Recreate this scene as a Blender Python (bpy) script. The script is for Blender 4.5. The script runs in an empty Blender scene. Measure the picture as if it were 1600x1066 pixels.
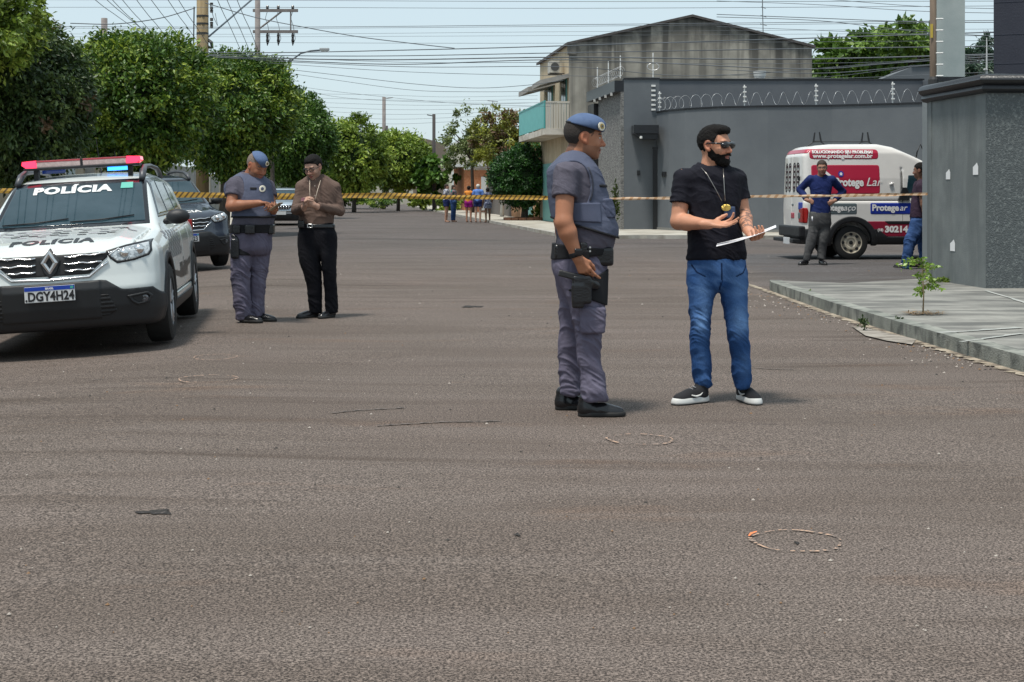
import bpy, bmesh, math, random
import numpy as np
from mathutils import Vector, Matrix
random.seed(7)
# ------------------------------------------------------------ camera, light, exposure
FPX, HY, CH = 2222.2, 302.0, 1.30
scene = bpy.context.scene
cam_data = bpy.data.cameras.new('camera')
cam = bpy.data.objects.new('camera', cam_data)
scene.collection.objects.link(cam)
cam.location = (0, 0, CH)
cam.rotation_euler = (math.radians(90), 0, 0)
cam_data.lens = 50.0
cam_data.sensor_width = 36.0
cam_data.shift_y = -0.144
cam_data.clip_end = 3000
scene.camera = cam

SUN_EL, SUN_AZ = math.radians(72), math.radians(222)      # azimuth from +Y, clockwise
world = bpy.data.worlds.new('World')
scene.world = world
world.use_nodes = True
wn, wl = world.node_tree.nodes, world.node_tree.links
wn.clear()
w_out = wn.new('ShaderNodeOutputWorld')
w_bg = wn.new('ShaderNodeBackground')
w_sky = wn.new('ShaderNodeTexSky')
w_sky.sky_type = 'NISHITA'
w_sky.sun_disc = False
w_sky.sun_elevation = SUN_EL
w_sky.sun_rotation = SUN_AZ
w_sky.air_density = 1.0
w_sky.dust_density = 1.5
w_sky.ozone_density = 1.0
w_mix = wn.new('ShaderNodeMixRGB')                          # thin high cloud veil over the blue
w_mix.inputs[0].default_value = 0.72
w_mix.inputs[2].default_value = (5.9, 7.1, 7.6, 1)
wl.new(w_sky.outputs[0], w_mix.inputs[1])
wl.new(w_mix.outputs[0], w_bg.inputs[0])
w_bg.inputs[1].default_value = 0.096
wl.new(w_bg.outputs[0], w_out.inputs[0])

sun_data = bpy.data.lights.new('sun', 'SUN')
sun = bpy.data.objects.new('sun', sun_data)
scene.collection.objects.link(sun)
sun_data.energy = 3.1
sun_data.angle = math.radians(9)
sun_data.color = (1.0, 0.95, 0.87)
_sd = Vector((math.sin(SUN_AZ) * math.cos(SUN_EL), math.cos(SUN_AZ) * math.cos(SUN_EL), math.sin(SUN_EL)))
sun.rotation_euler = _sd.to_track_quat('Z', 'Y').to_euler()
scene.view_settings.view_transform = 'Standard'
scene.view_settings.look = 'None'
scene.view_settings.gamma = 1
scene.view_settings.exposure = 0.40
try:
    scene.cycles.use_denoising = True
    scene.cycles.max_bounces = 6
    scene.cycles.transparent_max_bounces = 6
except Exception:
    pass

# ------------------------------------------------------------ small helpers
def P(px, py, D):
    return Vector(((px - 800) / FPX * D, D, CH + (HY - py) / FPX * D))
def PG(px, py, z=0.0):
    D = (CH - z) * FPX / (py - HY)
    return Vector(((px - 800) / FPX * D, D, z))
TH = math.atan2(260, 2222)                                  # the main street runs this much to the left
def S(a, b, z=0.0):                                         # street frame: a across (right +), b along
    return Vector((a * math.cos(TH) - b * math.sin(TH), a * math.sin(TH) + b * math.cos(TH), z))
def ground_z(x, y):                                         # the street falls away to the left gutter
    a = x * math.cos(TH) + y * math.sin(TH)
    t = min(max((-a - 1.2) / 2.6, 0), 1)
    near = min(max((60 - y) / 30, 0), 1)
    return -0.15 * t * near

def link(o, parent=None):
    scene.collection.objects.link(o)
    if parent is not None:
        o.parent = parent
    return o
def tag(o, label=None, cat=None, group=None, kind=None):
    if label: o['label'] = label
    if cat: o['category'] = cat
    if group: o['group'] = group
    if kind: o['kind'] = kind
    return o
def thing(name, label, cat, loc=(0, 0, 0), rot=(0, 0, 0), group=None):
    o = bpy.data.objects.new(name, None)
    link(o)
    o.empty_display_size = 0.1
    o.location = loc
    o.rotation_euler = rot
    return tag(o, label, cat, group)

def srgb(r, g, b):
    def f(c):
        c /= 255.0
        return c / 12.92 if c <= 0.04045 else ((c + 0.055) / 1.055) ** 2.4
    return (f(r), f(g), f(b), 1)

MATS = {}
def mat(name, col, rough=0.6, metal=0.0, col2=None, nscale=8.0, bump=0.0, bscale=60.0, spec=0.5,
        emit=None, estr=0.0, coat=0.0, attr=None, stretch=None, ramp=(0.35, 0.65), trans=0.0, alpha=1.0, detail=4.0):
    if name in MATS: return MATS[name]
    m = bpy.data.materials.new(name)
    m.use_nodes = True
    n, l = m.node_tree.nodes, m.node_tree.links
    b = n['Principled BSDF']
    if len(col) == 3: col = (*col, 1)
    b.inputs['Base Color'].default_value = col
    b.inputs['Roughness'].default_value = rough
    b.inputs['Metallic'].default_value = metal
    b.inputs['Specular IOR Level'].default_value = spec
    b.inputs['Coat Weight'].default_value = coat
    b.inputs['Transmission Weight'].default_value = trans
    b.inputs['Alpha'].default_value = alpha
    if emit:
        b.inputs['Emission Color'].default_value = (*emit[:3], 1)
        b.inputs['Emission Strength'].default_value = estr
    tc = n.new('ShaderNodeTexCoord')
    src = tc.outputs['Object']
    if stretch:
        mp = n.new('ShaderNodeMapping'); mp.inputs['Scale'].default_value = stretch
        l.new(src, mp.inputs[0]); src = mp.outputs[0]
    csock = None
    if attr:
        a = n.new('ShaderNodeAttribute'); a.attribute_name = attr
        csock = a.outputs['Color']
    if col2 is not None:
        if len(col2) == 3: col2 = (*col2, 1)
        t = n.new('ShaderNodeTexNoise'); t.inputs['Scale'].default_value = nscale
        t.inputs['Detail'].default_value = detail; t.inputs['Roughness'].default_value = 0.6
        l.new(src, t.inputs['Vector'])
        r = n.new('ShaderNodeValToRGB')
        r.color_ramp.elements[0].position = ramp[0]; r.color_ramp.elements[1].position = ramp[1]
        l.new(t.outputs[0], r.inputs[0])
        mx = n.new('ShaderNodeMixRGB')
        mx.inputs[1].default_value = col; mx.inputs[2].default_value = col2
        if csock: 
            mx.blend_type = 'MULTIPLY'
            l.new(csock, mx.inputs[1])
        l.new(r.outputs[0], mx.inputs[0])
        csock = mx.outputs[0]
    if csock: l.new(csock, b.inputs['Base Color'])
    if bump > 0:
        t = n.new('ShaderNodeTexNoise'); t.inputs['Scale'].default_value = bscale
        t.inputs['Detail'].default_value = 3
        l.new(src, t.inputs['Vector'])
        bp = n.new('ShaderNodeBump'); bp.inputs['Strength'].default_value = bump
        bp.inputs['Distance'].default_value = 0.02
        l.new(t.outputs[0], bp.inputs['Height']); l.new(bp.outputs[0], b.inputs['Normal'])
    MATS[name] = m
    return m

def mesh_obj(name, verts, faces, material, parent=None, smooth=False, base=None):
    me = bpy.data.meshes.new(name)
    v = np.asarray(verts, dtype=np.float32).reshape(-1, 3)
    if base is not None: v = v - np.asarray(base, dtype=np.float32)
    if isinstance(faces, np.ndarray) and len(faces):
        k = faces.shape[1]; nf = len(faces)
        me.vertices.add(len(v)); me.vertices.foreach_set('co', v.ravel())
        me.loops.add(nf * k); me.loops.foreach_set('vertex_index', faces.astype(np.int32).ravel())
        me.polygons.add(nf)
        me.polygons.foreach_set('loop_start', np.arange(0, nf * k, k, dtype=np.int32))
        me.polygons.foreach_set('loop_total', np.full(nf, k, dtype=np.int32))
        me.update(calc_edges=True); me.validate()
    else:
        me.from_pydata([tuple(map(float, q)) for q in v], [], [tuple(map(int, f)) for f in faces]); me.update()
    if smooth and len(me.polygons):
        me.polygons.foreach_set('use_smooth', np.ones(len(me.polygons), dtype=bool))
    if isinstance(material, (list, tuple)):
        for mm in material: me.materials.append(mm)
    else: me.materials.append(material)
    o = bpy.data.objects.new(name, me)
    link(o, parent)
    return o

class MB:
    """collects simple shapes into one mesh"""
    def __init__(s): s.v, s.f, s.m, s.cur = [], [], [], 0
    def add(s, vs, fs):
        n = len(s.v); s.v += [tuple(q) for q in vs]; s.f += [tuple(i + n for i in f) for f in fs]; s.m += [s.cur] * len(fs)
    def box(s, lo, hi, M=None, bev=0.0):
        x0, y0, z0 = lo; x1, y1, z1 = hi
        if bev <= 0:
            vs = [(x0,y0,z0),(x1,y0,z0),(x1,y1,z0),(x0,y1,z0),(x0,y0,z1),(x1,y0,z1),(x1,y1,z1),(x0,y1,z1)]
            fs = [(0,3,2,1),(4,5,6,7),(0,1,5,4),(1,2,6,5),(2,3,7,6),(3,0,4,7)]
        else:
            bm = bmesh.new(); bmesh.ops.create_cube(bm, size=1)
            for v in bm.verts: v.co = Vector(((x0+x1)/2+v.co.x*(x1-x0), (y0+y1)/2+v.co.y*(y1-y0), (z0+z1)/2+v.co.z*(z1-z0)))
            bmesh.ops.bevel(bm, geom=bm.edges[:], offset=bev, segments=2, affect='EDGES', profile=0.6)
            vs = [v.co.copy() for v in bm.verts]; fs = [[v.index for v in f.verts] for f in bm.faces]; bm.free()
        if M is not None: vs = [M @ Vector(q) for q in vs]
        s.add(vs, fs)
    def tube(s, pts, r, n=8, cap=True, closed=False):
        pts = [Vector(p) for p in pts]; m = len(pts)
        rs = r if isinstance(r, (list, tuple)) else [r] * m
        rings = []; up = None
        for i, p in enumerate(pts):
            if closed: d = pts[(i+1) % m] - pts[i-1]
            else: d = pts[min(i+1, m-1)] - pts[max(i-1, 0)]
            if d.length < 1e-9: d = Vector((0,0,1))
            d.normalize()
            if up is None:
                up = Vector((0,0,1)) if abs(d.z) < 0.9 else Vector((1,0,0))
            u = d.cross(up); 
            if u.length < 1e-4: u = d.cross(Vector((0,1,0.3)))
            u.normalize(); w = u.cross(d).normalized(); up = w
            rings.append([p + (u*math.cos(2*math.pi*k/n) + w*math.sin(2*math.pi*k/n)) * rs[i] for k in range(n)])
        vs = [q for rg in rings for q in rg]; fs = []
        for i in range(m if closed else m-1):
            a, b = i*n, ((i+1) % m)*n
            for k in range(n): fs.append((a+k, a+(k+1)%n, b+(k+1)%n, b+k))
        if cap and not closed:
            fs.append(tuple(range(n-1, -1, -1))); fs.append(tuple((m-1)*n+k for k in range(n)))
        s.add(vs, fs)
    def prism(s, poly, d0, d1, M=None):
        """poly in (x,z); extruded along y from d0 to d1"""
        n = len(poly)
        vs = [(x, d0, z) for x, z in poly] + [(x, d1, z) for x, z in poly]
        fs = [tuple(range(n)), tuple(range(2*n-1, n-1, -1))] + [(i, i+n, (i+1)%n+n, (i+1)%n) for i in range(n)]
        if M is not None: vs = [M @ Vector(q) for q in vs]
        s.add(vs, fs)
    def quad(s, a, b, c, d): s.add([a, b, c, d], [(0,1,2,3)])
    def lathe(s, prof, M=None, n=24, axis='x', caps=(1, 1)):
        """prof: (h, r) pairs along the axis"""
        vs, fs = [], []
        for h, r in prof:
            for k in range(n):
                c, q = math.cos(2*math.pi*k/n)*r, math.sin(2*math.pi*k/n)*r
                vs.append({'x': (h,c,q), 'y': (c,h,q), 'z': (c,q,h)}[axis])
        for i in range(len(prof)-1):
            for k in range(n): fs.append((i*n+k, i*n+(k+1)%n, (i+1)*n+(k+1)%n, (i+1)*n+k))
        if caps[0]: fs.append(tuple(range(n)))
        if caps[1]: fs.append(tuple((len(prof)-1)*n+k for k in range(n-1,-1,-1)))
        if M is not None: vs = [M @ Vector(q) for q in vs]
        s.add(vs, fs)
    def build(s, name, material, parent=None, smooth=False, auto=None):
        o = mesh_obj(name, s.v, s.f, material, parent)
        me = o.data
        if isinstance(material, (list, tuple)): me.polygons.foreach_set('material_index', s.m)
        bm = bmesh.new(); bm.from_mesh(me); bmesh.ops.recalc_face_normals(bm, faces=bm.faces[:]); bm.to_mesh(me); bm.free()
        if smooth or auto:
            me.polygons.foreach_set('use_smooth', np.ones(len(me.polygons), dtype=bool))
            if auto:
                try: me.set_sharp_from_angle(angle=math.radians(auto))
                except Exception: pass
        return o

def text_data(txt, size, bold=0.0, shear=0.0, align='CENTER', depth=0.0, spacing=1.0):
    """verts/faces of a line of text in the XY plane, origin at its baseline"""
    cu = bpy.data.curves.new('text', 'FONT')
    cu.body = txt; cu.size = size; cu.align_x = align; cu.offset = bold; cu.shear = shear
    cu.extrude = depth; cu.space_character = spacing; cu.resolution_u = 3
    o = bpy.data.objects.new('text', cu); link(o)
    dg = bpy.context.evaluated_depsgraph_get(); dg.update()
    me = o.evaluated_get(dg).to_mesh()
    v = [p.co.copy() for p in me.vertices]; f = [tuple(p.vertices) for p in me.polygons]
    o.evaluated_get(dg).to_mesh_clear()
    bpy.data.objects.remove(o); bpy.data.curves.remove(cu)
    return v, f

# ------------------------------------------------------------ numpy noise
def _hash(i, j, k):
    h = (i.astype(np.int64) * 374761393 + j.astype(np.int64) * 668265263 + k.astype(np.int64) * 2147483647 + 1013904223)
    h = (h ^ (h >> 13)) * 1274126177 & 0xffffffff
    h = (h ^ (h >> 16)) * 2246822519 & 0xffffffff
    return ((h ^ (h >> 15)) & 0xffff) / 32767.5 - 1.0
def vnoise(p):
    p = np.asarray(p, dtype=np.float64); i = np.floor(p).astype(np.int64); f = p - i; f = f*f*(3-2*f)
    r = 0
    for a in (0, 1):
        for b in (0, 1):
            for c in (0, 1):
                w = (f[:,0] if a else 1-f[:,0]) * (f[:,1] if b else 1-f[:,1]) * (f[:,2] if c else 1-f[:,2])
                r = r + w * _hash(i[:,0]+a, i[:,1]+b, i[:,2]+c)
    return r

# ------------------------------------------------------------ implicit surfaces
class Grid:
    def __init__(s, lo, hi, h, f=None):
        s.lo = np.array(lo, float); s.h = h
        s.n = np.maximum(np.ceil((np.array(hi, float) - s.lo) / h).astype(int) + 1, 3)
        s.f = np.full(s.n, 1.0, dtype=np.float32) if f is None else f
        s.hi = s.lo + (s.n - 1) * h
    def copy(s, off=0.0): return Grid(s.lo, s.hi, s.h, s.f - off if off else s.f.copy())
    def ax(s, i, a=0, b=None):
        b = s.n[i] if b is None else b
        return (s.lo[i] + s.h * np.arange(a, b)).astype(np.float32)
    def sub(s, lo, hi):
        a = np.clip(np.floor((np.array(lo) - s.lo) / s.h).astype(int), 0, s.n)
        b = np.clip(np.ceil((np.array(hi) - s.lo) / s.h).astype(int) + 1, 0, s.n)
        if (b <= a).any(): return None
        sl = tuple(slice(a[i], b[i]) for i in range(3))
        X = s.ax(0, a[0], b[0])[:, None, None]; Y = s.ax(1, a[1], b[1])[None, :, None]; Z = s.ax(2, a[2], b[2])[None, None, :]
        return sl, X, Y, Z
    def op(s, prim, mode='u', k=0.0):
        fn, lo, hi = prim
        m = k + 3 * s.h + 0.01
        if lo is None: lo, hi = s.lo, s.hi
        r = s.sub(np.array(lo) - m, np.array(hi) + m)
        if r is None: return s
        sl, X, Y, Z = r
        d = fn(X, Y, Z); g = s.f[sl]
        if mode == 'u':
            if k > 0:
                q = np.maximum(k - np.abs(g - d), 0) / k; s.f[sl] = np.minimum(g, d) - q*q*k*0.25
            else: s.f[sl] = np.minimum(g, d)
        elif mode == 's':
            d = -d
            if k > 0:
                q = np.maximum(k - np.abs(g - d), 0) / k; s.f[sl] = np.maximum(g, d) + q*q*k*0.25
            else: s.f[sl] = np.maximum(g, d)
        return s
    def u(s, prim, k=0.0): return s.op(prim, 'u', k)
    def cut(s, prim, k=0.0): return s.op(prim, 's', k)
    def inter(s, fn, k=0.0):
        """intersect everywhere with fn(X,Y,Z) <= 0"""
        X = s.ax(0)[:, None, None]; Y = s.ax(1)[None, :, None]; Z = s.ax(2)[None, None, :]
        d = fn(X, Y, Z) if callable(fn) else fn
        if k > 0:
            q = np.maximum(k - np.abs(s.f - d), 0) / k; s.f = (np.maximum(s.f, d) + q*q*k*0.25).astype(np.float32)
        else: s.f = np.maximum(s.f, d).astype(np.float32)
        return s
    def mesh(s):
        f = s.f; nx, ny, nz = f.shape
        ins = f < 0
        c = [ins[a:nx-1+a, b:ny-1+b, d:nz-1+d] for a in (0,1) for b in (0,1) for d in (0,1)]
        anyv = c[0].copy(); allv = c[0].copy()
        for q in c[1:]: anyv |= q; allv &= q
        act = anyv & ~allv
        idx = np.argwhere(act)
        if not len(idx): return np.zeros((0,3)), np.zeros((0,4), int)
        vid = np.full(act.shape, -1, dtype=np.int64); vid[act] = np.arange(len(idx))
        pos = np.zeros((len(idx), 3)); cnt = np.zeros(len(idx))
        corners = [(a,b,d) for a in (0,1) for b in (0,1) for d in (0,1)]
        vals = {q: f[idx[:,0]+q[0], idx[:,1]+q[1], idx[:,2]+q[2]] for q in corners}
        for q in corners:
            for ax in range(3):
                if q[ax] == 0:
                    r = list(q); r[ax] = 1; r = tuple(r)
                    va, vb = vals[q], vals[r]
                    m = (va < 0) != (vb < 0)
                    t = np.where(m, va / np.where(m, va - vb, 1), 0)
                    p = np.tile(np.array(q, float), (len(idx), 1)); p[:, ax] += t
                    pos[m] += p[m]; cnt += m
        pos = pos / cnt[:, None]
        V = s.lo + s.h * (idx + pos)
        faces = []
        for ax in range(3):
            o1, o2 = (ax+1) % 3, (ax+2) % 3
            sa = [slice(None)]*3; sb = [slice(None)]*3
            sa[ax] = slice(0, f.shape[ax]-1); sb[ax] = slice(1, f.shape[ax])
            A, B = ins[tuple(sa)], ins[tuple(sb)]
            e = A != B
            s2 = [slice(None)]*3; s2[o1] = slice(1, f.shape[o1]-1); s2[o2] = slice(1, f.shape[o2]-1)
            E = np.argwhere(e[tuple(s2)])
            E[:, o1] += 1; E[:, o2] += 1
            sgn = A[E[:,0], E[:,1], E[:,2]]
            q = []
            for d1, d2 in ((0,0),(1,0),(1,1),(0,1)):
                T = E.copy(); T[:, o1] -= 1-d1; T[:, o2] -= 1-d2
                q.append(vid[T[:,0], T[:,1], T[:,2]])
            q = np.stack(q, 1)
            q[~sgn] = q[~sgn][:, ::-1]
            faces.append(q)
        Fc = np.concatenate(faces)
        Fc = Fc[(Fc >= 0).all(1)]
        return V, Fc
    def sample(s, p):
        g = (np.asarray(p, float) - s.lo) / s.h
        g = np.clip(g, 0, np.array(s.n) - 1.001); i = g.astype(int); t = g - i
        r = 0
        for a in (0,1):
            for b in (0,1):
                for c in (0,1):
                    w = (t[:,0] if a else 1-t[:,0])*(t[:,1] if b else 1-t[:,1])*(t[:,2] if c else 1-t[:,2])
                    r = r + w * s.f[i[:,0]+a, i[:,1]+b, i[:,2]+c]
        return r
    def build(s, name, material, parent=None, base=None, disp=None, color=None, relax=1):
        V, Fc = s.mesh()
        for _ in range(relax):                             # light smoothing that keeps the volume
            acc = np.zeros_like(V); cn = np.zeros(len(V))
            for k in range(4):
                a, b = Fc[:, k], Fc[:, (k+1) % 4]
                np.add.at(acc, a, V[b]); np.add.at(cn, a, 1)
            cn[cn == 0] = 1
            V = V * 0.5 + 0.5 * acc / cn[:, None]
        if disp is not None:
            e = s.h
            N = np.stack([s.sample(V + np.eye(3)[i]*e) - s.sample(V - np.eye(3)[i]*e) for i in range(3)], 1)
            N /= np.maximum(np.linalg.norm(N, axis=1), 1e-6)[:, None]
            V = V + N * disp(V, N)[:, None]
        o = mesh_obj(name, V, Fc, material, parent, smooth=True, base=base)
        if color is not None:
            C = color(V); me = o.data
            at = me.color_attributes.new('Col', 'FLOAT_COLOR', 'POINT')
            at.data.foreach_set('color', np.concatenate([C, np.ones((len(C), 1))], 1).astype(np.float32).ravel())
        return o

def cap(a, b, ra, rb):
    a = np.array(a, float); b = np.array(b, float); ab = b - a; L = float((ab**2).sum()) + 1e-12; R = max(ra, rb)
    def fn(X, Y, Z):
        t = np.clip(((X-a[0])*ab[0] + (Y-a[1])*ab[1] + (Z-a[2])*ab[2]) / L, 0, 1)
        return np.sqrt((X-a[0]-t*ab[0])**2 + (Y-a[1]-t*ab[1])**2 + (Z-a[2]-t*ab[2])**2) - (ra + (rb-ra)*t)
    return fn, np.minimum(a, b)-R, np.maximum(a, b)+R
def ell(c, r, M=None):
    """ellipsoid; M = 3x3 array whose rows are the local axes"""
    c = np.array(c, float); r = np.array(r, float); M = np.eye(3) if M is None else np.array(M, float); R = r.max(); mn = r.min()
    def fn(X, Y, Z):
        x, y, z = X-c[0], Y-c[1], Z-c[2]
        p = [(M[i][0]*x + M[i][1]*y + M[i][2]*z) for i in range(3)]
        k0 = np.sqrt((p[0]/r[0])**2 + (p[1]/r[1])**2 + (p[2]/r[2])**2)
        k1 = np.sqrt((p[0]/r[0]**2)**2 + (p[1]/r[1]**2)**2 + (p[2]/r[2]**2)**2)
        return np.where(k1 > 1e-6, k0*(k0-1)/np.maximum(k1, 1e-6), -mn)
    return fn, c-R, c+R
def rbox(c, r, rad, M=None):
    c = np.array(c, float); r = np.array(r, float) - rad; M = np.eye(3) if M is None else np.array(M, float); R = float(np.linalg.norm(r)) + rad
    def fn(X, Y, Z):
        x, y, z = X-c[0], Y-c[1], Z-c[2]
        q = [np.abs(M[i][0]*x + M[i][1]*y + M[i][2]*z) - r[i] for i in range(3)]
        return np.sqrt(np.maximum(q[0],0)**2 + np.maximum(q[1],0)**2 + np.maximum(q[2],0)**2) + np.minimum(np.maximum(q[0], np.maximum(q[1], q[2])), 0) - rad
    return fn, c-R, c+R
def _cr(zs, vs, z):
    """smooth (monotone-ish Catmull-Rom) interpolation"""
    zs = np.array(zs, float); vs = np.array(vs, float)
    m = np.gradient(vs, zs)
    i = np.clip(np.searchsorted(zs, z) - 1, 0, len(zs)-2)
    h = zs[i+1]-zs[i]; t = np.clip((z-zs[i])/h, 0, 1)
    return ((2*t**3-3*t**2+1)*vs[i] + (t**3-2*t**2+t)*h*m[i] + (-2*t**3+3*t**2)*vs[i+1] + (t**3-t**2)*h*m[i+1])
def zloft(st, yaw=0.0, p=2.2, rend=0.02):
    """stations (z, cx, cy, a, b): stacked ellipses, a = half width, b = half depth"""
    st = sorted(st); z, cx, cy, a, b = [np.array(q, float) for q in zip(*st)]
    c, s_ = math.cos(yaw), math.sin(yaw); R = max(a.max(), b.max()) * 1.1
    lo = np.array([(cx).min()-R, (cy).min()-R, z[0]]); hi = np.array([cx.max()+R, cy.max()+R, z[-1]])
    def fn(X, Y, Z):
        zz = Z.ravel(); sh = Z.shape
        C = [_cr(z, q, zz).reshape(sh) for q in (cx, cy, a, b)]
        x, y = X-C[0], Y-C[1]
        u = c*x + s_*y; v = -s_*x + c*y
        A, B = np.maximum(C[2], .004), np.maximum(C[3], .004)
        k0 = ((np.abs(u)/A)**p + (np.abs(v)/B)**p)**(1/p)
        g = np.sqrt((u/A**2)**2 + (v/B**2)**2) + 1e-6
        d = (k0-1) * np.maximum(np.sqrt(u*u+v*v), 1e-3) / np.maximum(k0, 1e-3)
        e = np.maximum(Z - z[-1], z[0] - Z)
        return np.where(e + rend > 0, np.sqrt(np.maximum(d + rend, 0)**2 + np.maximum(e + rend, 0)**2) - rend + np.minimum(np.maximum(d, e), -rend)*((d+rend <= 0) & (e+rend <= 0)), d).astype(np.float32)
    return fn, lo, hi
# ============================================================ ground, pavements, road
def asphalt_material():
    m = bpy.data.materials.new('asphalt'); m.use_nodes = True
    n, l = m.node_tree.nodes, m.node_tree.links; b = n['Principled BSDF']
    geo = n.new('ShaderNodeTexCoord'); src = geo.outputs['Object']
    def noise(scale, detail=3, vec=None, rough=.6, dist=0):
        t = n.new('ShaderNodeTexNoise'); t.inputs['Scale'].default_value = scale; t.inputs['Detail'].default_value = detail
        t.inputs['Roughness'].default_value = rough; t.inputs['Distortion'].default_value = dist
        l.new(vec or src, t.inputs['Vector']); return t.outputs[0]
    def ramp(s, p0, p1, c0=(0,0,0,1), c1=(1,1,1,1)):
        r = n.new('ShaderNodeValToRGB'); e = r.color_ramp.elements; e[0].position, e[1].position = p0, p1; e[0].color, e[1].color = c0, c1
        l.new(s, r.inputs[0]); return r.outputs[0]
    def mix(f, a, c, mode='MIX'):
        x = n.new('ShaderNodeMixRGB'); x.blend_type = mode
        for sock, v in ((x.inputs[0], f), (x.inputs[1], a), (x.inputs[2], c)):
            if isinstance(v, (int, float)): sock.default_value = v
            elif isinstance(v, tuple): sock.default_value = v
            else: l.new(v, sock)
        return x.outputs[0]
    def mapping(sc, rot=0.0):
        q = n.new('ShaderNodeMapping'); q.inputs['Scale'].default_value = sc; q.inputs['Rotation'].default_value = (0,0,rot); l.new(src, q.inputs[0]); return q.outputs[0]
    def math_(op, a, c=None):
        x = n.new('ShaderNodeMath'); x.operation = op
        for i, v in enumerate((a, c)):
            if v is None: continue
            if isinstance(v, (int, float)): x.inputs[i].default_value = v
            else: l.new(v, x.inputs[i])
        return x.outputs[0]
    # stones
    g1 = noise(105, 3, None, .8); g2 = noise(34, 3, None, .7)
    grain = ramp(g1, .42, .61, (.034,.027,.023,1), (.238,.196,.170,1))
    fine = ramp(g2, .38, .64, (.80,.79,.78,1), (1.16,1.15,1.14,1))
    c = mix(1.0, grain, fine, 'MULTIPLY')
    # pale chips
    v = n.new('ShaderNodeTexVoronoi'); v.inputs['Scale'].default_value = 26; l.new(src, v.inputs['Vector'])
    chips = ramp(v.outputs['Distance'], .05, .10, (1,1,1,1), (0,0,0,1))
    pick = ramp(noise(9, 2), .56, .62)
    c = mix(math_('MULTIPLY', math_('MULTIPLY', chips, pick), .6), c, (.50,.44,.38,1))
    # worn bands that run across the road, broad tone changes, brown stains
    bands = noise(1.0, 4, mapping((.22,1.15,1), .10), .6, .8)
    c = mix(ramp(bands, .44, .60), c, mix(1.0, c, (.84,.82,.80,1), 'MULTIPLY'))
    # tyre-scuffed arcs: thin dark streaks bending with the turning traffic
    arc = n.new('ShaderNodeTexNoise'); arc.inputs['Scale'].default_value = 1.0; arc.inputs['Detail'].default_value = 5; arc.inputs['Distortion'].default_value = .25
    sxy = n.new('ShaderNodeSeparateXYZ'); l.new(src, sxy.inputs[0])
    bend = math_('MULTIPLY', math_('MULTIPLY', sxy.outputs['X'], sxy.outputs['X']), -.035)
    cb_ = n.new('ShaderNodeCombineXYZ'); l.new(math_('MULTIPLY', sxy.outputs['X'], .16), cb_.inputs[0]); l.new(math_('MULTIPLY', math_('ADD', math_('ADD', sxy.outputs['Y'], bend), math_('MULTIPLY', sxy.outputs['X'], .06)), 3.6), cb_.inputs[1]); l.new(cb_.outputs[0], arc.inputs['Vector'])
    am = ramp(noise(.30, 2, mapping((.7,1.3,1), .3)), .44, .60)
    c = mix(math_('MULTIPLY', ramp(arc.outputs[0], .54, .66), am), c, mix(1.0, c, (.70,.67,.64,1), 'MULTIPLY'))
    broad = noise(.22, 3)
    c = mix(ramp(broad, .38, .64), c, mix(1.0, c, (1.13,1.12,1.14,1), 'MULTIPLY'))
    brown = noise(.9, 4, mapping((.5,1.6,1), .2), .6)
    c = mix(math_('MULTIPLY', ramp(brown, .60, .74), .5), c, mix(1.0, c, (1.18,.88,.66,1), 'MULTIPLY'))
    cr = noise(1.0, 6, mapping((.28,2.6,1), .06), .62, .4)
    crack = ramp(math_('ABSOLUTE', math_('SUBTRACT', cr, .5)), .0, .006, (1,1,1,1), (0,0,0,1))
    cmask = ramp(noise(.35, 2, mapping((.6,1,1))), .56, .64)
    c = mix(math_('MULTIPLY', math_('MULTIPLY', crack, cmask), .6), c, (.030,.026,.024,1))
    # bluish newer asphalt in the side street beyond the corner
    sx = n.new('ShaderNodeSeparateXYZ'); l.new(src, sx.inputs[0])
    e1 = math_('ADD', sx.outputs['X'], math_('MULTIPLY', math_('SUBTRACT', noise(.7, 3), .5), 1.4))
    e2 = math_('ADD', sx.outputs['Y'], math_('MULTIPLY', math_('SUBTRACT', noise(.9, 3), .5), 1.4))
    m1 = ramp(math_('MULTIPLY', math_('SUBTRACT', e1, 3.3), .9), 0, 1); m2 = ramp(math_('MULTIPLY', math_('SUBTRACT', e2, 18.3), 1.2), 0, 1)
    m3 = ramp(math_('MULTIPLY', math_('SUBTRACT', 31.5, e2), .6), 0, 1)
    side = math_('MULTIPLY', math_('MULTIPLY', m1, m2), m3)
    c = mix(side, c, mix(1.0, c, (.74,.84,.95,1), 'MULTIPLY'))
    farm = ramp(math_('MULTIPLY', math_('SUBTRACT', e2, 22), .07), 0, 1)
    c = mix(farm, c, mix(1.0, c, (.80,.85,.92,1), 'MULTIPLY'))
    white = ramp(noise(1.0, 5, mapping((1.1,5.0,1)), .7), .64, .70)
    c = mix(math_('MULTIPLY', math_('MULTIPLY', white, side), .55), c, (.42,.44,.44,1))
    # far pale scuffs
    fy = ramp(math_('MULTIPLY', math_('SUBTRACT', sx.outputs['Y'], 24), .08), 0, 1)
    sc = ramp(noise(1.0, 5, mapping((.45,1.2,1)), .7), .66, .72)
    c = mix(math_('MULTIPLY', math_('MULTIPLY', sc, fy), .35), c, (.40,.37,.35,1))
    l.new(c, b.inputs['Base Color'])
    b.inputs['Roughness'].default_value = .85; b.inputs['Specular IOR Level'].default_value = .25
    bp = n.new('ShaderNodeBump'); bp.inputs['Strength'].default_value = .5; bp.inputs['Distance'].default_value = .008
    l.new(math_('ADD', g1, math_('MULTIPLY', g2, .5)), bp.inputs['Height']); l.new(bp.outputs[0], b.inputs['Normal'])
    return m

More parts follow.
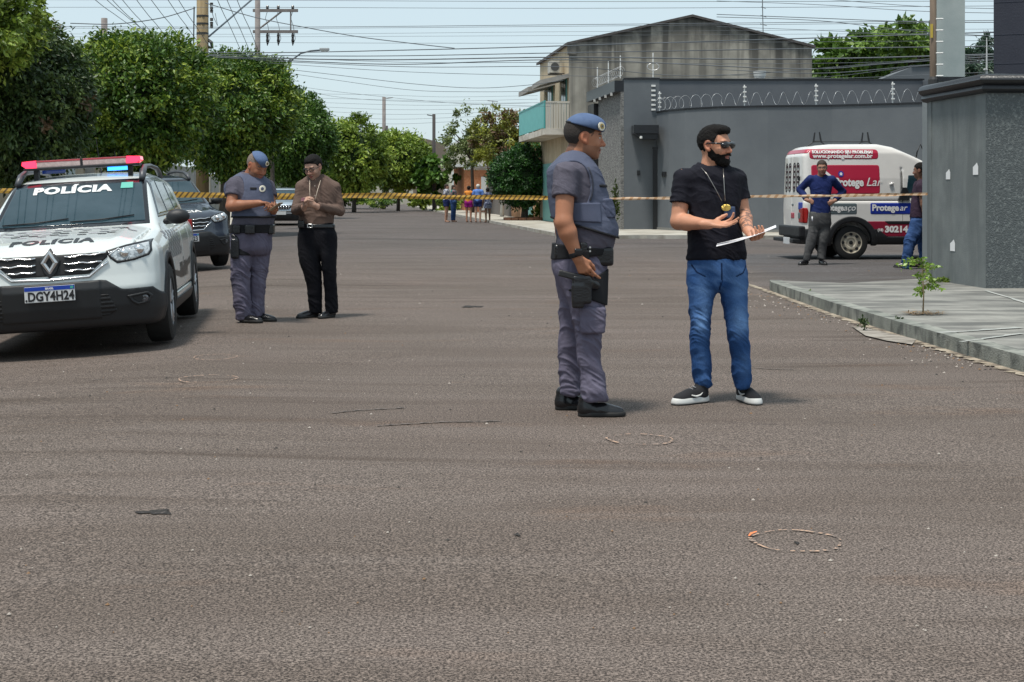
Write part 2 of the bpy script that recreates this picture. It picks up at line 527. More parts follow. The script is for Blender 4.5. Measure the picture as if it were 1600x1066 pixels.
def concrete(name, col, col2, stain=None, bump=.3, stretch=(1,1,1), sscale=1.2, samt=.7):
    if name in MATS: return MATS[name]
    m = mat(name, col, .9, col2=col2, nscale=3.0, bump=bump, bscale=70, spec=.2, detail=8)
    if stain:
        n, l = m.node_tree.nodes, m.node_tree.links; b = n['Principled BSDF']; old = b.inputs['Base Color'].links[0].from_socket
        tc = n.new('ShaderNodeTexCoord'); mp = n.new('ShaderNodeMapping'); mp.inputs['Scale'].default_value = stretch; l.new(tc.outputs['Object'], mp.inputs[0])
        t = n.new('ShaderNodeTexNoise'); t.inputs['Scale'].default_value = sscale; t.inputs['Detail'].default_value = 6; t.inputs['Distortion'].default_value = .5; l.new(mp.outputs[0], t.inputs[0])
        r = n.new('ShaderNodeValToRGB'); r.color_ramp.elements[0].position = .46; r.color_ramp.elements[1].position = .62; l.new(t.outputs[0], r.inputs[0])
        q = n.new('ShaderNodeMath'); q.operation = 'MULTIPLY'; q.inputs[1].default_value = samt; l.new(r.outputs[0], q.inputs[0])
        x = n.new('ShaderNodeMixRGB'); l.new(q.outputs[0], x.inputs[0]); l.new(old, x.inputs[1]); x.inputs[2].default_value = (*stain, 1); l.new(x.outputs[0], b.inputs['Base Color'])
    return m

def flat(name, pts, z, material, kind='structure', thick=None, dens=None):
    """a horizontal sheet or slab from a world outline"""
    n = len(pts); vs = [(p[0], p[1], z) for p in pts]
    fs = [tuple(range(n))]
    if thick:
        vs += [(p[0], p[1], z-thick) for p in pts]; fs += [(i, i+n, (i+1)%n+n, (i+1)%n) for i in range(n)]
    o = mesh_obj(name, vs, fs, material)
    bm = bmesh.new(); bm.from_mesh(o.data); bmesh.ops.recalc_face_normals(bm, faces=bm.faces[:])
    if bm.faces and max(bm.faces, key=lambda f: f.calc_area()).normal.z < 0: bmesh.ops.reverse_faces(bm, faces=bm.faces[:])
    bm.to_mesh(o.data); bm.free()
    if kind: o['kind'] = kind
    return o
def strip(name, line, w, z, material, jitter=0.0, seed=1, kind='structure', thick=None, side=1, sub=6):
    """a ribbon on the ground beside a polyline"""
    rnd = random.Random(seed); L = []
    for i in range(len(line)-1):
        for k in range(sub): t = k/sub; L.append(Vector((line[i][0]*(1-t)+line[i+1][0]*t, line[i][1]*(1-t)+line[i+1][1]*t, 0)))
    L.append(Vector((line[-1][0], line[-1][1], 0)))
    vs, fs = [], []
    for i, p in enumerate(L):
        d = (L[min(i+1,len(L)-1)] - L[max(i-1,0)]).normalized(); nn = Vector((-d.y, d.x, 0))*side
        tt = i*.55; ww = w*(1 + jitter*(.6*math.sin(tt+seed)+.5*math.sin(tt*2.7+seed*2)+.4*math.sin(tt*6.1))*.8 + jitter*.25*(rnd.random()-.5)); o_ = jitter*w*.10*math.sin(tt*3.3)
        vs += [(p.x+nn.x*o_, p.y+nn.y*o_, z), (p.x+nn.x*ww, p.y+nn.y*ww, z)]
    for i in range(len(L)-1): fs.append((2*i, 2*i+1, 2*i+3, 2*i+2))
    if thick:
        N = len(vs); vs += [(a, b, z-thick) for a, b, _ in vs]
        for i in range(len(L)-1): fs += [(2*i, 2*i+2, N+2*i+2, N+2*i), (2*i+1, N+2*i+1, N+2*i+3, 2*i+3)]
        fs += [(0, N, N+1, 1), (2*len(L)-2, 2*len(L)-1, N+2*len(L)-1, N+2*len(L)-2)]
    o = mesh_obj(name, vs, fs, material)
    bm = bmesh.new(); bm.from_mesh(o.data); bmesh.ops.recalc_face_normals(bm, faces=bm.faces[:]); bm.to_mesh(o.data); bm.free()
    if kind: o['kind'] = kind
    return o

KERB_R = [(1600,583),(1500,553),(1400,522),(1300,490),(1240,468),(1205,455)]
def ground():
    xs = np.unique(np.concatenate([np.linspace(-500,-30,12), np.linspace(-30,30,121), np.linspace(30,500,12)]))
    ys = np.unique(np.concatenate([np.linspace(-60,0,7), np.linspace(0,80,161), np.linspace(80,200,25), np.linspace(200,1500,14)]))
    X, Y = np.meshgrid(xs, ys, indexing='ij')
    A = X*math.cos(TH) + Y*math.sin(TH)
    t = np.clip((-A-1.2)/2.6, 0, 1); near = np.clip((60-Y)/30, 0, 1)
    Z = -0.15*t*near
    Z = Z + .004*vnoise(np.stack([X.ravel()*.8, Y.ravel()*.8, X.ravel()*0], 1)).reshape(X.shape)*((Y > 2) & (Y < 40))
    V = np.stack([X, Y, Z], -1).reshape(-1, 3); ny = len(ys)
    i, j = np.meshgrid(np.arange(len(xs)-1), np.arange(ny-1), indexing='ij'); a = (i*ny+j).ravel()
    o = mesh_obj('road', V, np.stack([a, a+ny, a+ny+1, a+1], 1), asphalt_material(), smooth=True); o['kind'] = 'structure'
    # --- near right pavement and kerb
    kl = [PG(*p) for p in KERB_R]
    kerb = [Vector((4.35,-3,0)), Vector((4.05,4,0))] + kl
    cs = concrete('pavement_concrete', (.185,.182,.168), (.285,.280,.256), (.090,.092,.088), .45, (.45,1.9,1), 1.3, .75)
    ck = concrete('kerb_concrete', (.18,.19,.17), (.29,.295,.265), (.08,.085,.08), .5, (1.5,1.5,1), 3.5, .8)
    inner = [(p.x+.16, p.y+.02) for p in kerb]
    end = kerb[-1]
    pav = inner + [(end.x+.16, end.y+.45), (4.4, 18.75), (5.70, 19.75), (12, 19.75), (12, -3)]
    flat('pavement', pav, .120, cs, thick=.14)
    strip('kerb', [(p.x, p.y) for p in kerb] + [(end.x+.06, end.y+.45)], .16, .126, ck, .06, 3, thick=.15, side=-1)
    sand = concrete('gutter_sand', (.30,.25,.19), (.44,.38,.30), (.10,.08,.065), .8, (1,1,1), 7, .9)
    strip('gutter_sand', [(p.x-.0, p.y) for p in kerb] + [(end.x-.02, end.y+1.2), (end.x-.1, end.y+2.2)], .09, .008, sand, .5, 5, side=1, sub=70)
    flat('gutter_patch', [PG(*p) for p in ((1330,511),(1352,514),(1432,532),(1425,540),(1385,534),(1352,526))], .014, concrete('patch_concrete', (.26,.235,.205), (.36,.33,.29), (.14,.12,.10), .6, (1,1,1), 5, .8))
    strip('pavement_joint', [(kerb[0].x+1.9,-3),(5.5,12),(5.45,14.2),(5.75,17.2)], .05, .127, concrete('pale_joint', (.30,.32,.30), (.38,.38,.36), None), .5, 8, sub=10)
    strip('pavement_joint', [PG(1470,521,.12), PG(1600,513,.12)], .07, .1275, MATS['pale_joint'], .6, 9, sub=10)
    strip('pavement_joint', [PG(1505,535,.12), PG(1600,522,.12)], .04, .128, MATS['pale_joint'], .6, 10, sub=10)
    # --- far block pavements (right of the main street) with kerbs
    lp = concrete('far_pavement', (.36,.34,.30), (.46,.44,.38), (.24,.21,.17), .3, (.7,.7,1), 1.2, .7)
    def ln(a, b0, b1, n=4): return [tuple(S(a, b0+(b1-b0)*k/n))[:2] for k in range(n+1)]
    c0 = PG(868,374); c1 = PG(1000,372.5); c2 = PG(1220,373.5)
    front = [(c0.x,c0.y),(c1.x,c1.y),(c2.x,c2.y),(13.5,39.6),(30,34)]
    flat('far_pavement', front + [(30,44),(13,46),(4.6,52)] + ln(8.6,52,150,2) + list(reversed(ln(6.35,42.5,150,6))), .10, lp, thick=.12)
    strip('far_kerb', list(reversed(ln(6.35,42.5,150,8))) + front, .20, .106, concrete('far_kerb_concrete', (.34,.33,.30), (.44,.42,.38), (.2,.18,.15), .4, (1,1,1), 2, .8), .15, 11, thick=.13, side=1, sub=5)
    # left pavement
    flat('left_pavement', ln(-3.95,-8,150,8) + list(reversed(ln(-9,-8,150,4))), .02, lp, thick=.25)
    strip('left_kerb', ln(-3.95,-8,150,14), .18, .026, MATS['far_kerb_concrete'], .1, 12, thick=.25, side=1)

def small_ground_things():
    ch = mat('orange_chalk', (.52,.33,.22), .9, col2=(.20,.155,.13), nscale=55, ramp=(.40,.58))
    for i, (px, py, w, h, lab, nm) in enumerate(((336,558,62,9,'faint orange chalk ring on the asphalt, farthest of the left pair of rings',1),(325,592,86,12,'pale orange chalk ring on the asphalt nearer the white police car',2),
            (1000,687,104,16,'thin orange chalk ring on the asphalt in front of the bearded man',3),(1244,846,146,32,'largest orange chalk ring on the asphalt with a bright orange stroke, at lower right',4))):
        c = PG(px, py); rx = w/2/FPX*c.y; ry = (PG(px, py-h/2).y - PG(px, py+h/2).y)/2; rnd = random.Random(i+3)
        vs, fs = [], []; N = 64; ph = rnd.random()*6
        for k in range(N+1):
            a = 2*math.pi*k/N; r = 1 + .05*math.sin(2*a+ph) + .03*math.sin(5*a); ww = .0036*(1 + .7*math.sin(3*a+ph)) + .002
            for q in (-1, 1): vs.append((math.cos(a)*(rx*r+q*ww), math.sin(a)*(ry*r+q*ww), .006))
        for k in range(N):
            if rnd.random() < .38: continue
            fs.append((2*k, 2*k+1, 2*k+3, 2*k+2))
        o = mesh_obj('chalk_circle', vs, fs, ch); o.location = (c.x, c.y, ground_z(c.x, c.y)); tag(o, lab, 'chalk mark', 'chalk rings drawn round marks on the asphalt')
        if i == 3:
            vs = [(-rx*.97,ry*.40,.008),(-rx*.88,ry*.70,.008),(-rx*.72,ry*.88,.008),(-rx*.71,ry*.80,.008),(-rx*.86,ry*.58,.008),(-rx*.94,ry*.36,.008)]
            mesh_obj('bright_stroke', vs, [tuple(range(6))], mat('bright_orange_chalk', (.80,.22,.08), .9), o)
    dk = mat('dark_hole', (.020,.017,.015), .95, col2=(.09,.075,.066), nscale=45, ramp=(.58,.68))
    for px, py, w, h, lab in ((243,801,66,9,'dark shallow pothole in the asphalt at lower left'), (1245,849,9,5,'small dark bullet mark inside the largest chalk ring'), (808,836,10,5,'small dark mark on the asphalt at the middle of the road'), (737,479,40,3,'thin dark scar on the asphalt behind the officer in profile')):
        c = PG(px, py); rx = w/2/FPX*c.y; ry = max((PG(px, py-h/2).y - PG(px, py+h/2).y)/2, .01); rnd = random.Random(px); vs = [(0,0,.004)]
        for k in range(44): a = 2*math.pi*k/44; r = .70+.22*math.sin(3*a+px)+.12*math.sin(7*a)+.16*rnd.random(); vs.append((math.cos(a)*rx*r, math.sin(a)*ry*r, .005))
        o = mesh_obj('pothole' if w > 30 else 'road_mark', vs, [(0,k+1,(k+1)%44+1) for k in range(44)], dk); o.location = (c.x, c.y, 0); tag(o, lab, 'road mark')
    cm = mat('crack_dark', (.050,.042,.037), .95, col2=(.15,.125,.11), nscale=40, ramp=(.40,.56))
    labs = ('long thin crack in the asphalt left of the officer in profile', 'longer wavy crack in the asphalt nearer the camera, below the first', 'short crack right of the bearded man', 'thin crack in the asphalt in front of the white police car')
    for k, (pts, w) in enumerate((([(520,646),(560,642),(632,638)],.022), ([(590,666),(640,663),(700,660),(782,659)],.022), ([(1178,575),(1205,577),(1242,578)],.02), ([(140,587),(180,584),(222,580)],.02))):
        L = [PG(*p) for p in pts]; c = L[0].copy()
        o = strip('road_crack', [(p.x-c.x, p.y-c.y) for p in L], w, .005, cm, .8, k+20, kind=None, sub=24); o.location = (c.x, c.y, ground_z(c.x, c.y)); tag(o, labs[k], 'crack')
    # loose stones, grit and bits of dry leaf on the asphalt
    rnd = random.Random(11); m = MB()
    for k in range(900):
        if k < 420: t = rnd.random(); i = min(int(t*5), 4); K = [PG(*p) for p in KERB_R]; a, b = K[i], K[i+1]; u = rnd.random(); p = a*(1-u)+b*u; x, y = p.x - abs(rnd.gauss(0,.28)), p.y
        else: y = 4.2 + 26*rnd.random()**1.5; x = (rnd.random()-.5)*.75*y
        if x > 3.2 and y < 20 and k >= 420: continue
        s_ = (.0022 + .0045*rnd.random()**2) * min(1.6, .6 + y*.06); m.cur = 0 if rnd.random() < .5 else (1 if rnd.random() < .6 else 2); z = ground_z(x, y)
        q = [(x+s_*1.6*math.cos(j*1.257+k), y+s_*1.3*math.sin(j*1.257+k), z+.002) for j in range(5)] + [(x+s_*.3, y, z+.004+s_*.9)]
        m.add(q, [(j, (j+1)%5, 5) for j in range(5)] + [(4,3,2,1,0)])
    o = m.build('loose_stones', [mat('pale_stone', (.38,.34,.30), .9), mat('dark_stone', (.05,.045,.04), .9), mat('dry_leaf', (.22,.13,.07), .9)], None); tag(o, 'loose stones, grit and bits of dry leaf scattered over the asphalt', 'gravel', kind='stuff')

# ============================================================ walls and houses
def grey_render(name, c=(.135,.145,.155), c2=(.155,.165,.172)): return mat(name, c, .85, col2=c2, nscale=1.2, bump=.15, bscale=30, spec=.2, detail=6)
def corner_wall():
    A = Vector((5.72,19.6,0)); Bc = Vector((5.895,17.7,0)); C_ = Vector((9.6,17.9,0)); E = Vector((9.6,19.6,0))
    root = thing('boundary_wall', 'grey corner wall with speckled stucco and a black moulded coping at the right edge', 'wall', tuple(Bc))
    rel = lambda v: (v[0]-Bc.x, v[1]-Bc.y)
    def wall(name, p, q, z0, z1, t, m):
        d = (q-p).normalized(); n = Vector((d.y, -d.x, 0)); a, b = p, q; mb = MB(); c, e = b - n*t, a - n*t
        vs = [(*rel(v), z) for z in (z0, z1) for v in (a, b, c, e)]
        mb.add(vs, [(0,1,5,4),(1,2,6,5),(2,3,7,6),(3,0,4,7),(4,5,6,7),(3,2,1,0)]); return mb.build(name, m, root)
    sm = concrete('smooth_grey_render', (.150,.166,.168), (.190,.207,.205), (.115,.127,.127), .2, (2.2,2.2,.35), 1.6, .6)
    ro = mat('speckled_grey_stucco', (.10,.112,.115), .9, col2=(.22,.24,.235), nscale=30, bump=1.0, bscale=55, spec=.3, ramp=(.50,.74))
    # front faces stand 3 mm proud of the core
    wall('smooth_face', A, Bc, .10, 2.60, .20, sm)
    wall('speckled_face', Bc, C_, .10, 2.58, .20, ro)
    wall('back_wall', E, A + Vector((.0,.0,0)), .10, 2.58, .18, sm)
    cb = mat('black_coping', (.012,.013,.016), .35, bump=.2, bscale=30)
    line = [A + Vector((.0,.06,0)), Bc, C_]
    prof = [(-.02,2.55),(.04,2.56),(.075,2.60),(.055,2.645),(.085,2.665),(.115,2.71),(.09,2.765),(.03,2.79),(-.22,2.79),(-.22,2.55)]
    vs, fs = [], []
    nrm = [Vector((-1,-.09,0)).normalized(), Vector((-.74,-.80,0))*1.35, Vector((.05,-1,0))]
    for p, n_ in zip(line, nrm):
        for o_, z in prof: q = p + n_*o_; vs.append((*rel(q), z))
    k = len(prof)
    for i in range(2):
        for j in range(k): fs.append((i*k+j, i*k+(j+1)%k, (i+1)*k+(j+1)%k, (i+1)*k+j))
    fs += [tuple(range(k)), tuple(2*k+j for j in range(k-1,-1,-1))]
    mb = MB(); mb.add(vs, fs); mb.build('coping', cb, root, auto=50)
    # small white arrow-shaped tags
    wm = mat('white_sticker', (.75,.75,.75), .6)
    d = (Bc-A).normalized(); n = Vector((d.y,-d.x,0))
    for k, (px, py, s_) in enumerate(((1482,272,.055),(1525,263.5,.062),(1489,383,.062))):
        t = (px-800)/FPX; # intersection of the view ray with the wall plane
        u = (t*A.y - A.x)/(d.x - t*d.y); p = A + d*u; z = CH + (HY-py)/FPX*p.y
        vs = [p + d*a*s_*1.3 + n*.006 + Vector((0,0,z+b*s_)) for a, b in ((-1,-1.2),(1,-1.2),(1,.5),(.5,1.3),(-.1,.9),(-1,.4))]
        c = sum(vs, Vector())/6
        o = mesh_obj('arrow_tag', [v-c for v in vs], [tuple(range(6))], wm); o.location = c
        tag(o, ('upper left white paper tag on the smooth grey wall', 'upper right white paper tag on the smooth grey wall, near its corner', 'lower white paper tag on the smooth grey wall')[k], 'tag', 'white tags on the grey wall')

def right_background():
    # pale pillar, brown pole, dark house behind the corner wall
    r = thing('concrete_pillar', 'tall pale grey square pillar standing behind the corner wall', 'pillar', (6.5,21.3,0))
    m = MB(); m.box((-.18,-.2,0),(.22,.2,6.0)); m.build('shaft', concrete('pale_pillar', (.36,.41,.40), (.44,.48,.465), None, .15), r)
    m = MB(); m.box((-.21,-.24,2.96),(.25,-.203,3.03)); m.build('band', mat('black_coping', (.012,.013,.016), .35), r)
    r = thing('low_roof_block', 'low grey flat roof slab with a black edge behind the corner wall', 'roof', (7.35,22.6,0))
    m = MB(); m.box((-.6,-.5,0),(1.2,.8,2.93)); m.build('wall', grey_render('mid_grey_render', (.20,.22,.225), (.23,.25,.255)), r)
    m = MB(); m.box((-.62,-.53,2.93),(1.25,.85,2.98)); m.build('edge', mat('black_coping', (.012,.013,.016), .35), r)
    r = thing('utility_pole', 'slim brown pole with fence insulators rising behind the corner wall', 'pole', (6.10,20.6,0))
    m = MB(); m.tube([(0,0,0),(0,0,6.5)], [.055,.045], 12); m.build('shaft', mat('brown_pole', (.13,.095,.07), .9, col2=(.20,.15,.11), nscale=9, bump=.4, bscale=30, stretch=(1,1,.15)), r, smooth=True)
    m = MB(); m.lathe([(2.80,.075),(2.95,.075),(2.99,.06)], None, 12, 'z'); m.build('collar', mat('dark_metal', (.03,.03,.03), .5), r)
    wi = mat('white_insulator', (.7,.7,.68), .4)
    for k in range(6):
        z = 3.0 + .165*k; m = MB(); m.tube([(.03,-.03,z),(.13,-.05,z)], .011, 8); m.build('insulator', wi, r)
    m = MB(); m.box((-.055,-.06,3.55),(-.02,-.05,3.75)); m.build('yellow_tag', mat('yellow_paint', (.5,.36,.05), .6), r)
    r = thing('dark_house', 'dark navy house wall with faint joints at the top right corner', 'house', (7.45,22.0,0), (0,0,math.radians(-21)))
    m = MB(); m.box((0,0,0),(6,6,6.5)); m.build('wall', mat('navy_render', (.028,.032,.048), .85, col2=(.036,.040,.056), nscale=1.5, bump=.15, bscale=30), r)
    for z in (3.3,3.75,4.25):
        m = MB(); m.box((0.01,-.004,z),(5.9,0.002,z+.012)); m.build('joint', mat('joint_grey', (.045,.05,.07), .9), r)
    r = thing('fence_bracket', 'white electric fence bracket beside the dark house', 'fence bracket', (7.31,21.9,2.7))
    m = MB(); m.tube([(0,0,-.2),(0,0,.35),(0,0,1.0)], [.016,.016,.008], 6); m.build('post', wi, r)
    for k in range(5): m = MB(); m.tube([(0,-.01,.02+.12*k),(-.055,-.05,.03+.12*k)], .018, 6); m.build('insulator', wi, r)
    m = MB(); m.box((-.20,-.03,-.03),(.02,.02,.01)); m.build('arm', wi, r)

def grey_house():
    O = Vector((3.76,47.8,0))
    r = thing('grey_house', 'long dark grey walled house with a curved front wall, black door canopy and stone-faced corner', 'house', tuple(O))
    rel = lambda x, y: (x-O.x, y-O.y)
    gm = grey_render('dark_grey_render', (.118,.130,.142), (.135,.148,.160))
    gm2 = grey_render('dark_grey_render_upper', (.105,.115,.130), (.120,.130,.145))
    blk = mat('black_coping', (.012,.013,.016), .35)
    line = [((px-800)/FPX*D, D) for px, D in ((1026,47.6),(1045,46.6),(1070,45.8),(1126,44.8),(1200,44.3),(1300,44.0),(1448,42.7),(1600,40.8),(1800,38.5))]
    def band(name, line, z0, z1, t0, t1, m, par=r):
        """t0/t1: offsets of the front and back faces from the line (front = towards the camera)"""
        vs, fs = [], []
        n = len(line)
        for i, p in enumerate(line):
            a = Vector(line[max(i-1,0)]); b = Vector(line[min(i+1,n-1)]); d = (b-a).normalized(); nn = Vector((d.y,-d.x))
            for t, z in ((t0,z0),(t0,z1),(t1,z1),(t1,z0)): q = Vector(p) + nn*t; vs.append((*rel(q.x,q.y), z))
        for i in range(n-1):
            for j in range(4): fs.append((4*i+j, 4*i+(j+1)%4, 4*i+4+(j+1)%4, 4*i+4+j))
        fs += [(0,1,2,3), (4*n-1,4*n-2,4*n-3,4*n-4)]
        mb = MB(); mb.add(vs, fs); return mb.build(name, m, par)
    band('front_wall', line, 0, 4.00, 0, -.22, gm)
    band('front_coping', line, 4.002, 4.05, .03, -.25, blk)
    band('wall_base', line, 0, .18, .025, 0.001, grey_render('base_grey', (.16,.165,.165), (.21,.21,.20)))
    # main block: corner volume then the set-back upper wall
    m = MB(); m.box((*rel(3.76,47.8),0),(*rel(4.95,51.9),5.14)); m.build('corner_block', gm, r)
    m = MB(); m.box((*rel(3.74,47.77),5.142),(*rel(4.97,52.0),5.19)); m.build('corner_coping', blk, r)
    m = MB(); m.box((*rel(4.955,50.9),0),(*rel(14.7,51.3),5.36)); m.build('upper_wall', gm2, r)
    m = MB(); m.box((*rel(4.955,50.86),5.362),(*rel(14.75,51.34),5.41)); m.build('upper_coping', blk, r)
    m = MB(); m.box((*rel(14.7,50.2),0),(*rel(15.6,51.3),5.30)); m.build('upper_return', gm2, r)
    m = MB(); m.prism([(13.6-O.x,5.52),(14.7-O.x,5.96),(15.8-O.x,5.98),(15.8-O.x,5.30),(13.6-O.x,5.30)], 52.2-O.y, 55-O.y); m.build('rear_block', gm, r)
    m = MB(); m.prism([(14.65-O.x,5.965),(15.85-O.x,5.983),(15.85-O.x,6.04),(14.65-O.x,6.02)], 52.15-O.y, 55.05-O.y); m.build('rear_coping', blk, r)
    # stone-clad side facing the main street, with a black projecting eave
    p0 = Vector((3.76,47.8)); dv = Vector((-math.sin(TH), math.cos(TH))); p1 = p0 + dv*4.3; p2 = p0 + dv*5.6
    st = mat('split_stone', (.10,.10,.098), .9, col2=(.24,.235,.225), nscale=9, bump=1.0, bscale=12, ramp=(.4,.6), stretch=(1,1,2.2))
    n = Vector((-dv.y, dv.x))
    def slab(name, a, b, z0, z1, t, mt, o=0):
        mb = MB(); q = [a+n*o, b+n*o, b+n*(o+t), a+n*(o+t)]; vs = [(*rel(v.x,v.y), z) for z in (z0,z1) for v in q]
        mb.add(vs, [(0,1,5,4),(1,2,6,5),(2,3,7,6),(3,0,4,7),(4,5,6,7),(3,2,1,0)]); return mb.build(name, mt, r)
    slab('stone_face', p0, p1, 0, 4.72, .10, st, .003)
    slab('gate', p1, p2, 0, 4.6, .27, mat('black_gate', (.010,.010,.012), .4), .0)
    e = slab('eave', p0, p2, 4.72, 5.10, .32, blk, .0)
    lm = mat('downlight', (.5,.5,.48), .3)
    for k in range(4):
        q = p0 + dv*(.5+1.1*k) + n*.33; mb = MB(); mb.box((*rel(q.x-.04,q.y-.04),4.62),(*rel(q.x+.04,q.y+.04),4.72)); mb.build('downlight', lm, e)
    # door recess, canopy, intercom, number plate
    def at(px, py, D, dx=.0): v = P(px, py, D); return (v.x-O.x, v.y-O.y, v.z)
    m = MB(); a = at(1020,233,47.55); b = at(1027.5,355,47.55); m.box((a[0],-.28,.10),(b[0],-.23,2.78)); d = m.build('door', mat('black_door', (.010,.011,.013), .35), r)
    m = MB(); m.box((a[0]-.03,-.31,2.78),(b[0]+.04,-.2,2.86)); m.build('door_head', blk, d)
    m = MB(); m.box((b[0]+.0,-.30,1.9),(b[0]+.04,-.26,2.6)); m.build('door_glass', mat('pale_slot', (.35,.38,.38), .3), d)
    a = at(990,195,46.9); b = at(1028,208,46.9)
    m = MB(); m.box((a[0],-1.0,b[2]),(b[0]+.02,-.02,a[2])); m.prism([(a[0]+.05,b[2]),(b[0],b[2]),(b[0],b[2]-.18),(a[0]+.30,b[2]-.18)], -.9, -.05); c = m.build('door_canopy', blk, r)
    m = MB(); bm = at(999,213,46.9); m.lathe([(-.05,.01),(-.03,.05),(.03,.05),(.05,.01)], Matrix.Translation((bm[0]+.05,-.95,bm[2]-.03)), 12, 'z'); m.build('porch_lamp', mat('white_globe', (.7,.7,.68), .3), c)
    a = at(995.5,266,47.75); m = MB(); m.box((a[0],-.06,a[2]-.16),(a[0]+.10,0.001,a[2])); m.build('intercom', mat('dark_plastic', (.008,.008,.01), .4), r)
    # plaque on the curved wall
    a = P(1035,268,46.9); m = MB(); m.box((a.x-O.x,a.y-O.y-.12,a.z-.15),(a.x-O.x+.20,a.y-O.y+.25,a.z)); m.build('number_plaque', mat('dark_plastic', (.008,.008,.01), .4), r)
    # razor wire with posts
    wm = mat('galvanised_wire', (.55,.56,.57), .35, .6)
    def wirecoil(label, pts, zc, rad, step, loc):
        w = thing('razor_wire', label, 'razor wire', loc)
        tot = 0; out = []
        for i in range(len(pts)-1):
            a, b = Vector(pts[i]), Vector(pts[i+1]); L = (b-a).length; d = (b-a)/L; nn = Vector((d.y,-d.x,0)); k = int(L/step*14)
            for j in range(k):
                t = j/k; ph = (tot + L*t)/step*2*math.pi; out.append(a + d*L*t + nn*math.cos(ph)*rad*.8 + Vector((0,0,zc+math.sin(ph)*rad)) - Vector(loc))
            tot += L
        m = MB(); m.tube(out, .0052, 4); m.build('coil', wm, w, smooth=True)
        return w
    pts = [((px-800)/FPX*D, D+.12, 0) for px, D in ((1030,47.4),(1045,46.6),(1070,45.8),(1126,44.8),(1200,44.3),(1300,44.0),(1448,42.7),(1560,41.3))]
    w = wirecoil('long coil of razor wire on posts along the grey front wall', pts, 4.27, .20, .42, (pts[0][0], pts[0][1], 4.05))
    for px, D in ((1031,47.4),(1164,44.55),(1276,44.1),(1396,43.3)):
        x = (px-800)/FPX*D; m = MB(); m.tube([(x-pts[0][0], D+.1-pts[0][1], -.02),(x-pts[0][0], D+.1-pts[0][1], .66)], .022, 6)
        for k in range(4): m.box((x-pts[0][0]-.05, D+.02-pts[0][1], .12+.15*k),(x-pts[0][0]+.05, D+.08-pts[0][1], .16+.15*k))
        m.build('post', wi_white(), w)
    q0 = p0 + n*.10; q1 = p0 + dv*5.2 + n*.10
    w = wirecoil('short coil of razor wire on the stone-faced corner of the grey house', [(q0.x,q0.y,0),(q1.x,q1.y,0)], 5.42, .16, .34, (q0.x,q0.y,5.2))
    for k in range(3):
        c = dv*(.1+2.2*k); m = MB(); m.tube([(c.x,c.y,-.02),(c.x,c.y,.75)], .022, 6); m.build('post', wi_white(), w)
    w = thing('fence_bracket', 'white fence bracket on the corner parapet of the grey house', 'fence bracket', (4.75,47.9,5.19))
    m = MB(); m.tube([(0,0,0),(0,0,.85)], .022, 6); m.build('post', wi_white(), w)
    m = MB(); m.tube([(.20*math.cos(t), -.02, .38+.12*math.sin(t)) for t in [2*math.pi*k/16 for k in range(16)]], .011, 4, closed=True); m.build('wire_loop', wm, w)
    for k in range(6): m = MB(); m.box((-.07,-.16,-.3-.16*k),(.07,-.105,-.24-.16*k)); m.build('insulator', wi_white(), w)
def wi_white(): return mat('white_insulator', (.7,.7,.68), .4)

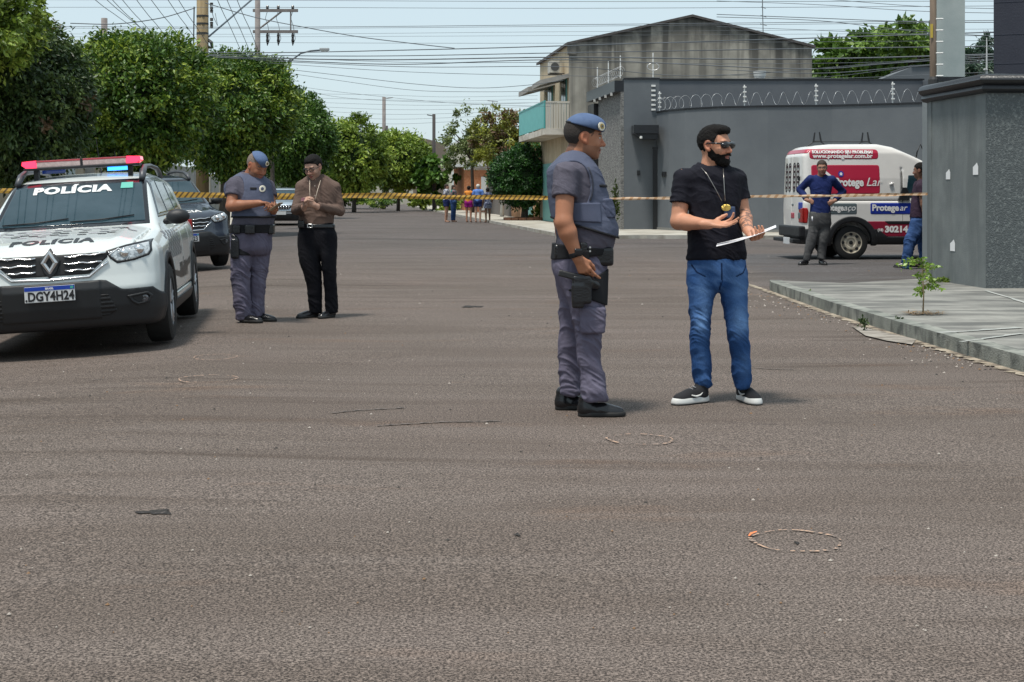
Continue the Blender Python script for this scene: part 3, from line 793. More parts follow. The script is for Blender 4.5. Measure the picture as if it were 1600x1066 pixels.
def gable_house():
    O = Vector((2.27,56.0,0)); r = thing('gable_house', 'old two-storey house with a stained grey gable end and a turquoise balcony over the street', 'house', tuple(O), (0,0,TH))
    W, Dp, ze, za = 9.85, 8.6, 7.18, 8.32
    m0 = bpy.data.materials.new('stained_gable_render'); m0.use_nodes = True; n, l = m0.node_tree.nodes, m0.node_tree.links; b = n['Principled BSDF']
    tc = n.new('ShaderNodeTexCoord'); sp = n.new('ShaderNodeSeparateXYZ'); l.new(tc.outputs['Object'], sp.inputs[0])
    def nz(sc, scale, det=5, dis=0.): 
        mp = n.new('ShaderNodeMapping'); mp.inputs['Scale'].default_value = sc; l.new(tc.outputs['Object'], mp.inputs[0]); t = n.new('ShaderNodeTexNoise'); t.inputs['Scale'].default_value = scale; t.inputs['Detail'].default_value = det; t.inputs['Distortion'].default_value = dis; l.new(mp.outputs[0], t.inputs[0]); return t.outputs[0]
    def mth(op, a, c):
        x = n.new('ShaderNodeMath'); x.operation = op; x.use_clamp = op == 'MULTIPLY'
        for i, v in enumerate((a, c)):
            if isinstance(v, (int, float)): x.inputs[i].default_value = v
            else: l.new(v, x.inputs[i])
        return x.outputs[0]
    def rmp(s, a, c):
        q = n.new('ShaderNodeValToRGB'); q.color_ramp.elements[0].position = a; q.color_ramp.elements[1].position = c; l.new(s, q.inputs[0]); return q.outputs[0]
    def mx(f, a, c):
        x = n.new('ShaderNodeMixRGB')
        for s_, v in zip(x.inputs, (f, a, c)):
            if isinstance(v, tuple): s_.default_value = v
            else: l.new(v, s_)
        return x.outputs[0]
    # distance below the roof line
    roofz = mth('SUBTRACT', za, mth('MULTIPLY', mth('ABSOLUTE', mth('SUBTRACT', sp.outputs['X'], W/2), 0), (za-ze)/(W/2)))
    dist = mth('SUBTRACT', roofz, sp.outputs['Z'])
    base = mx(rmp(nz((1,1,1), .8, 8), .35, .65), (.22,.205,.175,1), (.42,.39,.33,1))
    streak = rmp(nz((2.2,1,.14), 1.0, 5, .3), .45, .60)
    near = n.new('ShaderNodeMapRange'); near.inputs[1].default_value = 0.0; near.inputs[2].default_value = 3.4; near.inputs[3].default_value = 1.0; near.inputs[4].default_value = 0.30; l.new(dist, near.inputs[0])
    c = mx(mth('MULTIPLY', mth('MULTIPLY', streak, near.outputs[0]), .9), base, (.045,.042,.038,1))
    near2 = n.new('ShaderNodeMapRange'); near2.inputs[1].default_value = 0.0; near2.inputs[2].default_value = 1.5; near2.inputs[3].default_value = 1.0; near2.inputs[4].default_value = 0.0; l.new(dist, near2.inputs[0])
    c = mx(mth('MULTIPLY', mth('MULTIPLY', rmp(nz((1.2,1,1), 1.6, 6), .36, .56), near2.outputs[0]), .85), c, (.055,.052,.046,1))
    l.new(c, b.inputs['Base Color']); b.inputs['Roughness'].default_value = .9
    cream = concrete('cream_wall', (.46,.37,.25), (.54,.45,.32), (.30,.24,.17), .2, (1.5,1.5,.3), 1.3, .5)
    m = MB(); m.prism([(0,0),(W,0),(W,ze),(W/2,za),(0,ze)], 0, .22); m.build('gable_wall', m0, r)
    m = MB(); m.box((0,.223,0),(.2,Dp,ze)); m.box((W-.2,.223,0),(W,Dp,ze)); m.box((.203,Dp-.2,0),(W-.203,Dp,ze)); m.build('wall', cream, r)
    m = MB(); m.box((-.06,-.05,ze-.4),(.26,.25,ze+.08)); m.build('corner_post', concrete('dark_post', (.10,.095,.085), (.2,.19,.17), None), r)
    rf = mat('dark_tile_edge', (.06,.052,.05), .85, col2=(.10,.09,.085), nscale=8)
    for x0, x1 in ((-.12,W/2),(W+.12,W/2)):
        m = MB(); m.prism([(x0,ze-.03+.0),(x1,za+.005),(x1,za+.10),(x0,ze+.07)], -.10, Dp+.4); m.build('roof', rf, r)
    # side (street) front: windows, awnings, balcony
    tq = mat('turquoise_frame', (.07,.33,.31), .5); dk = mat('dark_pane', (.012,.03,.035), .1)
    for y0, y1 in ((.7,2.0),(4.6,5.9)):
        m = MB(); m.box((-.03,y0,3.9),(-.001,y1,6.0)); w = m.build('balcony_door', tq, r)
        m = MB(); m.box((-.045,y0+.12,4.1),(-.031,(y0+y1)/2-.05,5.85)); m.box((-.045,(y0+y1)/2+.05,4.1),(-.031,y1-.12,5.85)); m.build('pane', dk, w)
    aw = mat('grey_awning', (.27,.255,.235), .8, col2=(.34,.32,.29), nscale=3)
    for y0, y1 in ((.2,2.6),(3.9,7.2)):
        m = MB(); m.prism([(0,0),(1,0),(1,1),(0,1)], 0, 1) ; m = MB()
        m.add([(-.001,y0,6.05),(-.001,y1,6.05),(-1.15,y1,5.78),(-1.15,y0,5.78),(-.001,y0,5.88),(-.001,y1,5.88),(-1.15,y1,5.58),(-1.15,y0,5.58)], [(0,1,2,3),(7,6,5,4),(3,2,6,7),(0,3,7,4),(2,1,5,6)]); m.build('awning', aw, r)
    m = MB(); m.box((-1.0,.02,3.62),(-.001,8.3,3.86)); sl = m.build('balcony_slab', concrete('balcony_white', (.55,.50,.43), (.62,.58,.52), (.30,.26,.21), .2, (1,1,1), 1.5, .6), r)
    tp = mat('turquoise_panel', (.13,.46,.44), .5, col2=(.10,.40,.38), nscale=3)
    m = MB(); m.box((-.995,.06,3.90),(-.955,8.28,4.90)); rl = m.build('balcony_panel', tp, r)
    m = MB(); m.box((-1.01,.03,4.90),(-.94,8.30,4.96)); m.build('rail', tq, rl)
    pale = mat('pale_slats', (.50,.46,.39), .7)
    m = MB()
    for k in range(9): m.box((-.95+.105*k,.04,3.86),(-.95+.105*k+.085,.07,4.90))
    m.box((-.95,.03,4.86),(-.001,.08,4.94)); m.build('balcony_slats', pale, rl)
    m = MB(); m.box((-1.02,.03,3.86),(-.96,.10,4.97)); m.build('corner_baluster', tq, rl)
    # air conditioner on brackets
    g = thing('air_conditioner', 'weathered white air conditioner on a bracket high on the gable house', 'air conditioner', tuple(O + Matrix.Rotation(TH,3,'Z') @ Vector((-.40,1.6,6.40))), (0,0,TH))
    m = MB(); m.box((-.20,-.35,-.24),(.20,.35,.24), bev=.02); m.build('casing', mat('aged_white', (.50,.48,.43), .6, col2=(.36,.34,.3), nscale=5), g)
    m = MB(); m.lathe([(-.012,.17),(0,.17),(.004,.15)], Matrix.Translation((0,-.352,0)), 20, 'y'); m.build('fan_grille', mat('dark_slot2', (.06,.06,.06), .6), g)
    m = MB(); m.box((-.2,-.3,-.28),(.39,-.26,-.245)); m.box((-.2,.26,-.28),(.39,.30,-.245)); m.build('bracket', mat('dark_metal', (.03,.03,.03), .5), g)
    # ground floor
    for y0, y1, mt in ((.6,3.2,mat('brown_shutter', (.20,.13,.08), .7)),(4.2,7.4,mat('teal_gate', (.16,.36,.33), .6))):
        m = MB(); m.box((-.04,y0,0.1),(-.001,y1,2.6)); m.build('shutter', mt, r)
    # vent and antenna
    g = thing('vent_cowl', 'white metal vent cowl above the grey wall in front of the gable', 'vent', tuple(P(1187,126,52.6)))
    m = MB(); m.lathe([(-.3,.14),(.10,.14)], None, 14, 'z'); m.lathe([(.10,.20),(.30,.24),(.36,.24),(.37,.02)], None, 14, 'z'); m.build('cowl', mat('white_metal', (.62,.62,.60), .4), g, auto=40)
    c = P(1193,47,60); g = thing('tv_antenna', 'thin television antenna on the gable house roof', 'antenna', (c.x,c.y,7.6))
    m = MB(); m.tube([(0,0,-.3),(-.05,0,2.0)], .018, 6); m.build('mast', mat('dark_metal', (.03,.03,.03), .5), g)
    for k in range(4): m = MB(); m.tube([(-.16+.02*k,0,.5+.36*k),(.16-.02*k,0,.42+.36*k)], .012, 4); m.build('rod', mat('dark_metal', (.03,.03,.03), .5), g)

def street_houses():
    brick = mat('orange_brick', (.42,.15,.06), .9, col2=(.52,.24,.12), nscale=7, bump=.4, bscale=20)
    def house(name, label, a0, a1, b0, b1, h, mt, cat='house', parts=()):
        o = S(a0, b0); r = thing(name, label, cat, tuple(o), (0,0,TH))
        m = MB(); m.box((0,0,0),(a1-a0,b1-b0,h)); m.build('wall', mt, r)
        for nm, lo, hi, pm in parts: m = MB(); m.box(lo, hi); m.build(nm, pm, r)
        return r
    wg = mat('white_gate', (.60,.62,.60), .5); pl = concrete('pale_plaster', (.48,.45,.37), (.56,.53,.45), (.33,.30,.24), .2, (1,1,.3), 1.0, .6)
    tile = mat('clay_tile', (.33,.12,.06), .9, col2=(.45,.2,.1), nscale=12, bump=.5, bscale=15)
    house('beige_wall', 'orange beige garden wall beside the gable house under the dark round tree', 9.0, 9.3, 65.2, 80, 2.6, concrete('ochre_wall', (.42,.23,.12), (.50,.30,.18), None, .2), 'wall', [('gate_leaf', (-.04,3,.1), (-.001,4.6,2.3), mat('teal_gate', (.16,.36,.33), .6))])
    house('brick_house', 'orange brick house half hidden by trees on the right side of the street', 9.6, 17, 80.5, 97, 3.7, brick, 'house', [('roof', (-.3,-.3,3.702), (7.6,16.8,3.9), tile), ('carport_roof', (-1.6,9,2.9), (-.001,16,3.05), wg), ('carport_shade', (-.03,10,.1), (-.001,15.5,2.6), mat('dark_slot2', (.06,.06,.06), .6))])  # carport opening is a dark sheet painted in for its shade
    r = thing('metal_fence', 'grey picket fence in front of the brick house', 'fence', tuple(S(8.6,74)), (0,0,TH))
    m = MB()
    for k in range(60): m.box((0,.22*k,.1),(.03,.22*k+.06,1.7))
    m.box((-.01,0,1.5),(.04,13.2,1.56)); m.build('pickets', mat('grey_picket', (.18,.17,.16), .7), r)
    house('plaster_house', 'pale plastered house with a white gate at the far right of the street', 8.9, 17, 112, 126, 5.3, pl, 'house', [('gate_leaf', (-.05,-.02,.1), (-.001,7,3.1), wg), ('roof_edge', (-.1,-.1,5.302), (8,14,5.5), mat('white_edge', (.6,.6,.58), .6))])
    house('brick_pillar_house', 'low house with a brick pillar beside the white gate', 8.4, 16, 101, 111, 3.2, brick, 'house', [('flat_roof', (-.8,-.2,3.202), (8,10,3.4), wg), ('front_gate', (1.2,-.04,.1), (3.2,-.001,2.5), wg)])
    house('end_wall', 'low white wall closing the far end of the street', 1.5, 8, 170, 171, 2.4, pl, 'wall')
    # left side: garden walls seen below the trees
    cr = concrete('shaded_cream_panel', (.34,.31,.25), (.42,.385,.32), (.28,.25,.2), .2, (1,1,.3), 1.0, .6)  # cream toned down to paint in the shade under the trees
    gy = concrete('grey_panel', (.24,.25,.25), (.32,.33,.33), (.16,.16,.15), .2, (1,1,.3), 1.0, .6)
    bp = mat('pale_blue_gate', (.36,.45,.50), .5)
    house('garden_wall', 'cream garden wall on the left pavement beside the white police car', -8.3, -8.0, -4, 37, 2.8, cr, 'wall', [('gate_leaf', (.302,26,.05), (.34,30,2.5), gy)])
    house('garden_wall', 'cream wall with a pale blue gate under the big trees on the left', -8.3, -8.0, 37.2, 56, 3.0, cr, 'wall', [('gate_leaf', (.302,5,.05), (.34,6.2,2.7), bp), ('gate_leaf', (.302,12,.05), (.34,15,2.5), wg), ('pillar', (.302,1,.05), (.5,1.5,3.0), gy), ('pillar', (.302,8,.05), (.5,8.5,3.0), gy)])
    house('garden_wall', 'grey garden wall farther down the left pavement', -8.6, -8.3, 57, 84, 2.7, gy, 'wall', [('gate_leaf', (.302,6,.05), (.34,10,2.4), wg)])
    house('garden_wall', 'white wall at the far end of the left pavement', -9.2, -8.9, 86, 150, 2.6, pl, 'wall', [('gate_leaf', (.302,10,.05), (.34,16,2.4), gy), ('gate_leaf', (.302,30,.05), (.34,38,2.4), wg)])
    c = P(686,232,175); r = thing('far_roof', 'distant brownish roof showing over the trees at the end of the street', 'roof', (c.x-4,175,0))
    m = MB(); m.prism([(-6,0),(8,0),(8,6.6),(1,8.4),(-6,7.0)], 0, 10); m.build('roof', mat('brown_far_roof', (.17,.14,.11), .9), r)
    hills = MB(); hills.prism([(-260,-1),(-180,5),(-90,7),(-20,6),(60,7),(160,5),(260,-1)], 420, 440); o = hills.build('hills', mat('far_hill', (.10,.13,.10), .95, col2=(.16,.17,.12), nscale=.05)); o['kind'] = 'structure'

def tape():
    pts = [(-420,291,16.4),(0,297.5,17.1),(120,301,17.4),(330,304.5,18.0),(470,306.5,18.2),(560,305,18.4),(620,305.5,18.6),(700,307.5,18.7),(760,307.5,18.8),(870,309,19.0),(945,310,19.1),(1045,309,19.2),(1165,306.5,19.35),(1300,305.5,19.5),(1450,302.5,19.58)]
    pxs = [p[0] for p in pts]; W = [3.8,3.8,4.4,4.5,4.4,4.1,4.1,3.5,3.4,3.1,1.9,1.8,2.0,2.2,1.8]
    N = 520; o = P(800,306,18.9); Vt, Fc, mi = [], [], []
    for i in range(N+1):
        px = -420 + 1870*i/N; py = float(_cr(pxs, [p[1] for p in pts], np.array([px]))[0]); D = float(np.interp(px, pxs, [p[2] for p in pts])); w = float(np.interp(px, pxs, W))
        t = .10*math.sin(px*.021) + .05*math.sin(px*.07+1); w *= 1 + .10*math.sin(px*.033) + (.25*math.sin(px*.11) if px > 900 else 0)
        c = P(px, py, D) - o; h = w/FPX*D
        Vt += [c + Vector((0, t*h, h)), c + Vector((0, -t*h*1.5, 0)), c + Vector((0, t*h, -h))]
    for i in range(N):
        for k in (0, 1): Fc.append((3*i+k, 3*i+3+k, 3*i+4+k, 3*i+1+k)); mi.append(0 if -420+1870*i/N < 905 else 1)
    def stripes(name, c0, c1, per, duty):
        m = bpy.data.materials.new(name); m.use_nodes = True; n, l = m.node_tree.nodes, m.node_tree.links; b = n['Principled BSDF']
        tc = n.new('ShaderNodeTexCoord'); s = n.new('ShaderNodeSeparateXYZ'); l.new(tc.outputs['Object'], s.inputs[0])
        def M(op, a, c):
            x = n.new('ShaderNodeMath'); x.operation = op
            for i, v in enumerate((a, c)):
                if isinstance(v, (int, float)): x.inputs[i].default_value = v
                else: l.new(v, x.inputs[i])
            return x.outputs[0]
        f = M('FRACT', M('MULTIPLY', M('SUBTRACT', s.outputs['X'], M('MULTIPLY', s.outputs['Z'], .75)), 1/per), 0); g = M('GREATER_THAN', f, duty)
        mx = n.new('ShaderNodeMixRGB'); mx.inputs[1].default_value = (*c0,1); mx.inputs[2].default_value = (*c1,1); l.new(g, mx.inputs[0]); l.new(mx.outputs[0], b.inputs['Base Color']); b.inputs['Roughness'].default_value = .35; return m
    ob = mesh_obj('barrier_tape', Vt, Fc, [stripes('tape_yellow_black', (.56,.32,.05), (.13,.075,.025), .066, .64), stripes('tape_twisted', (.70,.50,.34), (.48,.27,.14), .11, .6)])
    ob.data.polygons.foreach_set('material_index', mi); ob.location = o
    tag(ob, 'yellow and black striped barrier tape strung across the whole street', 'barrier tape')

def setting():
    ground(); small_ground_things(); corner_wall(); right_background(); grey_house(); gable_house(); street_houses(); tape()
# ============================================================ trees and plants
def leaf_mat():
    if 'leaves' in MATS: return MATS['leaves']
    m = mat('leaves', (1,1,1), .45, attr='Col', spec=.45)
    n, l = m.node_tree.nodes, m.node_tree.links; b = n['Principled BSDF']; out = n['Material Output']
    tr = n.new('ShaderNodeBsdfTranslucent'); a = n.new('ShaderNodeAttribute'); a.attribute_name = 'Col'; l.new(a.outputs['Color'], tr.inputs[0])
    mx = n.new('ShaderNodeMixShader'); mx.inputs[0].default_value = .22; l.new(b.outputs[0], mx.inputs[1]); l.new(tr.outputs[0], mx.inputs[2]); l.new(mx.outputs[0], out.inputs[0]); return m
BARK = lambda: mat('bark', (.055,.045,.036), .95, col2=(.10,.085,.07), nscale=12, bump=.8, bscale=25, stretch=(1,1,.3))

def leaves(name, C, R, n, size, cols, parent, seed, lump=.22, shell=.42, flat_top=0.0, clump_n=None, droop=.3, bare=0.0, squash_bottom=.75, asp=.45, taper=.0, core=0.0):
    """thousands of separate leaves gathered in clumps over an uneven crown"""
    rg = np.random.default_rng(seed); C = np.array(C, float); R = np.array(R, float)
    k = clump_n or max(40, n//55)
    d = rg.normal(size=(k,3)); d /= np.linalg.norm(d, axis=1)[:,None]
    d[:,2] = np.where(d[:,2] < 0, d[:,2]*squash_bottom, d[:,2])
    tap = np.where(d[:,2] < 0, 1 - taper*np.abs(d[:,2]), 1.0); d[:,0] *= tap; d[:,1] *= tap
    rad = (1 - shell*rg.random(k)**1.8)
    bumpy = 1 + lump*vnoise(d*1.7 + seed) + lump*.5*vnoise(d*4.1 + seed*2)
    cc = d*rad[:,None]*bumpy[:,None]
    cl = rg.integers(0, k, n)
    sg = rg.normal(size=(n,3))*(.045 + .045*rg.random(k)[cl])[:,None]
    p = (cc[cl] + sg)*R + C
    ctone = rg.random(k); tone = np.clip(ctone[cl]*.6 + rg.random(n)*.4, 0, 1)
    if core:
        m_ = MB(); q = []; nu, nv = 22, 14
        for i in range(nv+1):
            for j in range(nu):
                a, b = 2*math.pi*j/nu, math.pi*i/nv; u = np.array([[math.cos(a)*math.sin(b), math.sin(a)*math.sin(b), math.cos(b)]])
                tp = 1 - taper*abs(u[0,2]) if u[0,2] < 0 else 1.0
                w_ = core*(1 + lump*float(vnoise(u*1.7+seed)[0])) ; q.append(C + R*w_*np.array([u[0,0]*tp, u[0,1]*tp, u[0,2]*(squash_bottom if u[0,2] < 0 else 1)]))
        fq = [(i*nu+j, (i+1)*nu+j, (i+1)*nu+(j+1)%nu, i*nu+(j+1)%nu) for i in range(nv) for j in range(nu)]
        mesh_obj('crown_shade_core', q, fq, mat('crown_shade_core', (.008,.020,.005), .9, col2=(.02,.05,.01), nscale=6, bump=1, bscale=8), parent)  # dark solid core stands in for the shaded inside of the crown
    # leaf frames: tips point outward and droop
    out = (cc[cl]/np.maximum(np.linalg.norm(cc[cl], axis=1), .2)[:,None])
    ax = out*.8 + rg.normal(size=(n,3))*.75; ax[:,2] -= droop; ax /= np.linalg.norm(ax, axis=1)[:,None]
    nn = out*.9 + np.array([0,0,.35]) + rg.normal(size=(n,3))*.6; nn -= ax*(nn*ax).sum(1)[:,None]; nn /= np.maximum(np.linalg.norm(nn, axis=1), 1e-3)[:,None]
    sd = np.cross(ax, nn); s = size*(.65+.7*rg.random(n))
    w = asp*s; f = .12*s
    V = np.stack([p, p + ax*(s*.5)[:,None] + sd*(w*.5)[:,None] + nn*f[:,None], p + ax*s[:,None], p + ax*(s*.5)[:,None] - sd*(w*.5)[:,None] + nn*f[:,None]], 1).reshape(-1,3)
    F_ = np.arange(4*n).reshape(n,4)
    # two triangles per leaf folded on the midrib
    Ft = np.concatenate([F_[:,[0,1,2]], F_[:,[0,2,3]]])
    me_o = mesh_obj(name, V, Ft, leaf_mat(), parent)
    c0, c1, c2 = [np.array(c) for c in cols]
    t = tone[:,None]; col = np.where(t < .5, c0 + (c1-c0)*t*2, c1 + (c2-c1)*(t*2-1))
    if bare: 
        br = rg.random(k)[cl] < bare; col[br] = np.array((.16,.10,.05))*(.6+.6*rg.random(br.sum()))[:,None]
    col = np.repeat(col, 4, 0)
    at = me_o.data.color_attributes.new('Col', 'FLOAT_COLOR', 'POINT'); at.data.foreach_set('color', np.concatenate([col, np.ones((len(col),1))], 1).astype(np.float32).ravel())
    return me_o

def tree(label, loc, crown, R, n, size, cols, seed, trunk_r=.14, group='street trees', name='street_tree', lean=(0,0), limbs=6, barkm=None, **kw):
    """crown: centre height; R: crown radii"""
    r = thing(name, label, 'tree', loc, group=group); rnd = random.Random(seed)
    m = MB(); top = crown - R[2]*.35
    c = Vector((lean[0], lean[1], 0))
    m.tube([(0,0,-.1),(c.x*.25+.03,c.y*.2,top*.35),(c.x*.6-.02,c.y*.6,top*.7),(c.x,c.y,top)], [trunk_r*1.25,trunk_r,trunk_r*.85,trunk_r*.7], 10)
    for k in range(limbs):
        a = 2*math.pi*k/limbs + rnd.random(); e = .6+.3*rnd.random()
        st = Vector((c.x*.8,c.y*.8,top*(.75+.25*rnd.random()))); en = Vector((c.x+math.cos(a)*R[0]*e, c.y+math.sin(a)*R[1]*e, crown + R[2]*(.35*rnd.random())))
        mid = (st+en)/2 + Vector((0,0,.15*R[2]))
        m.tube([st, mid, en], [trunk_r*.5,trunk_r*.33,trunk_r*.12], 6)
    m.build('trunk', barkm or BARK(), r, smooth=True)
    leaves('crown', (c.x, c.y, crown), R, n, size, cols, r, seed, **kw)
    return r

DG = ((.010,.028,.005), (.070,.150,.017), (.36,.44,.055))      # dense street trees; near-black and yellow ends mimic shaded and sunlit leaves
YG = ((.030,.060,.010), (.17,.26,.032), (.42,.50,.08))         # brighter trees farther off
DD = ((.014,.030,.010), (.045,.085,.022), (.15,.21,.05))
def tx(px, D): return (px-800)/FPX*D
def trees():
    def T(label, px, D, ytop, ybot, rx, n, size, cols, seed, **kw):
        zt = CH + (HY-ytop)/FPX*D; zb = CH + (HY-ybot)/FPX*D; c = (zt+zb)/2; rz = (zt-zb)/2
        ry = kw.pop('ry', rx); x = tx(px, D)
        return tree(label, (x, D, 0.0), c, (rx, ry, rz), n, size, cols, seed, **kw)
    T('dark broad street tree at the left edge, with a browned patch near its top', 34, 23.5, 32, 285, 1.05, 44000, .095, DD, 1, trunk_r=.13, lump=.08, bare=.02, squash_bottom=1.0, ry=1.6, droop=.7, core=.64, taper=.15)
    T('taller bright green tree cut by the left edge of the picture', -40, 21.5, -90, 150, 1.0, 14000, .10, YG, 12, trunk_r=.12, lump=.2, shell=.6)
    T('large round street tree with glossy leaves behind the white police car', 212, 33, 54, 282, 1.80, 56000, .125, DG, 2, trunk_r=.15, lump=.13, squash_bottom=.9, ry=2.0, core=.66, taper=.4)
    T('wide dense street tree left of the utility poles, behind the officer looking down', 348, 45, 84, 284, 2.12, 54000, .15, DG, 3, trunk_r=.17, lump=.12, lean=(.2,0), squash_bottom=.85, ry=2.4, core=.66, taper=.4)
    T('yellowish tree top showing above and behind the large round tree', 190, 50, 62, 240, 2.3, 16000, .17, YG, 18, trunk_r=.14, lump=.2, core=.66)
    T('sparse brownish top of a tree behind the two large street trees', 425, 52, 96, 200, .75, 1500, .16, ((.07,.07,.04),(.10,.10,.06),(.14,.14,.09)), 13, trunk_r=.08, shell=.9, lump=.3)
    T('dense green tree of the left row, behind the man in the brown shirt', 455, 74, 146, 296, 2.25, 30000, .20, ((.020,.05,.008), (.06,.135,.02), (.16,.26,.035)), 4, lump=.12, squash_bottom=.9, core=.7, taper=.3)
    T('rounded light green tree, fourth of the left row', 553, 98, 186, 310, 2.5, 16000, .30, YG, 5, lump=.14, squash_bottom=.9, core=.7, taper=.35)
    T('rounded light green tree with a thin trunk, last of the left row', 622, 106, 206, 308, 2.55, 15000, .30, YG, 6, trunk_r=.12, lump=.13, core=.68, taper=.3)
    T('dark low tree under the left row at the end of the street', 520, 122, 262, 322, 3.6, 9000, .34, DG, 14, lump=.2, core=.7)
    T('small broad-leaved tree before the plastered house', 680, 104, 240, 306, 1.35, 2600, .42, ((.03,.075,.01),(.08,.17,.025),(.18,.30,.05)), 7, trunk_r=.10, lump=.25, shell=.8, asp=.7)
    T('sparse feathery tree with pale twigs over the houses on the right', 738, 90, 168, 272, 2.1, 5200, .22, ((.09,.12,.04),(.15,.20,.06),(.24,.29,.10)), 8, trunk_r=.12, limbs=12, lump=.35, shell=.95, clump_n=60)
    T('yellow-green tree with brown seed clusters above the brick house', 795, 84, 170, 276, 2.15, 9500, .24, ((.07,.07,.015),(.19,.21,.03),(.34,.38,.05)), 9, trunk_r=.14, lump=.3, shell=.8, bare=.25)
    T('dark green clipped round tree in a planter on the right pavement', 819, 64.5, 229, 330, 1.55, 20000, .14, ((.006,.024,.006),(.022,.075,.014),(.07,.20,.03)), 10, trunk_r=.16, lump=.08, shell=.3, core=.75, taper=.2)
    T('tall tree with large leaves behind the grey house at upper right', 1385, 68, 46, 150, 3.6, 9000, .36, ((.03,.07,.01),(.09,.17,.022),(.22,.33,.05)), 11, trunk_r=.2, lump=.34, shell=.7, asp=.55)
    T('lower part of the leafy trees behind the grey house, left of the tall one', 1318, 66, 70, 140, 1.7, 3600, .34, ((.03,.07,.01),(.09,.17,.022),(.22,.33,.05)), 15, trunk_r=.14, lump=.3, shell=.7, asp=.55)
    T('bluish feathery tree between the pale pillar and the dark house', 1528, 48, 62, 140, .95, 2600, .26, ((.02,.05,.03),(.05,.09,.06),(.10,.15,.10)), 16, trunk_r=.12, lump=.35, shell=.9, asp=.25)
    T('young tree with a white painted trunk behind the bystanders', 784, 74, 255, 298, .8, 2200, .16, DG, 17, trunk_r=.10, barkm=mat('white_limewash', (.55,.52,.46), .9), lump=.3)
    for k, (px, D, yt, yb, w, lab) in enumerate(((655,112,300,326,1.0,'low round bush at the kerb before the far houses'), (700,100,306,325,.9,'low hedge bush beside the plastered house'), (590,118,300,324,2.4,'dark bush at the foot of the last trees on the left'), (845,66,318,343,.55,'small weedy bush at the wall below the balcony'))):
        x = tx(px, D); zt = CH+(HY-yt)/FPX*D; r = thing('bush', lab, 'bush', (x, D, 0)); leaves('foliage', (0,0,zt*.5), (w, w*.8, zt*.55), 2500, .20 if D > 80 else .10, YG if k != 2 else DG, r, 40+k, lump=.25, shell=.8)
    # sapling on the near pavement
    b = PG(1442, 491, .12); r = thing('sapling', 'thin young tree with a few bright leaves planted in the near pavement', 'sapling', tuple(b)); m = MB()
    m.tube([(0,0,-.02),(.008,0,.20),(-.004,0,.40),(.004,0,.56)], [.008,.007,.005,.003], 6)
    rnd = random.Random(5); tips = []
    for k in range(15):
        z0 = .22 + .30*rnd.random(); a = 2*math.pi*rnd.random(); L = .12 + .16*rnd.random(); e = Vector((math.cos(a)*L*(1.25 if math.cos(a) < 0 else .7), math.sin(a)*L*.8, z0 + .04 - .08*rnd.random())); mid = Vector((e.x*.5, e.y*.5, z0+.035)); m.tube([(0,0,z0), mid, e], [.003,.0025,.0015], 5); tips += [mid, e, (mid+e)/2]
    m.build('trunk', mat('sapling_bark', (.22,.17,.10), .9), r, smooth=True)
    g = []
    vs, fs, cols = [], [], []
    for t in tips + [Vector((0,0,.5)), Vector((0,0,.55))]*2:
        for _ in range(7):
            p = t + Vector([rnd.gauss(0,.014) for _ in range(3)]); d = Vector([rnd.gauss(0,1), rnd.gauss(0,1), rnd.gauss(-.3,.6)]).normalized(); s = Vector([rnd.gauss(0,1) for _ in range(3)]).cross(d).normalized(); L = .036+.022*rnd.random(); i = len(vs)
            vs += [p, p+d*L*.5+s*L*.27, p+d*L, p+d*L*.5-s*L*.27]; fs += [(i,i+1,i+2),(i,i+2,i+3)]
            c = random.Random(i).random(); cc = (.09+.16*c, .17+.22*c, .02+.03*c); cols += [cc]*4
    o = mesh_obj('leaves', vs, fs, leaf_mat(), r); at = o.data.color_attributes.new('Col', 'FLOAT_COLOR', 'POINT'); at.data.foreach_set('color', np.concatenate([np.array(cols), np.ones((len(cols),1))], 1).astype(np.float32).ravel())
    st = mat('dry_straw', (.34,.22,.10), .95, col2=(.20,.12,.06), nscale=25)
    vs, fs = [], []
    for k in range(260):
        a = rnd.random()*6.28; q = rnd.random()**.6; p = Vector((math.cos(a)*.20*q, math.sin(a)*.17*q, .006 + .02*rnd.random())); d = Vector((rnd.gauss(0,1), rnd.gauss(0,1), .15*rnd.random())).normalized()*(.025+.04*rnd.random()); s = d.cross(Vector((0,0,1))).normalized()*.004; i = len(vs); vs += [p-s, p+s, p+d+s, p+d-s]; fs.append((i,i+1,i+2,i+3))
    o = mesh_obj('straw_mulch', vs, fs, st); o.location = b; tag(o, 'patch of dry straw round the foot of the young tree', 'mulch', kind='stuff')
    # weeds by the wall and the plant at the stone corner
    def weed(label, loc, w, h, n, size, seed, cols=YG, name='weed'):
        r = thing(name, label, 'plant', loc); leaves('foliage', (0,0,h*.5), (w,w*.5,h*.5), n, size, cols, r, seed, lump=.4, shell=.95, droop=-.3); return r
    q = PG(1485,441,.12); weed('flat patch of weeds at the foot of the grey corner wall', tuple(q), .30, .05, 900, .035, 61)
    q = P(961,345,47.0); weed('tall thin climbing plant at the stone-faced corner of the grey house', (q.x+.0, q.y, .1), .10, 1.6, 500, .10, 62, ((.03,.05,.015),(.06,.09,.02),(.09,.12,.03)), 'climbing_plant')
    for px, py, k in ((1352,518,0),(1405,519,1),(1267,470,2)):
        q = PG(px, py); weed(('tuft of weeds sprouting at the kerb foot left of the young tree', 'taller dark weed sprouting at the kerb foot near the young tree', 'small weed on the kerb near its far end')[k], (q.x-.02, q.y, .01), .035, .11, 90, .035, 63+k, DD)
    # planter ring of bricks under the round tree, pavement litter
    r = thing('tree_planter', 'low reddish brick ring round the foot of the dark clipped tree', 'planter', (tx(822,64.5),64.5,.10)); m = MB()
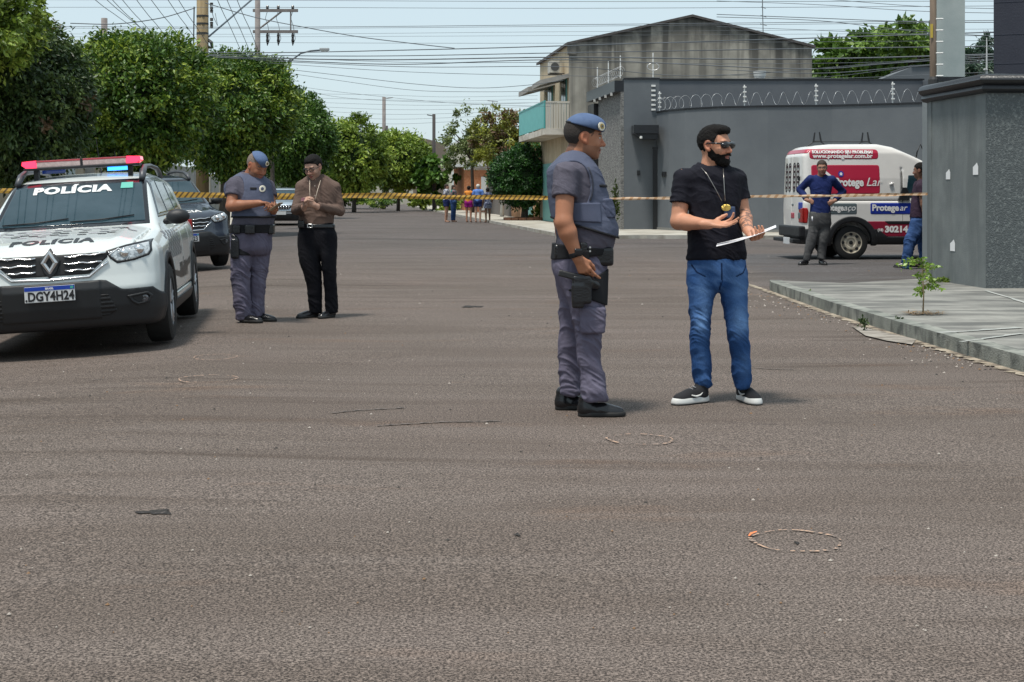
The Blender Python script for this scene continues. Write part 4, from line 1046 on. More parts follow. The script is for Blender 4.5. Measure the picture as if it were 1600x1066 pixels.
    for k in range(18): a = 2*math.pi*k/18; m.box((-.16,-.08,0),(.16,.08,.12), Matrix.Translation((math.cos(a)*.95,math.sin(a)*.95,0)) @ Matrix.Rotation(a+math.pi/2,4,'Z'))
    m.build('brick_ring', mat('old_brick', (.25,.10,.06), .9, col2=(.35,.18,.1), nscale=9), r)
# ============================================================ vehicles
def poly2(pts):
    pts = [(float(a), float(b)) for a, b in pts]; n = len(pts)
    def fn(U, V):
        d = None; s = None
        for i in range(n):
            ax, ay = pts[i]; bx, by = pts[i-1]; ex, ey = bx-ax, by-ay
            wx, wy = U-ax, V-ay; t = np.clip((wx*ex+wy*ey)/(ex*ex+ey*ey+1e-12), 0, 1)
            q = (wx-ex*t)**2 + (wy-ey*t)**2; d = q if d is None else np.minimum(d, q)
            c1 = V >= ay; c2 = V < by; c3 = ex*wy > ey*wx
            fl = (c1 & c2 & c3) | (~c1 & ~c2 & ~c3); s = fl if s is None else s ^ fl
        return np.where(s, -1, 1) * np.sqrt(d)
    return fn
def smx(a, b, k):
    q = np.maximum(k - np.abs(a-b), 0)/k; return np.maximum(a, b) + q*q*k*.25
def smn(a, b, k): return -smx(-a, -b, k)
def project(fn, pts, dr, off=.003, n=60):
    """march points onto the surface fn along dr"""
    p = np.array(pts, float); dr = np.array(dr, float)
    for _ in range(n):
        d = np.array([1.0]); d = fn(p[:,0], p[:,1], p[:,2]); p = p + dr*(np.clip(d, -.05, .2)*.7)[:,None]
    e = .004
    N = np.stack([fn(*(p + np.eye(3)[i]*e).T) - fn(*(p - np.eye(3)[i]*e).T) for i in range(3)], 1)
    N /= np.maximum(np.linalg.norm(N, axis=1), 1e-6)[:,None]
    return p + N*off
def refine(v, f, L):
    bm = bmesh.new(); vs = [bm.verts.new(q) for q in v]
    for t in f:
        try: bm.faces.new([vs[i] for i in t])
        except Exception: pass
    bmesh.ops.triangulate(bm, faces=bm.faces[:])
    for _ in range(5):
        es = [e for e in bm.edges if e.calc_length() > L]
        if not es: break
        bmesh.ops.subdivide_edges(bm, edges=es, cuts=1)
        bmesh.ops.triangulate(bm, faces=bm.faces[:])
    bm.verts.ensure_lookup_table(); bm.verts.index_update()
    out = [tuple(q.co) for q in bm.verts], [tuple(x.index for x in q.verts) for q in bm.faces]; bm.free(); return out
def decal(fn, v, f, M, dr, name, material, parent, L=.05, off=.004, warp=None):
    """flat shapes laid on the surface fn: M maps their plane into the vehicle's frame"""
    v, f = refine(v, f, L)
    if warp: v = [warp(q) for q in v]
    p = project(fn, [tuple(M @ Vector(q)) for q in v], dr, off)
    return mesh_obj(name, p, f, material, parent)
def part(name, ops_fn, lo, hi, h, material, parent, relax=1, ks=None):
    g = Grid(lo, hi, h); X = g.ax(0)[:,None,None]; Y = g.ax(1)[None,:,None]; Z = g.ax(2)[None,None,:]
    g.f = np.ascontiguousarray(np.broadcast_to(ops_fn(X, Y, Z), g.f.shape)).astype(np.float32)
    b = 1   # close at the borders
    for ax in range(3):
        for e in (0, -1):
            sl = [slice(None)]*3; sl[ax] = e; g.f[tuple(sl)] = np.maximum(g.f[tuple(sl)], h*.5)
    return g.build(name, material, parent, relax=relax)

def paint_mat(name, col, rough=.28, metal=0.0): return mat(name, col, rough, metal, coat=.6, col2=tuple(c*.93 for c in col[:3]), nscale=2.0, bump=.012, bscale=40)
GLASS = lambda: mat('car_glass', (.006,.026,.036), .04, spec=.5, coat=.2, col2=(.03,.055,.07), nscale=1.5)
BLKPL = lambda: mat('black_plastic', (.009,.010,.012), .5, bump=.15, bscale=300)
CHROME = lambda: mat('chrome', (.75,.75,.76), .15, 1.0)
TYRE = lambda: mat('tyre_rubber', (.013,.013,.013), .75, bump=.3, bscale=120)
RED = (.42,.012,.035)

def suv_body(X, Y, Z):
    ax = np.abs(X)
    wy = np.interp(Y, [0,.2,.5,1.2,3.6,4.1,4.35], [.78,.84,.88,.885,.885,.86,.80])
    wz = np.interp(Z, [.2,.35,.6,.85,1.0,1.1], [.95,1.0,1.0,.985,.955,.90])
    W = wy*wz
    yf = np.interp(Z, [.2,.4,.55,.65,.85,.93,1.0], [.05,.01,0,.03,.07,.12,.25]) + .24*(ax/.88)**3.2
    top = np.interp(Y, [0,.12,.35,.8,1.15,1.6,3.0,4.35], [.86,.925,.965,1.01,1.05,1.07,1.09,1.10]) - .085*(ax/.85)**4 + .012*np.exp(-((ax-.52)/.05)**2)*(Y<1.2)
    bot = .22 + .06*(Y < .3)*(.3-Y) 
    d = smx(ax - W, Z - top, .10); d = smx(d, yf - Y, .10); d = smx(d, Y - (4.33 - .12*(ax/.88)**3), .12); d = smx(d, bot - Z, .06)
    # greenhouse
    G = np.interp(Z, [.95,1.05,1.45,1.56], [.80,.765,.625,.56])
    roof = np.interp(Y, [1.6,1.9,2.3,2.8,3.5,4.0], [1.46,1.50,1.545,1.565,1.545,1.50]) - .035*(ax/.6)**2.5
    n1 = math.hypot(.45, .80)
    ws = ((1.10 - Y + .10*(ax/.7)**2)*.45 - (1.04 - Z)*.80)/n1
    rr = (Y - 4.28 + (Z-1.1)*.55)*.87
    g = smx(ax - G, Z - roof, .08); g = smx(g, ws, .05); g = smx(g, rr, .08); g = smx(g, .9 - Z, .02)
    d = smn(d, g, .035)
    return d
def suv_cut(X, Y, Z):
    d = suv_body(X, Y, Z); ax = np.abs(X)
    for yc in (.84, 3.51):
        c = np.sqrt((Y-yc)**2 + (Z-.36)**2) - .385
        d = smx(d, -np.maximum(c, .52 - ax), .015)
    sg = -np.maximum(np.abs(X) - 3, 0) 
    for yc, z0 in ((1.33, .45), (2.33, .40), (3.15, .75)):     # door gaps
        d = smx(d, -np.maximum(np.maximum(np.abs(Y-yc) - .006, z0 - Z), .80 - ax), .006)
    d = smx(d, -np.maximum(np.maximum(np.abs(Z-.40) - .006, np.abs(Y-2.2) - .9), .80 - ax), .006)
    hl = np.abs(ax - (.66 + .05*(Y-.2)/.9)) - .006                 # bonnet gap
    d = smx(d, -np.maximum(np.maximum(hl, .86 - Z), Y - 1.12), .006)
    return d

_SUV = {}
def suv(label, loc, yaw, roll, paint, style, group=None, cat='police car'):
    root = thing('police_car' if style != 'far' else 'parked_suv', label, cat, loc, (0, 0, 0), group)
    root.rotation_euler = (0, math.radians(roll), yaw)
    hb = .0125 if style == 'white' else .022; hp = .0065 if style == 'white' else .011
    body = part('body', suv_cut, (-.95,-.06,.15), (.95,4.45,1.65), hb, paint, root)
    clad = BLKPL(); B = suv_body
    # --- lower cladding, arches, sills
    def bump(X, Y, Z):
        ax = np.abs(X); lim = np.interp(ax, [0,.40,.44,.56,.60,.80,.86,.95], [.615,.620,.615,.535,.53,.53,.47,.42])
        d = np.maximum(B(X,Y,Z) - .012 - .012*(ax<.40)*(Z>.3), Z - lim); d = np.maximum(d, Y - .62)
        d = smx(d, -(np.sqrt((Y-.84)**2 + (Z-.36)**2) - .385), .01)
        return d
    part('bumper', bump, (-.98,-.08,.15), (.98,.70,.70), hb*.8, clad, root)
    lg = poly2([(-.46,.50),(.46,.50),(.52,.36),(.46,.32),(-.46,.32),(-.52,.36)])
    part('lower_grille', lambda X,Y,Z: smx(np.maximum(B(X,Y,Z)-.020-.004*np.sin(Z*180), -B(X,Y,Z)), lg(*np.broadcast_arrays(X,Z)), .01), (-.56,-.08,.28), (.56,.4,.54), .008, mat('black_mesh', (.004,.004,.005), .6), root)
    for s in (1,-1):
        lo, hi = ((.5,.10,.15),(.98,1.5,.95)) if s > 0 else ((-.98,.10,.15),(-.5,1.5,.95))
        for yc in (.84, 3.51):
            def arch(X, Y, Z):
                r = np.sqrt((Y-yc)**2 + (Z-.36)**2)
                return np.maximum(np.maximum(B(X,Y,Z) - .014, np.maximum(r - .445, .375 - r)), .60-np.abs(X))
            part('arch_trim', arch, (lo[0],yc-.5,.18), (hi[0],yc+.5,.86), hb, clad, root)
            wheel_at(root, s*.785, yc, .345, .345, .215, s, mat('silver_alloy', (.45,.46,.48), .35, .8), style == 'white')
        part('sill', lambda X, Y, Z: np.maximum(np.maximum(B(X,Y,Z) - .014, Z-.345), np.maximum(1.22-Y, Y-3.12)), (lo[0],1.15,.15), (hi[0],3.2,.4), hb, clad, root)
    # --- windows
    gl = GLASS()
    def win(name, poly, ax, lo, hi, off=.006, mt=None, par=None, rd=.02):
        pf = poly2(poly)
        def fn(X, Y, Z):
            U, V = {'y': (X, Z), 'x': (Y, Z), 'z': (X, Y)}[ax]
            U, V = np.broadcast_arrays(U, V)
            return smx(np.maximum(B(X,Y,Z) - off, -B(X,Y,Z) - .03), pf(U, V) , rd*.3)
        return part(name, fn, lo, hi, hp, mt or gl, par or root)
    fr = win('windscreen_frame', [(-.70,1.045),(.70,1.045),(.605,1.475),(-.605,1.475)], 'y', (-.75,.95,1.0), (.75,2.05,1.52), .004, mat('black_frit', (.006,.006,.008), .15))
    win('windscreen', [(-.655,1.075),(.655,1.075),(.575,1.440),(-.575,1.440)], 'y', (-.72,.95,1.0), (.72,2.05,1.50), .008)
    for s in (1,-1):
        lo, hi = ((.5,1.3,1.0),(.85,4.2,1.55)) if s > 0 else ((-.85,1.3,1.0),(-.5,4.2,1.55))
        win('window_surround', [(1.42,1.09),(1.98,1.47),(2.9,1.49),(3.55,1.44),(3.95,1.16),(3.9,1.12)], 'x', lo, hi, .004, mat('black_frit', (.006,.006,.008), .15))
        win('side_window', [(1.52,1.12),(1.98,1.43),(2.36,1.455),(2.36,1.13)], 'x', lo, hi, .009)
        win('side_window', [(2.44,1.13),(2.44,1.457),(3.10,1.445),(3.18,1.14)], 'x', lo, hi, .009)
        win('side_window', [(3.28,1.15),(3.24,1.435),(3.5,1.41),(3.78,1.17)], 'x', lo, hi, .009)
    # --- grille, lamps, badge
    gf = poly2([(-.46,.845),(.46,.845),(.455,.80),(.40,.755),(.31,.672),(-.31,.672),(-.40,.755),(-.455,.80)])
    yl, yh = -.05, .4
    gr = part('grille', lambda X, Y, Z: smx(np.maximum(B(X,Y,Z) - .010, -B(X,Y,Z)-.03), gf(*np.broadcast_arrays(X,Z)), .01), (-.52,yl,.62), (.52,yh,.9), hp, mat('black_mesh', (.004,.004,.005), .6), root)
    lp = poly2([(-.34,.672),(.34,.672),(.31,.648),(-.31,.648)])
    if style != 'far':
        for z0, hw in ((.822,.44),(.768,.41),(.712,.35)):
            for s in (1,-1):
                m = MB(); pts = []
                for k in range(9):
                    t = k/8; x = s*(.115 + (hw-.115)*t); z = z0 - .007*(1 if (k % 4 in (1,2)) else 0) + .012*t*(z0>.8)
                    pts.append((x, 0, z))
                pr = project(B, [(p[0], -.3, p[2]) for p in pts], (0,1,0), .018)
                m.tube([tuple(q) for q in pr], .0075 if style == 'white' else .009, 6); m.build('grille_bar', CHROME(), gr, smooth=True)
        pr = project(B, [(x, -.3, z) for x, z in ((-.46,.765),(-.40,.725),(-.31,.650),(0,.640),(.31,.650),(.40,.725),(.46,.765))], (0,1,0), .010)
        m = MB(); m.tube([tuple(q) for q in pr], .010, 6); m.build('grille_lip', CHROME(), gr, smooth=True)
        # lozenge badge
        sf = poly2([(0,.905),(.085,.80),(.05,.70),(0,.655),(-.05,.70),(-.085,.80)])
        bd = part('badge_mount', lambda X, Y, Z: smx(np.maximum(B(X,Y,Z) - .026, -B(X,Y,Z)), sf(*np.broadcast_arrays(X,Z)), .01), (-.11,yl,.62), (.11,.3,.93), hp*.8, clad, gr)
        for nm, a in (('badge', 1),):
            yb = float(project(B, [(0,-.3,.78)], (0,1,0), 0)[0][1]) - .030
            o = [(0,.885),(.068,.785),(0,.685),(-.068,.785)]; i_ = [(0,.835),(.030,.785),(0,.735),(-.030,.785)]
            vs = [(x, yb-.012, .785+(z-.785)) for x, z in o] + [(x, yb-.012, z) for x, z in i_] + [(x*1.04, yb+.01, .785+(z-.785)*1.04) for x, z in o] + [(x*.9, yb+.01, .785+(z-.785)*.9) for x, z in i_] + [((a_[0]+b_[0])/2, yb-.022, (a_[1]+b_[1])/2) for a_, b_ in zip(o, i_)]
            fs = []
            for k in range(4):
                j = (k+1) % 4
                fs += [(k, j, 16+j, 16+k), (16+k, 16+j, 4+j, 4+k), (k, 8+k, 8+j, j), (4+k, 4+j, 12+j, 12+k)]
            mesh_obj('badge', vs, fs, mat('satin_chrome', (.62,.62,.62), .3, .9), gr)
    else:
        for k in range(7):
            x = -.30 + .10*k; pr = project(B, [(x,-.3,.69),(x,-.3,.83)], (0,1,0), .02)
            m = MB(); m.tube([tuple(q) for q in pr], .016, 6); m.build('grille_bar', CHROME(), gr, smooth=True)
        m = MB(); m.box((-.62,-.02,.50), (.62,.02,.56)); m.build('bumper_strip', mat('grey_plastic', (.25,.27,.30), .5), root)
    for s in (1,-1):
        P0 = [(.44,.855),(.60,.895),(.79,.925),(.805,.83),(.78,.79),(.66,.755),(.53,.742),(.47,.79)]
        hf = poly2([(s*a, b) for a, b in P0])
        lo, hi = ((.38,yl,.70),(.88,.7,.97)) if s > 0 else ((-.88,yl,.70),(-.38,.7,.97))
        hlm = part('headlight', lambda X, Y, Z: smx(np.maximum(B(X,Y,Z) - .006, -B(X,Y,Z)-.03), hf(*np.broadcast_arrays(X,Z)), .008), lo, hi, hp, mat('black_trim', (.008,.008,.010), .3), root)
        h2 = lambda X, Y, Z: hf(*np.broadcast_arrays(X,Z)) + .016
        part('lens', lambda X, Y, Z: smx(np.maximum(B(X,Y,Z) - .012, -B(X,Y,Z)-.03), h2(X,Y,Z), .008), lo, hi, hp, mat('headlight_glass', (.30,.33,.35), .08, .35, col2=(.62,.65,.66), nscale=22, coat=1, bump=.5, bscale=45, ramp=(.45,.55)), hlm)
        for (u, v, r) in ((.585,.825,.034), (.70,.845,.038)):
            q = project(B, [(s*u,-.3,v)], (0,1,0), .008)[0]
            m = MB(); m.lathe([(-.02,r*1.05),(.004,r),(.004,r*.72),(-.012,r*.5)], Matrix.Translation(Vector(q)) , 20, 'y'); m.build('reflector', mat('lamp_reflector', (.8,.8,.8), .12, .9), hlm, smooth=True)
            m = MB(); m.lathe([(-.012,r*.5),(.008,r*.3),(.010,.001)], Matrix.Translation(Vector(q)), 16, 'y'); m.build('lamp', mat('lamp_glass', (.75,.78,.8), .1, coat=1), hlm, smooth=True)
        m = MB(); q = project(B, [(s*x,-.3,z) for x, z in ((.47,.815),(.54,.86),(.62,.80),(.60,.765))], (0,1,0), .014); m.tube([tuple(k) for k in q], .006, 6); m.build('light_strip', mat('lamp_glass', (.75,.78,.8), .1, coat=1), hlm, smooth=True)
        # fog recess
        P1 = [(.60,.475),(.76,.495),(.80,.46),(.77,.40),(.68,.385),(.63,.42)]
        ff = poly2([(s*a, b) for a, b in P1])
        lo, hi = ((.5,yl,.33),(.9,.6,.55)) if s > 0 else ((-.9,yl,.33),(-.5,.6,.55))
        fg = part('fog_surround', lambda X, Y, Z: smx(np.maximum(B(X,Y,Z) - .030, -B(X,Y,Z)), np.maximum(ff(*np.broadcast_arrays(X,Z)), -ff(*np.broadcast_arrays(X,Z))-.022), .008), lo, hi, hp, clad, root)
        q = project(B, [(s*.725,-.3,.44)], (0,1,0), .016)[0]
        m = MB(); m.lathe([(.03,.032),(0,.032),(-.004,.026),(.004,.001)], Matrix.Translation(Vector(q)), 16, 'y'); m.build('fog_lamp', mat('dim_glass', (.06,.06,.07), .1, coat=1), fg, smooth=True)
        # mirror
        mr = part('mirror', lambda X, Y, Z: np.minimum(ell((s*.935,1.36,1.09), (.108,.072,.070))[0](X,Y,Z), cap((s*.82,1.42,1.05), (s*.93,1.38,1.06), .03, .03)[0](X,Y,Z)), (min(s*.75,s*1.08),1.2,.98), (max(s*.75,s*1.08),1.5,1.2), .010, clad, root)
        m = MB(); m.box((s*.935-.08,1.425,1.04), (s*.935+.08,1.433,1.14), bev=.003); m.build('mirror_glass', CHROME(), mr)
        # roof rail
        m = MB(); m.tube([(s*.575,1.90,1.47),(s*.570,2.05,1.545),(s*.565,2.25,1.590),(s*.56,2.8,1.61),(s*.56,3.4,1.595),(s*.565,3.6,1.545),(s*.57,3.68,1.50)], [.030,.034,.026,.022,.024,.030,.026], 8)
        m.build('roof_rail', mat('grey_rail', (.06,.065,.075), .4), root, smooth=True)
        # door handles
        for y in (2.18, 3.02):
            q = project(B, [(s*1.2,y-.08,.985),(s*1.2,y+.08,.985)], (-s,0,0), .022); m = MB(); m.tube([tuple(q[0]), tuple(q[1])], .013, 6); m.build('door_handle', paint, root, smooth=True)
    # wipers
    for x0, x1 in ((-.60,-.02),(.0,.55)):
        q = project(B, [(x0,.6,1.085),((x0+x1)/2,.6,1.092),(x1,.6,1.115)], (0,1,0), .018); m = MB(); m.tube([tuple(k) for k in q], .006, 5); m.build('wiper', clad, root, smooth=True)
    # tail lamps and tailgate window (rear)
    for s in (1,-1):
        q = MB(); q.box((s*.80-.07,4.22,.82), (s*.80+.03,4.30,1.02), bev=.01); q.build('tail_lamp', mat('tail_red', (.3,.01,.01), .2), root)
    if style == 'far': 
        m = MB(); m.box((-.20,-.045,.46),(.20,-.03,.59), bev=.004); m.build('number_plate', mat('plate_white', (.62,.63,.64), .4), root)
        return root
    # number plate
    py = -.040; pz = .535
    m = MB(); m.box((-.20,py-.010,pz-.065), (.20,py,pz+.065), bev=.004); pl = m.build('number_plate', mat('plate_white', (.62,.63,.64), .4, bump=.1), root)
    m = MB(); m.box((-.198,py-.0115,pz+.030), (.198,py-.009,pz+.063)); m.build('plate_band', mat('plate_blue', (.005,.045,.36), .4), pl)
    v, f = text_data('.DGY4H24' if style == 'white' else 'DZN4023', .098, bold=.0035, spacing=1.02)
    M = Matrix.Translation((0, py-.0125, pz-.052)) @ Matrix.Rotation(math.radians(90), 4, 'X')
    mesh_obj('plate_number', [M @ Vector((q.x*.86, q.y*1.05, 0)) for q in v], f, mat('plate_ink', (.01,.01,.012), .5), pl)
    v, f = text_data('BRASIL', .022, bold=.001); M = Matrix.Translation((0, py-.0128, pz+.038)) @ Matrix.Rotation(math.radians(90), 4, 'X')
    mesh_obj('plate_text', [M @ Vector(q) for q in v], f, mat('plate_ink_white', (.8,.8,.8), .5), pl)
    v = [(.165,py-.0128,pz+.036),(.190,py-.0128,pz+.036),(.190,py-.0128,pz+.056),(.165,py-.0128,pz+.056)]
    mesh_obj('plate_flag', v, [(0,1,2,3)], mat('plate_green', (.05,.35,.30), .5), pl)
    # --- police livery
    ink = mat('livery_black', (.012,.014,.016), .35) if style == 'white' else mat('livery_white', (.70,.70,.70), .35)
    v, f = text_data('POLÍCIA', .155, bold=.008, shear=.0, spacing=1.12)
    M = Matrix(((1.08,0,0,-.01),(0,1.35,0,.20),(0,0,1,1.6),(0,0,0,1)))
    decal(B, [(q.x,q.y,0) for q in v], f, M, (0,0,-1), 'bonnet_lettering', ink, body, .04, .004)
    if style == 'white':
        gm = [mat('livery_grey', (.20,.21,.23), .4), mat('livery_black', (.012,.014,.016), .35), mat('livery_light', (.42,.42,.45), .4)]
        rnd = random.Random(4); vs = {0: [], 1: [], 2: []}
        for r_ in range(6):
            y0 = .58 + .075*r_
            n = int(5 + r_*1.6)
            for k in range(-n, n+1):
                if (k + r_) % 2 or rnd.random() < .18: continue
                x0 = .082*k + (rnd.random()-.5)*.02; w = .074; c = rnd.choice((0,0,1,2,2))
                if abs(x0) > .62: continue
                vs[c].append([(x0+.02,y0,0),(x0+w+.02,y0,0),(x0+w,y0+.050,0),(x0,y0+.050,0)])
        Vc, Fcc, mc = [], [], []
        for c, L in vs.items():
            for q in L:
                v2, f2 = refine(q, [(0,1,2,3)], .05); n0 = len(Vc); Vc += v2; Fcc += [tuple(i+n0 for i in t) for t in f2]; mc += [c]*len(f2)
        pc = project(B, [(x-.03,y,1.6) for x, y, z in Vc], (0,0,-1), .0035)
        oc = mesh_obj('checked_pattern', pc, Fcc, gm, body); oc.data.polygons.foreach_set('material_index', mc)
        for s in (1,-1):
            R = Matrix(((0,0,s*1,s*1.2),(s*1,0,0,0),(0,1,0,0),(0,0,0,1)))
            v, f = text_data('POLÍCIA', .20, bold=.009, spacing=1.1)
            decal(B, [(q.x+s*2.25,q.y+.50,0) for q in v], f, R, (-s,0,0), 'door_lettering', ink, body, .06, .004)
            V = []
            for r_ in range(7):
                for k in range(12):
                    if (k+r_) % 2: continue
                    a = 1.05 + .10*k - .05*r_*.6; b = .72 + .036*r_
                    if a < .98 or a > 2.2: continue
                    V.append([(s*a,b,0),(s*(a+.095),b,0),(s*(a+.075),b+.034,0),(s*(a-.02),b+.034,0)])
            decal(B, [p for q in V for p in q], [tuple(range(4*i,4*i+4)) for i in range(len(V))], R, (-s,0,0), 'door_checks', gm[0], body, .06, .0035)
            V = [[(s*1.05,.62,0),(s*1.9,.56,0),(s*3.05,.66,0),(s*3.05,.60,0),(s*1.9,.50,0),(s*1.25,.56,0)]]
            decal(B, V[0], [tuple(range(6))], R, (-s,0,0), 'door_stripe', ink, body, .08, .0035)
        v, f = text_data('POLÍCIA', .105, bold=.006, spacing=1.12)
        M = Matrix(((1.66,0,0,-.05),(0,0,-1,.9),(0,.80,0,1.358),(0,0,0,1)))
        decal(B, [(q.x,q.y,0) for q in v], f, M, (0,1,0), 'windscreen_lettering', mat('livery_white', (.70,.70,.70), .35), fr, .04, .013)
        M = Matrix(((1,0,0,0),(0,0,-1,.9),(0,1,0,0),(0,0,0,1)))
        decal(B, [(.39,1.375,0),(.50,1.375,0),(.495,1.43,0),(.39,1.43,0)], [(0,1,2,3)], M, (0,1,0), 'windscreen_sticker', mat('sticker_green', (.10,.42,.34), .5), fr, .04, .013)
    if style != 'white': return root
    # --- light bar
    z0 = 1.605; y0 = 2.16
    lb = thing('light_bar', ('red and clear light bar on the roof of the white police car' if style == 'white' else 'red light bar on the roof of the dark police car'), 'light bar', (0,0,0))
    lb.parent = root; del lb['label']; del lb['category']
    red = mat('lit_red_lens', (.5,.01,.03), .2, emit=(1,.02,.07), estr=2.2, coat=1); redd = mat('pale_lens', (.46,.33,.31), .15, coat=1, col2=(.62,.47,.44), nscale=40)
    m = MB(); m.box((-.54,y0-.13,z0), (.54,y0+.13,z0+.022), bev=.008); m.build('bar_base', BLKPL(), lb)
    m = MB(); m.box((-.42,y0-.12,z0+.018), (.42,y0+.12,z0+.085), bev=.012); m.build('bar_cover', redd, lb)
    m = MB(); m.box((-.425,y0-.122,z0+.070), (.425,y0+.122,z0+.090), bev=.006); m.build('bar_top', mat('red_lens', (.40,.02,.03), .2, coat=1), lb)
    m = MB(); m.box((-.012,y0-.125,z0+.01), (.012,y0+.125,z0+.090), bev=.003); m.build('bar_joint', BLKPL(), lb)
    for s in (1,-1):
        m = MB(); m.prism([(s*.42,z0+.016),(s*.50,z0+.010),(s*.555,z0+.05),(s*.550,z0+.085),(s*.42,z0+.092)], y0-.12, y0+.12); m.build('end_lens', red, lb)
        m = MB(); m.box((s*.44-.02,y0-.05,z0-.11), (s*.44+.02,y0+.05,z0+.01)); m.build('bar_foot', BLKPL(), lb)
    m = MB(); m.box((.20,y0+.16,z0-.035), (.42,y0+.20,z0+.012), bev=.006); m.build('blue_lamp', mat('lit_blue_lens', (.01,.08,.5), .2, emit=(.03,.25,1), estr=3.0, coat=1), lb)
    m = MB(); m.box((-.42,y0+.16,z0-.035), (-.20,y0+.20,z0+.012), bev=.006); m.build('blue_lamp', mat('blue_lens', (.01,.05,.3), .2, coat=1), lb)
    for x, y, h_ in ((.12,2.5,.34),(.24,2.9,.20)):
        m = MB(); m.tube([(x,y,1.55),(x-.01,y,1.60),(x-.04,y+.03,1.58+h_)], [.010,.004,.0025], 6); m.build('aerial', clad, root)
    return root

def wheel_at(root, xc, yc, zc, R, w, s, rimmat, fine=True, steel=False):
    n = 48 if fine else 32
    m = MB(); h = w/2; prof = [(-h,R*.62),(-h,R*.90),(-h*.85,R*.98),(-h*.5,R),(h*.5,R),(h*.85,R*.98),(h,R*.90),(h,R*.64),(h*.75,R*.62),(-h*.75,R*.62)]
    ax = Matrix.Translation((xc,yc,zc)); m.lathe(prof, ax, n, 'x'); ty = m.build('wheel', TYRE(), root, auto=40)
    m = MB(); o = s*h; rr = R*.64
    if steel: prof = [(o*.95,rr),(o*.95,rr*.93),(o*.55,rr*.88),(o*.45,rr*.70),(o*.72,rr*.62),(o*.75,rr*.45),(o*.55,rr*.36),(o*.60,rr*.2),(o*.7,rr*.16),(o*.7,.004)]
    else: prof = [(o*.95,rr),(o*.95,rr*.93),(o*.25,rr*.86),(o*.10,rr*.3),(o*.10,.01)]
    m.lathe(prof, ax, n, 'x', (0,1)); rim = m.build('rim', rimmat if steel else mat('dark_rim_well', (.02,.02,.022), .5), ty, auto=35)
    if not steel:
        m = MB()
        for k in range(5):
            a = 2*math.pi*k/5 + .3
            for da in (-.14, .14):
                p0 = Vector((xc+o*.70, yc+math.cos(a)*rr*.15, zc+math.sin(a)*rr*.15)); p1 = Vector((xc+o*.80, yc+math.cos(a+da)*rr*.93, zc+math.sin(a+da)*rr*.93)); m.tube([p0, p1], [.024,.016], 6)
        m.lathe([(o*.5,rr*.22),(o*.78,rr*.20),(o*.82,.004)], ax, 20, 'x')
        m.lathe([(o*.90,rr*1.0),(o*.93,rr*.97),(o*.90,rr*.92),(o*.5,rr*.90)], ax, n, 'x', (0,0))
        m.build('spokes', rimmat, ty, auto=40)
    else:
        for k in range(8):
            m = MB(); a = 2*math.pi*k/8; c = Vector((xc+o*.60, yc+math.cos(a)*rr*.77, zc+math.sin(a)*rr*.77)); m.lathe([(-.012,.030),(.026*1,.030)] if s > 0 else [(-.026,.030),(.012,.030)], Matrix.Translation(c), 10, 'x')
            m.build('rim_hole', mat('dark_rim_well', (.02,.02,.022), .5), ty)
        m = MB(); m.lathe([(o*.55,rr*.2),(o*.86,rr*.17),(o*.9,.003)], ax, 16, 'x'); m.build('hub_cap', BLKPL(), ty, auto=40)
    return ty

